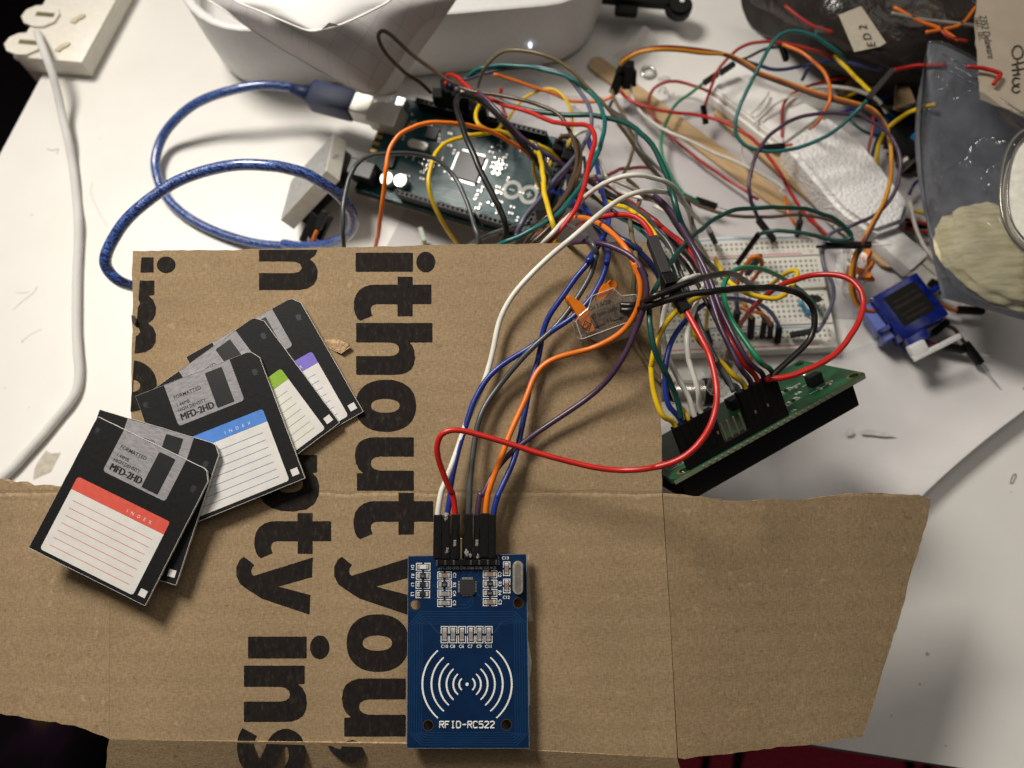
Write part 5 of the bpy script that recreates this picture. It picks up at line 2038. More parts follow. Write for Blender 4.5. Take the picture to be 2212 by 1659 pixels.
# blue trimmer, bolt, cardboard scraps by the bag
for lab, pts_, z in (('small curled brown cardboard scrap standing behind the blue terminal block', ((1165, 880), (1180, 700), (1200, 620), (1245, 610), (1290, 700), (1340, 820), (1330, 900)), 26), ('wrinkled brown cardboard scrap tucked under the tip of the black splice', ((705, 740), (800, 640), (950, 580), (1100, 600), (1180, 650), (1100, 690), (900, 700), (760, 770)), 16)):
    mb = MB()
    plate(mb, [V('Z4', x, y, z + 4 * math.sin(i * 1.7)) for i, (x, y) in enumerate(pts_)], Vector((0, 0, 1)), .8)
    single('cardboard_scrap', lab, 'cardboard scrap', mb, [mat('scrap_kraft', (.25, .17, .09), .9, var=.2, bump=.5), EDGE], group='cardboard scraps')
a, b = V('Z4', 1200, 1060, 13), V('Z4', 1390, 960, 13)
F = frame(a, b - a, Vector((0, 0, 1)))
tm = thing('terminal_block', 'black and bright blue terminal block half hidden by the smoky bag', 'terminal block', F)
mb = MB()
mb.box((11, -6, -4), (26, 20, 12), None, .8)
part('block_body', mb, BLACKG, tm, local=True)
for x, y in ((4, -8), (11, -11), (17, -7), (14, 1)):
    mb = MB()
    mb.box((x, y, 3), (5, 3.2, 4), None, .6)
    part('blue_clamp', mb, mat('clamp_blue', (.02, .22, .55), .35), tm, local=True)
a, b = V('Z4', 1215, 1345, 6), V('Z4', 1340, 1230, 8)
F = frame(a, b - a, Vector((0, 0, 1)))
bo_ = thing('metal_bolt', 'dull silver bolt lying between the foam and the smoky bag', 'bolt', F)
rows_ = []
L = (b - a).length
for i in range(61):
    x = L * i / 60
    r = 2.9 + .28 * math.sin(x * 2 * math.pi / 1.1)
    rows_.append([Vector((x, r * math.cos(2 * math.pi * j / 18), r * math.sin(2 * math.pi * j / 18))) for j in range(19)])
mb = MB().grid(rows_)
part('bolt_shank', mb, mat('dull_bolt', (.38, .35, .31), .35, 1.0), bo_, local=True, smooth=True)
mb = MB()
mb.cyl((0, 0, 0), 4.6, 3.5, Matrix.Translation((L, 0, 0)) @ Matrix.Rotation(math.pi / 2, 4, 'Y'), 6)
part('bolt_head', mb, mat('dull_bolt', (1, 1, 1)), bo_, local=True)
mb = MB()
mb.tube([V('D', 2120, 980, 3), V('D', 2170, 915, 4), V('D', 2260, 800, 6)], .55, 8)
single('loose_pin', 'thin bare metal pin lying on the paper under the bag corner', 'pin', mb, STEEL, smooth=True)
mb = MB()
lp = catmull([V('D', x, y, .5) for x, y in ((2122, 1465), (2140, 1418), (2160, 1414), (2140, 1466), (2126, 1470))], 4, True)
mb.tube(lp + [lp[0]], .22, 6, False)
single('wire_offcut', 'tiny bent grey wire offcut on the bare desk beyond the curled paper', 'wire offcut', mb, PENCIL)
mb = MB()
mb.box((0, 0, 0), (2.2, 8, 7), Matrix.Translation(V('Z1', 705, 1500, 14)) @ Matrix.Rotation(.3, 4, 'Z'), .3)
mb.box((3, -3, -3), (12, 5, 3), Matrix.Translation(V('Z1', 740, 1530, 12)) @ Matrix.Rotation(-.2, 4, 'Z'), .3)
single('screw_terminal', 'small pale green connector peeping over the far edge of the cardboard', 'connector', mb, mat('pale_green_plastic', (.30, .36, .27), .4))


# ================================================================== clear lever connectors with orange levers
CLEARW = clear_mat('clear_polycarbonate', (.26, .24, .21), .80, .06, .15, 500)
ORL = mat('orange_lever', (.66, .165, .004), .6, var=.1, spec=.25)


def lever_connector(o, xdir, n, label, L=25.0, Hh=9.5, half=4.6, words_=True, ends=((0, True), (1, False), (1, False)), shift=0.0):
    """inline connector: local x runs along the body, -y is the printed face, levers rise along z; ends: (which end, lever open)"""
    F = frame_x(o, xdir, n)
    w_ = thing('lever_connector', label, 'wire connector', F, 'clear lever wire connectors')
    RX = Matrix.Rotation(math.pi / 2, 4, 'X')
    mb = MB()
    mb.prism([(0, 0), (L, 0), (L, Hh * .62), (L * .78, Hh * .72), (L * .70, Hh), (L * .36, Hh), (L * .24, Hh * .72), (L * .08, Hh * .62), (0, Hh * .5)], -half, half, RX)
    part('clear_body', mb, CLEARW, w_, local=True)
    mb = MB()
    mb.prism([(L * .10, -.2), (L * .95, -.2), (L * .84, -Hh * .38), (L * .30, -Hh * .40)], half * .2, half * .98, RX)
    part('clear_skirt', mb, CLEARW, w_, local=True)
    mb = MB()
    for y in (-half, half):
        lp = [Vector((x, y, z)) for x, z in ((0, 0), (L, 0), (L, Hh * .62), (L * .78, Hh * .72), (L * .70, Hh), (L * .36, Hh), (L * .24, Hh * .72), (L * .08, Hh * .62), (0, Hh * .5), (0, 0))]
        mb.tube(lp, .16, 5)
    for x, z in ((0, 0), (L, 0), (L, Hh * .62), (L * .70, Hh), (L * .36, Hh), (0, Hh * .5)):
        mb.tube([Vector((x, -half, z)), Vector((x, half, z))], .16, 5)
    part('edge_glint', mb, mat('clear_edge_glint', (.50, .47, .42), .15, spec=.9), w_, local=True)  # pale tubes stand in for highlights along the clear edges
    for x in (L * .25, L * .66, L * .86):
        mb = MB()
        mb.box((x, 0, Hh * .34), (.3, half * 1.9, Hh * .64))
        part('partition', mb, clear_mat('partition_film', (.3, .28, .26), .8, .1), w_, local=True)
    for k_, (end, op) in enumerate(ends):
        sh_ = shift if end == 0 else 0
        y = 0 if end == 0 else (-half * .48 if k_ == 1 else half * .5)
        M_ = Matrix.Translation((sh_ * L, y, 0)) @ RX
        wd = half * (.8 if end == 0 else .42)
        mb = MB()
        if op:
            mb.prism(smooth2([(L * .10, Hh * .25), (L * .26, Hh * .45), (L * .22, Hh * .75), (L * .10, Hh * 1.12), (L * .04, Hh * 1.2), (L * .005, Hh * 1.08), (L * .05, Hh * .7)], 3), -wd, wd, M_)
            mb.prism([(L * .12, 1.2), (L * .24, 1.2), (L * .24, Hh * .5), (L * .12, Hh * .45)], -wd * .6, wd * .9, M_)
        else:
            dx = 0 if k_ == 1 else L * .16
            mb.prism(smooth2([(L * .42 + dx, Hh * .82), (L * .50 + dx, Hh * 1.06), (L * .60 + dx, Hh * 1.18), (L * .66 + dx, Hh * 1.12), (L * .64 + dx, Hh * .98), (L * .54 + dx, Hh * .84)], 4), -wd, wd, M_)
        part('lever', mb, ORL, w_, local=True)
    for x, s_l in ((L * .45, .28), (L * .76, .2)):
        mb = MB()
        mb.box((x, 0, Hh * .34), (L * s_l, half * 1.3, Hh * .36), None, .6)
        part('spring_clamp', mb, mat('clamp_copper', (.11, .060, .035), .5, .2, var=.6, vscale=900), w_, local=True)
    if words_:
        mb = MB()
        M_ = Matrix.Translation((0, -half - .06, 0)) @ RX
        for s_t, x, y, h_ in (('Cu 1.6/2\u03c6', L * .24, Hh * .70, 1.35), ('JET 20A 300V', L * .215, Hh * .46, 1.25), ('11', L * .43, Hh * .22, 1.7)):
            vs, fs = text_fill(s_t, h_, 'LEFT', .02)
            mb.add(vs, fs, M_ @ Matrix.Translation((x, y, 0)))
        for sg, x0 in ((1, L * .53), (-1, L * .41)):
            mb.prism([(x0, 2.25), (x0 + sg * 2.4, 2.25), (x0 + sg * 2.4, 2.75), (x0 + sg * 4.0, 2.1), (x0 + sg * 2.4, 1.45), (x0 + sg * 2.4, 1.95), (x0, 1.95)][::sg], 0, .05, M_)
        vs, fs = curve_fill([[(L * .06, 3.6), (L * .06 + 1.7, 5.6), (L * .06 + 3.4, 3.6), (L * .06 + 1.7, 1.6)], [(L * .06 + .35, 3.6), (L * .06 + 1.7, 5.2), (L * .06 + 3.05, 3.6), (L * .06 + 1.7, 2.0)]])
        mb.add(vs, fs, M_)
        for s_t, dy in (('PS', .5), ('E', -.7)):
            vs, fs = text_fill(s_t, .85, 'CENTER', .01)
            mb.add(vs, fs, M_ @ Matrix.Translation((L * .06 + 1.7, 3.6 + dy, 0)))
        part('printed_lettering', mb, mat('connector_ink', (.008, .007, .007), .6), w_, local=True)
    return w_


o_ = VK('Z8', 400, 1230, 7)
e_ = VK('Z8', 1560, 800, 7)
wx = (e_ - o_).normalized()
lever_connector(o_, wx, KN.cross(wx) * .96 + KN * .28, 'clear lever connector with orange levers and black print lying on the cardboard', (e_ - o_).length, 12.5, 4.6)
a, b = V('Z5', 330, 700, 14), V('Z5', 330, 180, 18)
lever_connector(a, b - a, Vector((.8, .1, .6)), 'clear lever connector with orange levers standing at the breadboard end', (b - a).length, 11, 4.6, False, ((0, True), (1, False), (1, False)), .25)
a, b = V('Z2', 985, 1590, 36), V('Z2', 1130, 1170, 50)
lever_connector(a, b - a, Vector((.95, .3, .25)), 'clear lever connector half hidden by wires behind the display board plugs', (b - a).length, 10.5, 4.4, True, ((1, False),))

# dark odds and ends packed behind the smoky bag
mb = MB()
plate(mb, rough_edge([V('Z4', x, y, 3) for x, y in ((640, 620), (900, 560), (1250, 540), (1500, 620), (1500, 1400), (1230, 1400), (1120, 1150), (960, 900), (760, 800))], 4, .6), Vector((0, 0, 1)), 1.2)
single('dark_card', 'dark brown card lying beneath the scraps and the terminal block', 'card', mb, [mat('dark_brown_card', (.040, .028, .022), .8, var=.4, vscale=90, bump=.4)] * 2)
for i, (lab, pts_, r_, c_) in enumerate((('black lead curling behind the yellow arch into the smoky bag', ((1000, 820, 16), (1120, 860, 22), (1250, 870, 26), (1400, 820, 30)), 1.3, 'black'), ('black lead looping round the brown scraps', ((720, 770, 8), (800, 690, 14), (950, 650, 18), (1060, 720, 14), (1040, 850, 8)), 1.1, 'black'),
                                          ('grey lead arching above the scraps by the parts bag', ((1020, 580, 20), (1120, 520, 26), (1230, 500, 28), (1380, 530, 24)), .9, 'silver'), ('brown lead crossing under the black splice', ((900, 720, 10), (1020, 760, 12), (1150, 740, 12), (1300, 700, 14)), 1.0, 'brown'), ('black lead lying under the bolt', ((1080, 1180, 5), (1220, 1200, 6), (1400, 1260, 6)), 1.2, 'black'))):
    mb = MB()
    mb.tube(catmull([V('Z4', *q) for q in pts_], 6), r_, 8)
    single('loose_lead', lab, 'lead', mb, wmat(c_), smooth=True, group='loose leads behind the smoky bag')
for i, (lab, x, y, z, s_, a_, c_) in enumerate((('small black relay block behind the brown scrap', 1350, 730, 10, (12, 9, 9), .4, (.008, .008, .008)), ('small blue relay peeping over the terminal block', 1090, 1010, 8, (11, 7, 8), .7, (.02, .10, .24)), ('small black knob behind the yellow wire by the bag', 1380, 640, 14, (8, 8, 8), .1, (.012, .011, .011)))):
    mb = MB()
    mb.box((0, 0, 0), s_, Matrix.Translation(V('Z4', x, y, z)) @ Matrix.Rotation(a_, 4, 'Z'), 1.0)
    single('relay_block', lab, 'relay', mb, mat('relay_col_%s' % 'abc'[i], c_, .35), smooth=35)
# ================================================================== jumper wires
GRP = 'jumper wires tangled between the boards'


def plug_on(root, a, b, pin=0.0, wd=2.6, name='plug', rough=False):
    mb = MB()
    plug_between(mb, a, b, wd, .3, pin)
    return part(name, mb, [mat('taped_black', (.014, .013, .013), .7, bump=.8, bscale=700) if rough else BLACKP, STEEL], root)


def wire(color, label, segs, r=.95, plugs=(), group=GRP, k=6):
    """plugs: (point a, point b, pin length) as traced (view, x, y, z) pairs"""
    pts = relax(catmull(path3(segs), k))
    pts = [p + noise.noise_vector(p * .09) * .55 + noise.noise_vector(p * .35) * .16 for p in pts]
    mb = MB()
    mb.tube(pts, r, 9)
    if not plugs:
        return single('jumper_wire', label, 'jumper wire', mb, wmat(color), F=pts[0].copy(), smooth=True, group=group)
    root = thing('jumper_wire', label, 'jumper wire', pts[0].copy(), group)
    part('insulation', mb, wmat(color), root, smooth=True)
    for pl in plugs:
        a, b = (VK(q[0], q[1], q[2], q[3].imag) if isinstance(q[3], complex) else V(*q) for q in pl[:2])
        plug_on(root, a, b, pl[2] if len(pl) > 2 else 0.0, rough=len(pl) > 3)
    return root


# ---- the seven that run to the blue reader board: plugs first
PL = 7.2j


def rplug(root, xa, xb, y0, y1, latch=False, h=7.0):
    a, b = VK('ZR', (xa + xb) / 2, y1, h), VK('ZR', (xa + xb) / 2 + 4, y0, h)
    wd = (VK('ZR', xb, 250, h) - VK('ZR', xa, 250, h)).length * .97
    F = frame_x(a, b - a, KN)
    L = (b - a).length
    mb = MB()
    mb.box((L / 2, 0, 0), (L, wd, 2.5), F, .18)
    mb.box((L * .5, 0, 1.27), (L * .96, wd * .55, .14), F, .05)
    o = part('plug', mb, BLACKP, root)
    if latch:
        mb = MB()
        mb.box((L * .36, 0, 1.35), (1.9, .95, .22), F, .08)
        mb.box((L * .31, 0, 1.45), (.8, .55, .3), F, .08)
        part('plug_latch', mb, mat('latch_tin', (.60, .54, .46), .3, .9), o)
        mb = MB()
        mb.box((L * .52, wd * .3, 1.28), (4.6, .12, .16), F)
        mb.box((L * .52, -wd * .3, 1.28), (4.6, .12, .16), F)
        part('plug_groove', mb, mat('socket_hole_dark', (1, 1, 1)), o)
    return o


reader = [
    ('white', 'white jumper wire sweeping in a wide arc down to the blue reader board', (318, 369, 385, 118), False,
     [('ZR', [(345, 130, 7j), (352, 60, 7.4j), (370, -30, 8j)]), ('C', [(665, 1490, 8j), (712, 1365), (762, 1225), (800, 1110, 6j), (850, 985), (905, 870, 4j), (945, 760), (985, 610), (1008, 480), (1040, 380, 5j), (1100, 270), (1185, 165), (1340, 10, 8j)]),
      ('A', [(1500, 1540, 13j), (1620, 1432), (1740, 1335), (1850, 1268), (1960, 1238, 112), (2080, 1242)]), ('Z2', [(690, 22, 90), (770, 75), (830, 170, 60), (850, 280), (900, 420, 35), (970, 540), (1005, 640, 22)])]),
    ('blue', 'blue jumper wire beside the white and red plugs of the blue reader board', (370, 421, 388, 122), False,
     [('ZR', [(402, 130, 7j), (412, 60, 7.4j), (425, -20, 7.6j)]), ('C', [(705, 1510, 7.6j), (735, 1345), (782, 1170), (815, 1075, 6j), (850, 960), (905, 855, 6j), (975, 758), (1085, 675), (1210, 602, 6j), (1320, 520), (1400, 462), (1490, 405, 11j), (1590, 310), (1655, 215), (1700, 120), (1728, 20, 14j)]),
      ('Z11', [(1340, 1500, 16j), (1377, 1380), (1338, 1262), (1245, 1115), (1180, 990, 90), (1110, 850), (1040, 770), (935, 735, 55), (860, 700, 42)])]),
    ('red', 'bright red jumper wire curling over all the others from reader board to splice', (424, 476, 388, 115), True,
     [('ZR', [(452, 130, 7j), (445, 40, 7.6j), (430, -30, 9j)]), ('C', [(715, 1540, 9j), (672, 1440, 12j), (632, 1330), (618, 1240, 17j), (640, 1165), (692, 1132, 19j), (772, 1128), (905, 1162), (1080, 1213, 17j), (1300, 1286), (1500, 1338, 17j), (1650, 1373), (1820, 1391, 18j), (2000, 1378), (2120, 1342)]),
      ('Z3', [(130, 1094, 124), (330, 1046), (480, 958, 128), (590, 840), (665, 710, 131), (708, 560), (715, 420, 132), (690, 250), (650, 110, 130), (605, 10)]), ('Z2', [(840, 1010, 128), (805, 950, 127)])]),
    ('slate', 'slate grey jumper wire in the middle of the reader board row', (506, 556, 385, 112), False,
     [('ZR', [(533, 130, 7j), (536, 60, 7.4j), (540, -20, 7.6j)]), ('C', [(828, 1510, 7.6j), (846, 1340), (866, 1180, 6j), (892, 1060), (942, 950), (1032, 830, 5j), (1122, 720), (1240, 590, 8.5j), (1355, 492), (1455, 380, 9j), (1555, 230), (1625, 105), (1648, -10, 11j)]),
      ('Z11', [(1245, 1390, 11j), (1200, 1262, 13j), (1100, 1160), (960, 1080, 100), (830, 1040), (640, 1032, 78), (450, 1062), (270, 1105, 70), (100, 1160), (-60, 1230, 60), (-200, 1320, 45)])]),
    ('purple', 'purple jumper wire bowing widest over the orange one near the lever connector', (560, 607, 385, 115), True,
     [('ZR', [(586, 130, 7j), (592, 60, 7.4j), (605, -20, 7.6j)]), ('C', [(912, 1560, 7.6j), (955, 1465), (1012, 1372), (1082, 1290, 6j), (1190, 1200), (1300, 1122, 4j), (1450, 1022), (1600, 920, 6j), (1722, 810), (1800, 700), (1862, 590, 14j), (1925, 440), (1965, 320), (1982, 220, 22j), (1962, 130), (1920, 50)]),
      ('Z11', [(1790, 1660, 22j), (1722, 1520), (1620, 1405, 20j), (1450, 1315), (1300, 1268, 14j), (1120, 1242), (960, 1260, 4j), (860, 1320, 100)])]),
    ('orange', 'bright orange jumper wire swinging round the lever connector to the reader board', (604, 656, 378, 108), False,
     [('ZR', [(636, 130, 7j), (640, 60, 7.6j), (652, -20, 8j)]), ('C', [(950, 1540, 8j), (982, 1440), (1042, 1290, 9j), (1092, 1150), (1152, 1020, 8j), (1202, 910), (1240, 800), (1292, 722, 7j), (1372, 668), (1480, 635), (1600, 606, 8j), (1722, 556), (1822, 490, 13j), (1892, 400), (1930, 310), (1942, 200, 20j), (1922, 110), (1890, 30)]),
      ('Z11', [(1690, 1640, 20j), (1640, 1470), (1562, 1322, 18j), (1450, 1192), (1332, 1092, 120), (1200, 1012), (1082, 984, 100), (980, 990), (860, 1022, 84), (740, 1080), (600, 1142, 70), (520, 1185, 60)])]),
    ('blue', 'blue jumper wire ending in the outermost plug beside the orange one', (655, 699, 384, 115), False,
     [('ZR', [(682, 130, 7j), (695, 55, 7.4j), (720, -20, 7.6j)]), ('C', [(1002, 1580, 7.6j), (1042, 1490), (1110, 1350, 6j), (1152, 1200), (1176, 1080, 4j), (1200, 960), (1222, 840, 4j), (1262, 720), (1290, 600, 4j), (1302, 510), (1342, 390), (1430, 270, 9j), (1510, 152), (1562, 90), (1640, 0, 12j)]),
      ('Z11', [(1120, 1480, 14j), (1250, 1312), (1332, 1172, 110), (1382, 1010), (1352, 870, 90), (1312, 750), (1282, 600, 75), (1250, 430), (1192, 230, 60), (1145, 80, 50)])]),
]
for c, lab, (xa, xb, y1, y0), latch, segs in reader:
    pts = relax(catmull(path3(segs), 6))
    root = thing('jumper_wire', lab, 'jumper wire', pts[0].copy(), 'jumper wires plugged into the blue reader board')
    mb = MB()
    mb.tube(pts, .98, 10)
    part('insulation', mb, wmat(c), root, smooth=True)
    rplug(root, xa, xb, y0, y1, latch)
    if c == 'red':
        A = [V('Z2', 805, 955, 127), V('Z2', 690, 765, 128), V('Z2', 655, 690, 127), V('Z2', 605, 570, 126), V('Z2', 535, 385, 122)]
        plug_on(root, A[0], A[1], 0, 3.4)
        plug_on(root, A[1] + (A[0] - A[1]).normalized() * -.3, A[2].lerp(A[3], .1), 0, 4.0)
        plug_on(root, A[2].lerp(A[3], .15), A[4], 0, 3.6, 'splice_tape', True)
        up = catmull(path3([('Z2', [(545, 395, 122), (510, 310, 120), (442, 232), (352, 195, 116), (210, 197), (95, 215, 108)]), ('Z11', [(1230, 1000, 104), (1100, 1045, 92), (960, 1120, 70)])]), 6)
        mb = MB()
        mb.tube(up, 1.0, 9)
        part('insulation', mb, wmat('red'), root, smooth=True)
# hot glue smears on the plugs
mb = MB()
for i, (x, y, s) in enumerate(((398, 128, 1.6), (405, 330, 1.3), (395, 345, 1.0), (525, 345, 1.6), (545, 360, 1.2), (590, 368, 1.3), (615, 150, .8))):
    m_ = lump(0, 0, 0, 1, 1, 1, i * 3.1, 10, 6, .5)
    c_ = VK('ZR', x, y, 7.8)
    mb.add([c_ + Vector((v.x * s * .55, v.y * s, v.z * s * .5)) for v in m_.v], m_.f)
single('glue_smear', 'whitish smears of dried glue across the reader board plugs', 'glue', mb, clear_mat('dried_glue', (.45, .43, .40), .55, .4), smooth=True)

W = wire
# ---- over the microcontroller board
W('black', 'thick black wire looping over the microcontroller board down behind the cardboard', [('Z1', [(1350, 1640, 70), (1400, 1530, 78), (1432, 1460), (1420, 1390, 85), (1385, 1290), (1285, 1100, 90), (1200, 920), (1112, 720, 92), (1042, 540), (1000, 400, 88), (988, 320), (1020, 268, 82), (1090, 268), (1200, 312, 78), (1300, 390), (1400, 490, 74), (1500, 610), (1600, 730, 66), (1690, 850), (1770, 990, 52), (1800, 1060, 44)])], 1.25)
W('purple', 'dark purple wire doubling the thick black one across the microcontroller board', [('Z1', [(1180, 250, 70), (1290, 340, 72), (1400, 465, 72), (1510, 585), (1620, 690, 66), (1740, 770), (1860, 840, 60), (1960, 900), (2060, 960, 56)]), ('Z11', [(1010, 500, 58), (1180, 590, 66), (1300, 680, 70), (1460, 760, 74), (1650, 860, 80), (1850, 1000, 84), (2000, 1140, 84), (2150, 1310, 80)]), ('Z2', [(700, 420, 78), (820, 520, 70), (900, 640, 60), (950, 740, 50)])], .95)
W('orange', 'orange wire arching from the cardboard edge across the microcontroller board', [('Z1', [(285, 1680, 40), (305, 1560, 55), (340, 1350, 72), (365, 1150), (380, 950, 88), (396, 800), (432, 700), (512, 602, 92), (622, 540), (760, 506, 92), (900, 506), (1050, 526, 86), (1200, 556), (1350, 612, 76), (1480, 682), (1580, 752, 64), (1660, 850, 50)])])
W('yellow', 'yellow wire curving along the main chip down behind the cardboard', [('Z1', [(1030, 1640, 30), (990, 1550, 40), (920, 1440), (842, 1310, 58), (780, 1170), (756, 1000, 66), (776, 860), (842, 740, 66), (940, 662), (1060, 626, 62), (1200, 616), (1310, 600, 56), (1370, 560), (1392, 510, 48)])])
W('yellow', 'yellow wire dipping between the sockets beside the thick black loop', [('Z1', [(1205, 335, 60), (1166, 400, 64), (1160, 480), (1190, 535, 66), (1290, 585), (1400, 585, 62), (1500, 640), (1640, 690, 60), (1780, 740), (1900, 840, 52)])])
W('yellow', 'yellow wire falling straight from the board end to the cardboard edge', [('Z1', [(1830, 1660, 80), (1848, 1570, 90), (1850, 1480), (1822, 1350, 98), (1762, 1150), (1736, 950, 90), (1716, 800, 70), (1690, 730, 55)])], 1.05)
W('yellow', 'thin yellow wire looping on the white paper beyond the microcontroller board', [('Z1', [(1435, 490, 34), (1500, 382, 30), (1600, 282), (1730, 222, 30), (1850, 232), (1940, 302, 32), (1990, 430), (1995, 560, 42), (1950, 720, 48)])], .8)
W('slate', 'dark grey wire arching past the power jack on the microcontroller board', [('Z1', [(12, 1690, 70), (12, 1560, 84), (16, 1300, 92), (32, 1080), (92, 920, 92), (182, 832), (330, 778, 88), (520, 766), (700, 790, 80), (850, 842), (962, 950, 76), (1042, 1100), (1122, 1300, 76), (1192, 1550, 78), (1220, 1680, 60)])])
W('brown', 'brown wire rising in a tall narrow loop in front of the graph paper', [('A', [(580, 600, 44), (520, 540, 56), (430, 490, 66), (330, 402), (262, 312, 80), (236, 240), (258, 200, 84), (300, 210), (372, 272, 80), (470, 362), (590, 450, 70), (690, 522), (800, 562, 66)]), ('Z1', [(1000, 200, 66), (1150, 242, 68), (1300, 266), (1450, 290, 72), (1600, 326), (1750, 372, 74), (1850, 425), (1930, 512, 76), (1990, 602), (2030, 720, 80), (2040, 850), (2000, 1000, 84), (1930, 1152), (1820, 1290, 88), (1700, 1410), (1600, 1530, 84), (1540, 1640, 70)])], .9)
W('brown', 'second brown wire bending by the socket row down to the cardboard', [('Z1', [(1840, 780, 50), (1850, 690, 58), (1910, 630, 66), (1990, 620), (2050, 680, 74), (2072, 800), (2052, 950, 84), (1982, 1150), (1862, 1352, 92), (1742, 1480), (1630, 1580, 88), (1560, 1660, 76)])], .95)
W('red', 'red wire running over the socket row then diving to the cardboard edge', [('Z1', [(908, 105, 52), (958, 90, 56), (1020, 138), (1085, 192, 60), (1150, 245), (1250, 292, 64), (1400, 352), (1550, 392, 70), (1680, 442), (1800, 500, 76), (1920, 520), (2050, 524, 84), (2130, 540), (2180, 592, 90), (2190, 680), (2162, 770, 94), (2132, 900), (2112, 1020, 98), (2082, 1130), (2022, 1260, 100), (1932, 1400), (1830, 1510, 98), (1750, 1600, 90), (1690, 1680, 76)])], 1.0)
W('red', 'short red wire end standing up behind the board sockets', [('Z1', [(1380, 205, 40), (1382, 290, 36), (1392, 380), (1425, 470, 34)])], .9)
W('white', 'short white wire slipping behind the cardboard next to the red one', [('Z11', [(1080, 790, 84), (1020, 880, 92), (930, 980), (820, 1100, 100), (700, 1230, 98), (600, 1340, 84)])], .95)
W('teal', 'teal wire in a big bow from the far sockets round to the cardboard edge', [('A', [(815, 495, 50), (880, 452, 56), (950, 436), (1100, 424, 62), (1250, 438), (1400, 474, 66), (1540, 534), (1640, 624, 72), (1700, 740), (1704, 860, 80), (1662, 990), (1600, 1110, 86), (1560, 1190), (1490, 1290, 92), (1400, 1390), (1290, 1465, 96), (1150, 1530), (1030, 1580, 92), (920, 1650, 74)])], 1.0)
W('greyblue', 'grey violet wire shadowing the teal bow over the socket end', [('A', [(795, 515, 48), (900, 484, 54), (1050, 448), (1200, 432, 62), (1350, 444), (1450, 492, 66), (1530, 562), (1590, 662, 70), (1622, 765), (1618, 850, 72), (1560, 960), (1480, 1062, 78), (1380, 1162), (1280, 1292, 84), (1200, 1390), (1150, 1490, 84), (1110, 1570, 74)])], .95)
W('olive', 'olive brown wire in a thin hoop high over the teal bow', [('A', [(890, 565, 44), (898, 505, 54), (940, 420, 66), (1010, 352), (1100, 322, 78), (1210, 328), (1330, 360, 80), (1450, 422), (1560, 520, 74), (1650, 622), (1740, 722, 66), (1800, 802), (1870, 902, 56), (1930, 1002), (2000, 1082, 44), (2090, 1170, 30), (2180, 1290, 24)])], .85)
W('orange', 'slack orange wire crossing the white paper to the black plug cluster', [('A', [(985, 482, 40), (1120, 520, 36), (1260, 568), (1380, 612, 30), (1480, 650), (1600, 664, 30), (1690, 650), (1755, 618, 34)])], .85)
W('darkgreen', 'dark green grey wire from the microcontroller board over the paper to the breadboard', [('A', [(840, 590, 56), (1000, 648, 58), (1200, 712, 62), (1400, 742), (1600, 750, 70), (1750, 766), (1880, 812, 80), (1980, 900), (2052, 1002, 92), (2102, 1122), (2142, 1280, 100)]), ('Z2', [(680, -20, 104), (722, 120, 106), (770, 260), (832, 372, 98), (900, 482), (980, 572, 80), (1060, 645, 60), (1110, 700, 40)])], 1.15)
W('navy', 'navy blue wire snaking below the socket row end of the board', [('Z11', [(1150, 90, 44), (1160, 190, 50), (1200, 310), (1250, 430, 56), (1290, 560, 60), (1300, 680), (1330, 780, 60), (1350, 900), (1340, 1010, 56)])], .9)
W('white', 'thin white wire slanting from the socket row into the tangle', [('Z11', [(1230, 130, 50), (1250, 280, 56), (1290, 420), (1340, 540, 66), (1400, 640), (1560, 730, 76), (1700, 770), (1900, 800, 80), (2030, 860, 70), (2130, 960, 50)])], .85)
W('white', 'cream white wire arching highest over the tangle towards the breadboard', [('Z11', [(1010, 890, 84), (1080, 800, 96), (1180, 710), (1340, 615, 110), (1500, 555), (1680, 532, 112), (1850, 552), (2000, 605, 104), (2130, 690)]), ('Z2', [(800, 110, 84), (850, 170), (905, 225, 56), (960, 280), (1000, 320, 30)])], .95, [(('Z2', 985, 305, 30), ('Z2', 1035, 410, 12))])
W('yellow', 'yellow wire running beside the red one into the taped splice', [('Z11', [(1040, 640, 50), (1130, 705, 62), (1190, 765), (1300, 802, 78), (1450, 842), (1600, 905, 100), (1690, 978), (1770, 1045, 114), (1840, 1125), (1890, 1215, 121)])], .9)
W('slate', 'slate wire sagging past the board end towards the display board', [('Z11', [(1080, 560, 60), (1200, 620, 66), (1330, 690), (1500, 790, 78), (1650, 880), (1800, 990, 92), (1900, 1100)]), ('Z2', [(560, 290, 96), (640, 372), (700, 470, 98), (750, 600), (800, 750, 100), (850, 900), (905, 1060, 104), (980, 1220), (1060, 1370, 106), (1130, 1480), (1185, 1590, 106)])], .95)
W('navy', 'blue wire hugging the cardboard corner beneath the taped splice', [('Z11', [(960, 860, 60), (1050, 900, 70), (1200, 990, 90), (1400, 1110)]), ('Z2', [(230, 325, 112), (330, 400, 116), (440, 480), (530, 580, 112), (590, 690), (620, 810, 104), (615, 930, 90), (590, 1000, 76)])], 1.05)
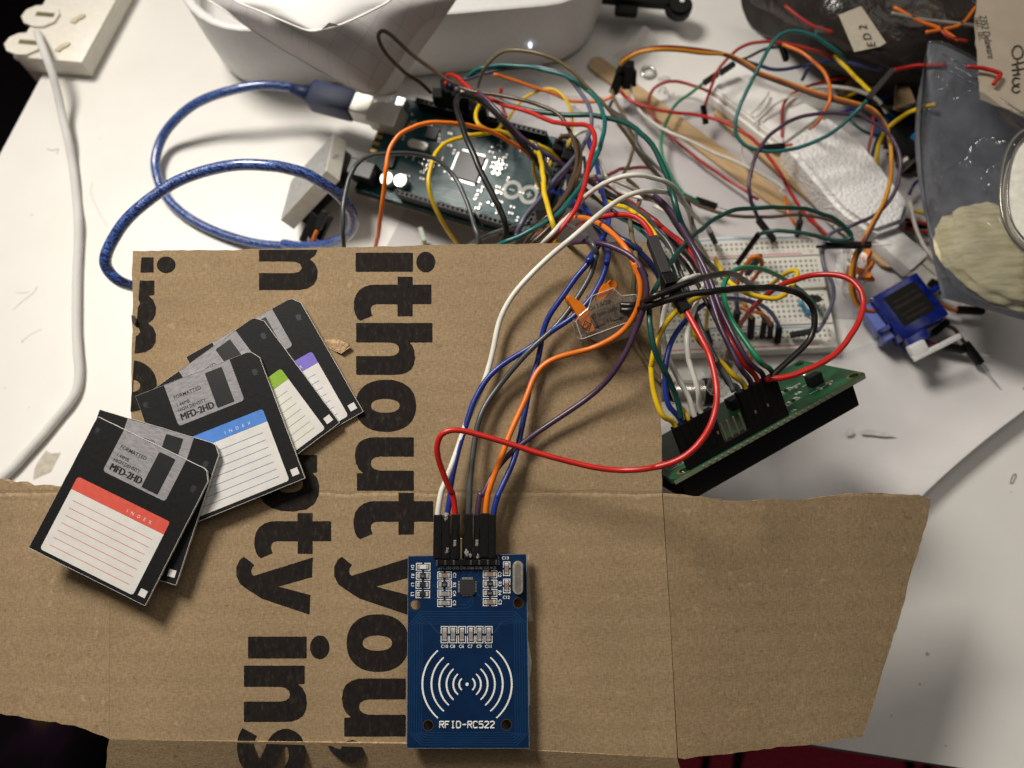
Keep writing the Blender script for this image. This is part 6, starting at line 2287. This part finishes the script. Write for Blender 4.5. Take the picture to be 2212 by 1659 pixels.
# ---- over the white paper
W('olive', 'olive wire dropping from the plug cluster over the paper and down the cardboard', [('Z6', [(510, 680, 20), (545, 775, 22), (600, 870), (655, 970, 26), (700, 1090), (722, 1200, 30), (700, 1340), (640, 1490, 40)]), ('Z11', [(1540, 520, 44), (1590, 580, 52), (1680, 650), (1722, 760, 70), (1690, 890), (1625, 975, 90), (1600, 1070), (1620, 1180, 110), (1655, 1300), (1672, 1420, 6j)]), ('C', [(1900, 60, 5j), (1895, 180, 3j), (1890, 300, 2j), (1885, 450, 1.6j), (1905, 580, 1.4j), (1990, 720, 1.6j), (2080, 830, 1.6j)])], .9)
W('brown', 'brown wire from the plug cluster across bare paper to the tangle', [('Z6', [(520, 770, 16), (480, 860, 10), (580, 940, 8), (660, 1010), (730, 1130, 8), (790, 1240), (900, 1420, 14), (1010, 1540, 22), (1100, 1620, 28)])], .9)
W('red', 'red wire from the plug cluster drawn straight across both wooden sticks', [('Z6', [(600, 680, 16), (640, 730, 14), (720, 780), (850, 842, 16), (960, 872), (1100, 886, 18), (1300, 910), (1450, 942, 20), (1600, 986), (1750, 1060, 24), (1880, 1152), (1990, 1262, 24), (2100, 1420), (2200, 1560, 22)]), ('B', [(660, 1170, 20), (720, 1280), (780, 1370, 16), (850, 1450), (940, 1540, 12)])], .9)
W('dimred', 'red wire making a flat loop on the paper between the craft sticks', [('Z6', [(1620, 825, 10), (1500, 722, 10), (1350, 642), (1200, 596, 10), (1080, 590), (965, 620, 10), (892, 700), (870, 790, 8), (892, 885), (942, 975, 6), (1042, 1090), (1200, 1222, 6), (1400, 1382), (1600, 1522, 6), (1800, 1650)]), ('B', [(430, 1260, 8), (490, 1290, 6)])], .85)
W('white', 'long white wire from the plug cluster along the craft sticks', [('Z6', [(690, 620, 16), (710, 730, 12), (790, 890), (900, 985, 12), (1040, 1062), (1200, 1142, 14), (1400, 1232), (1600, 1322, 14), (1800, 1412), (2000, 1505, 14), (2200, 1632)]), ('B', [(620, 1232, 14), (700, 1292), (780, 1350, 14), (880, 1398), (980, 1460, 10)])], .9)
W('slate', 'long slate wire bowing over the paper in front of the craft sticks', [('Z6', [(480, 850, 22), (560, 900, 30), (680, 990, 40), (760, 1070)]), ('B', [(-300, 960, 40), (-130, 1100, 38), (-40, 1230), (40, 1300, 40), (60, 1400), (75, 1500, 30)])], .8)
W('green', 'green wire curving from a black plug down the paper to the tangle', [('Z6', [(1420, 590, 16), (1340, 650, 14), (1250, 722), (1150, 795, 10), (1085, 900), (1022, 1030, 10), (992, 1150), (992, 1270, 10), (1032, 1400), (1100, 1530, 12), (1190, 1660)]), ('Z2', [(790, 30, 16), (850, 60, 14), (900, 100, 12)])], .85,
  [(('B', 135, 540, 18), ('B', 228, 478, 20), 3.0), (('Z2', 880, 70, 12), ('Z2', 1050, 128, 10), 7)])
W('teal', 'green teal wire making the largest loop over white case and foam', [('B', [(1195, 650, 54), (1150, 705, 50), (1062, 782), (960, 862, 44), (850, 922), (722, 964, 40), (600, 984), (462, 964, 40), (382, 930), (342, 870, 42), (346, 762), (382, 660, 48), (440, 540), (502, 420, 54), (562, 310), (622, 232, 58), (700, 202), (800, 216, 58), (900, 262), (1000, 332, 54), (1060, 400, 48)])], .95,
  [(('B', 1205, 635, 54), ('B', 1360, 455, 58), .5, 1)])
W('dimred', 'red wire hooped over the white case corner with a black plug hanging down', [('B', [(145, 690, 16), (172, 590, 20), (215, 490), (240, 440, 28), (305, 362), (400, 292, 34), (520, 264), (640, 276, 36), (760, 300), (870, 332, 36), (980, 385), (1050, 420, 30)])], .85, [(('B', 132, 680, 16), ('B', 150, 805, 10))])
W('orange', 'orange wire bowing from the red hoop down onto the foam block', [('B', [(645, 285, 38), (740, 322, 40), (832, 382), (912, 462, 44), (952, 560), (948, 660, 44), (912, 742), (880, 792, 36), (830, 835, 26)])], .85)
W('black', 'thin black wire bridging behind the hoop with a stubby hanging plug', [('B', [(350, 400, 22), (430, 368, 26), (520, 322), (630, 300, 28), (760, 312), (900, 312, 30), (990, 345)])], .75, [(('B', 640, 290, 30), ('B', 672, 392, 22)), (('B', 240, 476, 20), ('B', 335, 412, 22))])
W('navy', 'navy wire lying behind the orange ribbon from case to black splice', [('B', [(385, 385, 26), (500, 430, 26), (620, 455), (760, 436, 28), (900, 402), (1020, 400, 34), (1150, 420), (1290, 452, 46)])], .95)
W('dimred', 'red wire running from the scraps down along the stick to a cut end', [('B', [(1200, 488, 18), (1050, 505, 18), (900, 532), (800, 562, 16), (722, 602), (664, 652, 16), (642, 742), (645, 850, 14), (642, 930), (672, 1000, 10), (722, 1082), (850, 1202, 9), (970, 1312), (1100, 1422, 9), (1250, 1522), (1395, 1588, 9)])], .85)
W('dimred', 'short offcut of red wire beyond the bare red wire end', [('B', [(1420, 1602, 9), (1460, 1618, 9), (1500, 1634, 9)])], .95)
W('yellow', 'short straight yellow wire pointing at the black splice', [('B', [(982, 365, 34), (1062, 442, 36), (1140, 522, 40), (1212, 595, 46)])], 1.0)
W('yellow', 'yellow wire arching out of the smoky bag over the blue terminal block', [('B', [(1640, 680, 50), (1560, 697, 46), (1442, 742), (1372, 792, 34), (1312, 850), (1272, 932, 24), (1256, 1030), (1275, 1110, 14)])], 1.05)
W('yellow', 'short yellow wire crossing behind the scraps towards the smoky bag', [('B', [(1040, 640, 14), (1110, 600, 16), (1220, 562), (1340, 550, 18), (1480, 540, 22), (1580, 530, 26)])], .9)
W('white', 'white wire under the orange ribbon bending towards the terminal block', [('B', [(820, 576, 18), (950, 561, 20), (1082, 575), (1202, 611, 22), (1282, 660), (1325, 735, 18)])], 1.0)
W('blue', 'short bright blue wire between black splice and cardboard scrap', [('B', [(1030, 725, 14), (1130, 705, 14), (1260, 660), (1370, 605, 16)])], .85)
W('red', 'red wire stretching from the black splice into the smoky bag', [('B', [(1365, 460, 54), (1440, 435, 52), (1550, 425, 52), (1700, 425, 56)])], .95)
W('red', 'red wire tip bent like a hook in front of the envelope', [('B', [(1840, 430, 73), (1940, 438, 73), (2055, 468, 73), (2058, 480), (2040, 510, 73), (2015, 540, 73)])], .95)
W('purple', 'dark purple wire making a full loop over foam block and sticks', [('B', [(1010, 1490, 30), (1072, 1470, 34), (1200, 1422), (1302, 1350, 40), (1382, 1240), (1412, 1100, 44), (1402, 980), (1352, 890, 46), (1252, 802), (1122, 746, 46), (960, 730), (802, 746, 44), (682, 790), (582, 860, 42), (512, 940), (462, 1040, 40), (432, 1150), (432, 1260, 36), (462, 1350), (492, 1430, 26)])], .95, [(('B', 490, 1425, 26), ('B', 592, 1555, 11))])
W('greyblue', 'blue grey wire dropping in an S beside the breadboard end', [('B', [(1075, 1470, 30), (1000, 1490, 32), (945, 1530), (912, 1600, 34)]), ('D', [(905, 40, 34), (930, 110), (967, 170, 32), (982, 250), (962, 330, 26), (920, 420), (875, 485, 18)])], .95, [(('D', 880, 478, 17), ('D', 695, 515, 13))])
W('brown', 'brown wire lying low across the paper above the breadboard edge', [('Z2', [(800, 50, 20), (900, 115, 20), (1000, 155), (1150, 197, 22), (1400, 212), (1600, 196, 24), (1750, 195), (1900, 222, 24), (2000, 262), (2090, 330, 22), (2130, 390, 18)])], .9)
W('slate', 'slate grey wire standing in the breadboard beside the cream one', [('Z2', [(720, 20, 60), (800, 60, 64), (845, 140), (855, 230, 56), (880, 330, 40), (900, 400, 26)])], .85)
W('darkgreen', 'dark green wire in a long hairpin over the breadboard to the display board', [('Z2', [(1390, 345, 32), (1480, 320, 36), (1600, 318), (1750, 340, 40), (1900, 380), (2030, 396, 42), (2100, 388), (2114, 350, 44), (2062, 290), (1980, 222, 48), (1850, 171), (1700, 141, 56), (1450, 131), (1250, 146, 66), (1100, 191), (960, 281, 80), (840, 391), (730, 500, 100), (640, 640), (582, 750, 116), (530, 880), (512, 1000, 124), (522, 1120), (562, 1260, 122), (612, 1370), (660, 1480, 116)]), ('Z3', [(210, 150, 114), (280, 290, 110), (340, 420), (380, 540, 106), (408, 660, 103)])], .98, [(('Z2', 1385, 342, 30), ('Z2', 1215, 580, 12))])
W('black', 'black plug with long bare pin lying over the orange ribbon', [('Z5', [(40, 195, 38), (90, 190, 38), (140, 185, 38)])], .7, [(('Z5', 130, 178, 37), ('Z5', 610, 172, 38), 9)])
W('orange', 'short orange wire end with black sleeve lying on the foam edge', [('B', [(640, 948, 26), (680, 942, 26), (712, 940, 26)])], .85, [(('B', 510, 962, 26), ('B', 660, 946, 26))])
# ---- into the display board and over the breadboard
LP = lambda i: PLUGS[i]


def wire3(color, label, segs, end, r=.95, plugs=(), lead=5.0, k=6):
    """a wire that finishes in a plug of the display board"""
    p = path3(segs)
    up = LF.to_3x3() @ Vector((0, 0, 1))
    p += [end + up * 3.0, end - up * 1.0]
    pts = relax(catmull(p, k), 14)
    mb = MB()
    mb.tube(pts, r, 9)
    if not plugs:
        return single('jumper_wire', label, 'jumper wire', mb, wmat(color), F=pts[0].copy(), smooth=True, group='jumper wires plugged into the display board')
    root = thing('jumper_wire', label, 'jumper wire', pts[0].copy(), 'jumper wires plugged into the display board')
    part('insulation', mb, wmat(color), root, smooth=True)
    for pl in plugs:
        plug_on(root, V(*pl[0]), V(*pl[1]), pl[2] if len(pl) > 2 else 0)
    return root


wire3('yellow', 'yellow wire sweeping along the cardboard edge to the display board corner plug', [('Z2', [(1075, 815, 96), (1000, 822, 100), (905, 842), (820, 890, 112), (740, 950), (660, 1030, 118), (592, 1150), (552, 1270, 116), (532, 1400)]), ('Z3', [(140, 200, 112), (152, 380), (192, 530, 108), (250, 660)])], LP(0))
wire3('blue', 'blue wire arching over the breadboard to the display board', [('Z2', [(1545, 1080, 18), (1500, 985, 34), (1420, 912), (1300, 870, 60), (1150, 852), (1020, 866, 90), (920, 920), (840, 990, 106), (760, 1080), (692, 1190, 114), (655, 1310), (640, 1440, 114)]), ('Z3', [(272, 120, 112), (262, 250), (265, 420, 108), (290, 560)])], LP(1), plugs=[(('Z2', 1545, 1080, 17), ('Z2', 1530, 1205, 10))])
wire3('amber', 'short amber wire tucked among the display board plugs', [('Z3', [(300, 300, 60), (340, 480, 80), (400, 560, 92)])], LP(2), .85)
wire3('white', 'white wire falling from the tangle past the breadboard into the display board', [('Z2', [(760, 740, 100), (700, 820, 106), (645, 905), (618, 1050, 110), (622, 1180), (670, 1340, 110)]), ('Z3', [(250, 40, 110), (310, 175), (390, 335, 106), (470, 465)])], LP(3))
wire3('white', 'white wire falling straight beside the bright red one into the display board', [('Z2', [(965, 705, 90), (930, 790), (888, 880, 104), (832, 1065), (808, 1200, 114), (830, 1340)]), ('Z3', [(462, 130, 112), (510, 285), (560, 430, 108)])], LP(4))
wire3('slate', 'second slate wire running down to the display board beside the yellow', [('Z2', [(760, 700, 96), (830, 860, 100), (900, 1040, 106), (980, 1215), (1065, 1370, 108)]), ('Z3', [(700, 150, 108), (780, 290), (830, 380, 102)])], LP(10))
wire3('yellow', 'yellow wire diving under the black pair to the display board', [('Z2', [(640, 690, 92), (682, 850, 92), (762, 980), (860, 1110, 98), (925, 1220), (1042, 1320, 106), (1130, 1400), (1190, 1480, 106)])], LP(11))
wire3('purple', 'purple wire slanting over the breadboard to the display board', [('Z2', [(380, 45, 70), (510, 38, 84), (620, 100), (720, 215, 96), (800, 345), (870, 470, 104), (940, 650), (1000, 830, 108), (1050, 990), (1100, 1130, 110), (1180, 1290), (1240, 1420, 110)])], LP(12))
wire3('red', 'orange red wire between the two purple ones to the display board', [('Z2', [(270, 10, 66), (420, 140, 76), (560, 252), (690, 350, 88), (810, 445), (900, 560, 96), (985, 760), (1045, 930, 102), (1110, 1100), (1190, 1240, 108), (1270, 1390)])], LP(13))
wire3('purple', 'purple wire hanging closest to the green one at the display board', [('Z2', [(560, 40, 90), (660, 120, 98), (760, 270), (860, 440, 106), (930, 560), (995, 700, 108), (1045, 840), (1095, 970, 110), (1170, 1120), (1230, 1240, 112), (1320, 1390)])], LP(14))
wire3('green', 'leaf green wire in a wide arch over the breadboard to the display board', [('Z2', [(1885, 995, 18), (1832, 902, 34), (1752, 822), (1652, 742, 60), (1532, 672), (1420, 622, 78), (1302, 606), (1200, 622, 90), (1132, 682), (1098, 772, 100), (1112, 890), (1162, 1020, 108), (1232, 1130), (1332, 1270, 112), (1412, 1385)])], LP(15) + Vector((1.0, 0, 0)), plugs=[(('Z2', 1790, 850, 22), ('Z2', 1862, 862, 14))])
W('red', 'deep red wire ringing round the breadboard corner into the display board', [('Z2', [(1235, 1080, 30), (1290, 980, 50), (1390, 870), (1520, 770, 78), (1680, 705), (1830, 665, 92), (1970, 660), (2090, 690, 98), (2170, 760), (2205, 860, 100), (2195, 970), (2140, 1110, 102), (2040, 1250), (1900, 1360, 104), (1760, 1430), (1620, 1480, 104), (1505, 1500, 103), (1440, 1505, 101)])], 1.08)
W('black', 'glossy black wire arching from the lever connector round to the display board', [('Z8', [(1200, 690, 12j), (1420, 690, 14j), (1560, 660, 17j)]), ('Z2', [(470, 930, 21j), (640, 872, 130), (820, 822), (1000, 797, 130), (1200, 776), (1350, 766, 122), (1500, 768), (1640, 792, 112), (1742, 842), (1812, 922, 106), (1832, 1040), (1802, 1160, 102), (1722, 1262), (1600, 1370, 102), (1490, 1480, 102), (1450, 1520, 100)])], 1.12)
W('black', 'second glossy black wire rising from the lever connector to the breadboard', [('Z8', [(1180, 600, 12j), (1440, 600, 14j), (1580, 545, 17j)]), ('Z2', [(480, 880, 21j), (560, 830, 132), (700, 780), (850, 722, 130), (985, 680), (1100, 656, 112), (1185, 662), (1270, 712, 84), (1345, 765, 60), (1380, 830, 30)])], 1.12)
W('yellow', 'yellow wire in a tight swirl above the middle of the breadboard', [('Z2', [(1440, 762, 40), (1540, 702, 56), (1640, 636), (1692, 638, 70), (1682, 690), (1642, 765, 80), (1600, 822), (1520, 857, 84), (1400, 850), (1270, 810, 84), (1170, 740), (1100, 660, 76), (1060, 595), (1042, 542, 66)])], 1.0)
W('orange', 'small orange wire looped out of a black plug on the breadboard', [('Z2', [(1205, 770, 30), (1240, 660, 44), (1300, 560), (1368, 516, 54), (1412, 560), (1390, 640, 44), (1290, 750, 24)])], .95, [(('Z2', 1390, 520, 34), ('Z2', 1290, 660, 14))])
W('greyblue', 'blue grey plug wire leaning between the orange loop and deep red wire', [('Z2', [(1190, 690, 20), (1200, 760, 26), (1205, 850, 30), (1215, 960, 24)])], 1.1, [(('Z2', 1215, 950, 24), ('Z2', 1190, 1090, 12))])
W('yellow', 'short yellow wire with black plug at the blue rail of the breadboard', [('Z2', [(985, 890, 40), (972, 980, 34), (958, 1095, 22)])], .9, [(('Z2', 955, 1095, 21), ('Z2', 1000, 1225, 11))])
W('amber', 'yellow wire ending in an upright black plug by three dark plugs', [('Z2', [(1245, 870, 34), (1290, 920, 34), (1325, 1010, 22)])], .9, [(('Z2', 1328, 1000, 22), ('Z2', 1316, 1165, 10))])
W('slate', 'dark stub plug wire nearest the upright yellow one on the breadboard', [('Z2', [(1320, 880, 36), (1390, 940, 32), (1425, 1040, 22)])], .8, [(('Z2', 1428, 1035, 22), ('Z2', 1410, 1155, 10))])
W('orange', 'short orange wire curving into the dark plug beside the blue one', [('Z2', [(1240, 930, 34), (1330, 955, 36), (1440, 990, 32), (1475, 1060, 22)])], .85, [(('Z2', 1478, 1055, 22), ('Z2', 1470, 1158, 10))])
W('brown', 'dark wire stub with a plug seated under the brown wire', [('Z2', [(1700, 165, 26), (1706, 210, 24), (1705, 250, 20)])], .8, [(('Z2', 1712, 240, 20), ('Z2', 1685, 350, 10))])
W('white', 'white wire curving under the upper black one by the splice', [('Z2', [(750, 740, 104), (820, 690, 108), (910, 672), (985, 690, 96), (1050, 740, 70)])], .85)
for lab, a, b, pin, c in (('black plug with a bare pin lying under the tip of the smoky bag', ('Z5', 1510, 850, 9), ('Z5', 1790, 865, 9), 17, 'orange'), ('black plug propped by the white servo horn with its pin down', ('Z5', 1590, 1195, 10), ('Z5', 1760, 1415, 7), 17, 'brown'),
                          ('black plug pointing out from beneath the servo horn', ('Z5', 1310, 1215, 9), ('Z5', 1590, 1275, 8), 12, 'red'), ('black plug between the charging tip and the smoky bag', ('Z5', 1370, 660, 12), ('Z5', 1220, 550, 12), 0, 'black'),
                          ('black plug under the mounting tab of the blue servo', ('Z5', 1265, 1095, 12), ('Z5', 1410, 970, 12), 0, 'black')):
    A, B = V(*a), V(*b)
    d = (A - B).normalized()
    root = thing('jumper_wire', lab, 'jumper wire', A.copy(), 'plugs lying round the servo')
    mb = MB()
    mb.tube(catmull([A - d * 1, A + d * 3, A + d * 6 + Vector((-2, 2, 1)), A + d * 8 + Vector((-6, 3, -1))], 5), .9, 8)
    part('insulation', mb, wmat(c), root, smooth=True)
    mb = MB()
    plug_between(mb, A, B, 3.4, .8, pin)
    part('plug', mb, [BLACKP, STEEL], root)
# cluster of plugs at the end of the brown ribbon
root = thing('plug_cluster', 'cluster of three black plugs at the end of the brown servo ribbon', 'plug', V('Z6', 640, 540, 12))
for a, b in ((('Z6', 650, 410, 30), ('Z6', 585, 540, 18)), (('Z6', 690, 420, 30), ('Z6', 650, 640, 14)), (('Z6', 600, 520, 22), ('Z6', 535, 700, 12)), (('Z6', 705, 480, 22), ('Z6', 700, 630, 14))):
    mb = MB()
    plug_between(mb, V(*a), V(*b), 4.6, .4)
    part('plug', mb, BLACKP, root)
# plugs standing in the far socket row of the microcontroller board
for i, (x, y, c, lab) in enumerate(((905, 180, 'red', 'black plug in the far socket row where the red wire starts'), (940, 200, 'navy', 'black plug in the far socket row, second from the red one'), (1000, 230, 'greyblue', 'black plug in the far socket row under the brown wire'), (1050, 250, 'white', 'black plug in the far socket row next to the thick black loop'), (1180, 330, 'yellow', 'black plug in the far socket row holding the yellow wire'))):
    A, B = V('Z1', x, y, 58), V('Z1', x + 28, y + 150, 32)
    root = thing('jumper_wire', lab, 'jumper wire', B.copy(), 'plugs standing in the far socket row')
    mb = MB()
    plug_between(mb, A, B, 5.4 if i < 4 else 8, .3)
    part('plug', mb, BLACKP, root)
    mb = MB()
    mb.tube([A + (B - A).normalized() * 2, A - (B - A).normalized() * 2.5], 1.0, 8)
    part('insulation', mb, wmat(c), root, smooth=True)
for i, (x, y, lab) in enumerate(((830, 250, 'black plug beside the brown loop at the socket row'), (1880, 700, 'black plug in the end sockets under the brown bend'), (1960, 780, 'black plug in the end sockets beside a yellow wire'), (1990, 1000, 'black plug in the end sockets below the red dive'), (1720, 1230, 'black plug in the end sockets closest to the cardboard'), (1560, 1500, 'black plug low by the cardboard edge under the purple wire'))):
    A, B = V('Z1', x, y, 60 if i else 46), V('Z1', x + 18, y + 120, 40 if i else 30)
    mb = MB()
    plug_between(mb, A, B, 5, .3)
    single('jumper_plug', lab, 'jumper plug', mb, BLACKP, group='loose looking plugs in the sockets')
W('blue', 'bright blue wire bunched under the brown ones at the socket end', [('Z11', [(700, 670, 46), (790, 710, 52), (880, 750), (960, 800, 64), (1040, 860), (1120, 950, 70)])], .95)
W('blue', 'short blue wire poking from the socket end under the purple one', [('Z11', [(900, 520, 50), (925, 570, 52), (940, 640, 52), (930, 700, 50)])], .95)
W('white', 'bare ended white wire on the end sockets beside the red bend', [('Z11', [(1150, 30, 50), (1060, 60, 54), (985, 110), (925, 190, 50), (930, 260, 44)])], .85)
W('yellow', 'tiny yellow wire dipping into the end sockets', [('Z11', [(965, 130, 56), (940, 210, 54), (930, 290, 44)])], .75)
W('yellow', 'short yellow wire hooked over the two ring logo of the board', [('Z1', [(1680, 760, 60), (1655, 860, 56), (1665, 950), (1705, 1040, 46), (1730, 1080, 42)])], .9)
# resistor on the breadboard
a, b = V('Z2', 1705, 880, 14), V('Z2', 1785, 985, 11)
rs = thing('axial_resistor', 'tiny blue bodied resistor with leads in the breadboard', 'resistor', a.copy())
mb = MB()
mb.tube([a.lerp(b, t) for t in (0, .1, .25, .4, .6, .75, .9, 1)], [.9, 1.35, 1.25, 1.0, 1.0, 1.25, 1.35, .9], 12)
part('resistor_body', mb, mat('resistor_blue', (.06, .25, .45), .4), rs, smooth=True)
mb = MB()
mb.tube(catmull([V('Z2', 1720, 770, 9), V('Z2', 1700, 800, 16), a, ], 5), .25, 6)
mb.tube(catmull([b, V('Z2', 1800, 1010, 12), V('Z2', 1805, 1030, 8.6)], 5), .25, 6)
part('lead', mb, STEEL, rs, smooth=True)

# ---- thin strays that fill the tangle
S = [('black', 'thin black wire running through the tangle under the first cream arch', [('Z2', [(120, 10, 60), (210, 70, 64), (330, 130, 70), (440, 200, 76), (560, 320, 84), (680, 400, 80), (790, 470, 66), (880, 590, 44), (930, 680, 24)])], .75),
     ('orange', 'short orange wire end above the rail by the brown wire', [('Z2', [(1590, 50, 14), (1602, 130, 16), (1640, 230, 16), (1685, 285, 13)])], .8),
     ('dimred', 'short red wire slanting to the dark green hairpin over the rail', [('Z2', [(1790, 180, 12), (1830, 260, 16), (1900, 330, 18), (1960, 390, 16)])], .8),
     ('white', 'fine white wire dangling in front of the white case', [('B', [(560, 600, 16), (520, 660, 17), (470, 710, 17), (440, 740, 16)])], .55),
     ('white', 'fine white wire bending below the teal loop', [('B', [(385, 930, 14), (380, 990, 10), (395, 1050, 8), (425, 1100, 7)])], .75),
     ('white', 'white wire crossing the top of the white case in a shallow bend', [('B', [(470, 800, 15), (540, 720, 17), (640, 650, 18), (760, 605, 18), (850, 580, 16)])], .6),
     ('navy', 'navy arc on white paper next to the smoky bag edge', [('B', [(1465, 1260, 6), (1490, 1210, 8), (1530, 1165, 9), (1600, 1140, 9)])], .9),
     ('white', 'white cord curving down between usb plug and smoky bag', [('B', [(1470, 1300, 10), (1490, 1400, 12), (1520, 1500, 12), (1570, 1600, 12), (1640, 1690, 10)])], 1.0),
     ('dimred', 'red wire slipping under the smoky bag above the white cord', [('B', [(1440, 1420, 8), (1500, 1435, 9), (1620, 1455, 9)])], .9),
     ('dimred', 'second red wire slipping under the smoky bag', [('B', [(1440, 1475, 7), (1520, 1495, 8), (1620, 1505, 8)])], .9),
     ('black', 'black wire lying under the two red ones at the smoky bag', [('B', [(1450, 1450, 4), (1530, 1470, 5), (1620, 1480, 5)])], 1.2),
     ('yellow', 'yellow wire tip by the foam block and smoky bag', [('B', [(1500, 1370, 8), (1550, 1382, 9), (1620, 1385, 9)])], 1.0),
     ('darkgreen', 'dark teal wire stub behind the purple loop', [('B', [(1090, 780, 20), (1140, 830, 20), (1210, 870, 18), (1290, 890, 14)])], .8),
     ('dimred', 'red wire stub hanging straight over the foam edge', [('B', [(1240, 750, 22), (1235, 820, 22), (1220, 900, 20), (1195, 1000, 17)])], .8),
     ('navy', 'dark blue wire stub dropping beside the yellow arch', [('B', [(1300, 850, 12), (1250, 930, 12), (1225, 1010, 11), (1220, 1060, 10)])], .9),
     ('navy', 'navy wire with frayed end under the orange ribbon', [('B', [(820, 420, 22), (800, 470, 20), (770, 520, 16)])], .9),
     ('dimred', 'red wire threading under the cream arches into the tangle', [('Z11', [(1060, 510, 52), (1160, 550, 58), (1290, 590, 60), (1350, 530, 56), (1450, 480, 46), (1600, 455, 34), (1740, 450, 26), (1840, 450, 20)])], .9),
     ('dimred', 'deep red wire alongside the slate one towards the breadboard', [('Z11', [(1280, 610, 60), (1400, 660, 66), (1520, 740, 72), (1660, 860, 80), (1800, 980, 86), (1950, 1090, 86), (2090, 1190, 80), (2210, 1280, 70)])], .95),
     ('brown', 'brown wire twisting behind the second cream arch', [('Z11', [(1580, 580, 60), (1660, 640, 66), (1720, 720, 72), (1690, 850, 76), (1640, 960, 80)])], .85),
     ('greyblue', 'violet grey wire arching under the cream ones to the breadboard', [('Z11', [(1700, 740, 64), (1850, 760, 76), (1980, 880, 84), (2080, 1030, 84), (2190, 1180, 78)]), ('Z2', [(840, 430, 60), (900, 560, 40), (930, 650, 24)])], .9),
     ('slate', 'slate wire bridging low between board end and breadboard rail', [('Z11', [(980, 470, 46), (1120, 540, 44), (1300, 660, 40), (1500, 800, 36), (1700, 960, 30), (1880, 1120, 26)]), ('Z2', [(520, 300, 24), (620, 380, 20), (700, 450, 14)])], .85),
     ('silver', 'silver grey wire in a high bow through the middle of the tangle', [('Z11', [(1000, 620, 60), (1120, 560, 72), (1300, 540, 84), (1500, 600, 92), (1700, 700, 92), (1900, 790, 86), (2060, 900, 76), (2180, 1060, 60)]), ('Z2', [(840, 400, 40), (880, 500, 24)])], .85)]
for c_, l_, s_, r_ in S:
    W(c_, l_, s_, r_)

for c_, l_, s_, r_ in [
     ('black', 'thin black wire diving behind the thick teal bow to the breadboard', [('Z11', [(820, 430, 46), (960, 520, 56), (1100, 650, 66), (1230, 780, 76), (1400, 900, 84), (1600, 1010, 84), (1800, 1120, 80)]), ('Z2', [(540, 330, 72), (660, 430, 56), (760, 560, 36), (800, 640, 20)])], .75),
     ('darkgreen', 'dark green wire low under the red bend at the socket end', [('Z11', [(1100, 330, 46), (1130, 480, 52), (1080, 640, 60), (1000, 760, 70), (900, 860, 76), (760, 980, 80), (640, 1090, 80)])], .85),
     ('purple', 'purple wire climbing from the cardboard edge to the end sockets', [('Z11', [(370, 1200, 84), (430, 1060, 80), (520, 920, 74), (640, 780, 68), (760, 650, 62), (900, 500, 58), (1040, 330, 52), (1170, 60, 46)])], .95),
     ('slate', 'slate wire dropping past the yellow one to the cardboard edge', [('Z11', [(560, 170, 60), (640, 300, 60), (720, 450, 60), (740, 560, 58), (700, 700, 56)])], .9),
     ('yellow', 'yellow wire curling in the end sockets beside the purple climb', [('Z11', [(740, 380, 52), (720, 470, 52), (700, 560, 50), (715, 650, 46)])], .75),
     ('brown', 'brown wire bending with its twin above the cardboard edge', [('Z11', [(1000, 180, 66), (1070, 280, 74), (1060, 420, 80), (1000, 600, 86), (900, 780, 92), (760, 930, 94), (640, 1040, 92), (560, 1130, 86)])], .9),
     ('teal', 'thin teal wire shadowing the purple wires to the breadboard', [('Z2', [(210, 180, 60), (330, 240, 70), (470, 330, 80), (600, 470, 84), (700, 620, 76), (760, 760, 60), (800, 880, 36), (820, 960, 20)])], .8),
     ('black', 'black wire tucked beneath the purple ones towards the display board', [('Z2', [(420, 130, 60), (580, 330, 76), (720, 480, 86), (860, 660, 94), (960, 860, 98), (1060, 1060, 102), (1150, 1240, 104)])], .85),
     ('white', 'white wire passing behind the taped splice down to the breadboard', [('Z2', [(560, 120, 60), (700, 180, 66), (840, 330, 60), (930, 450, 46), (990, 560, 34), (1000, 680, 22)])], .9),
     ('orange', 'thin orange wire peeking between the purple ones by the display board', [('Z2', [(1150, 1080, 90), (1200, 1180, 96), (1250, 1290, 100), (1300, 1390, 100)])], .7),
     ('navy', 'navy wire under the blue crossing at the cardboard edge', [('Z11', [(1030, 900, 84), (1180, 1010, 96), (1330, 1140, 104), (1480, 1180, 112), (1620, 1260, 112), (1800, 1400, 108), (1920, 1560, 100)])], .9)]:
    W(c_, l_, s_, r_)
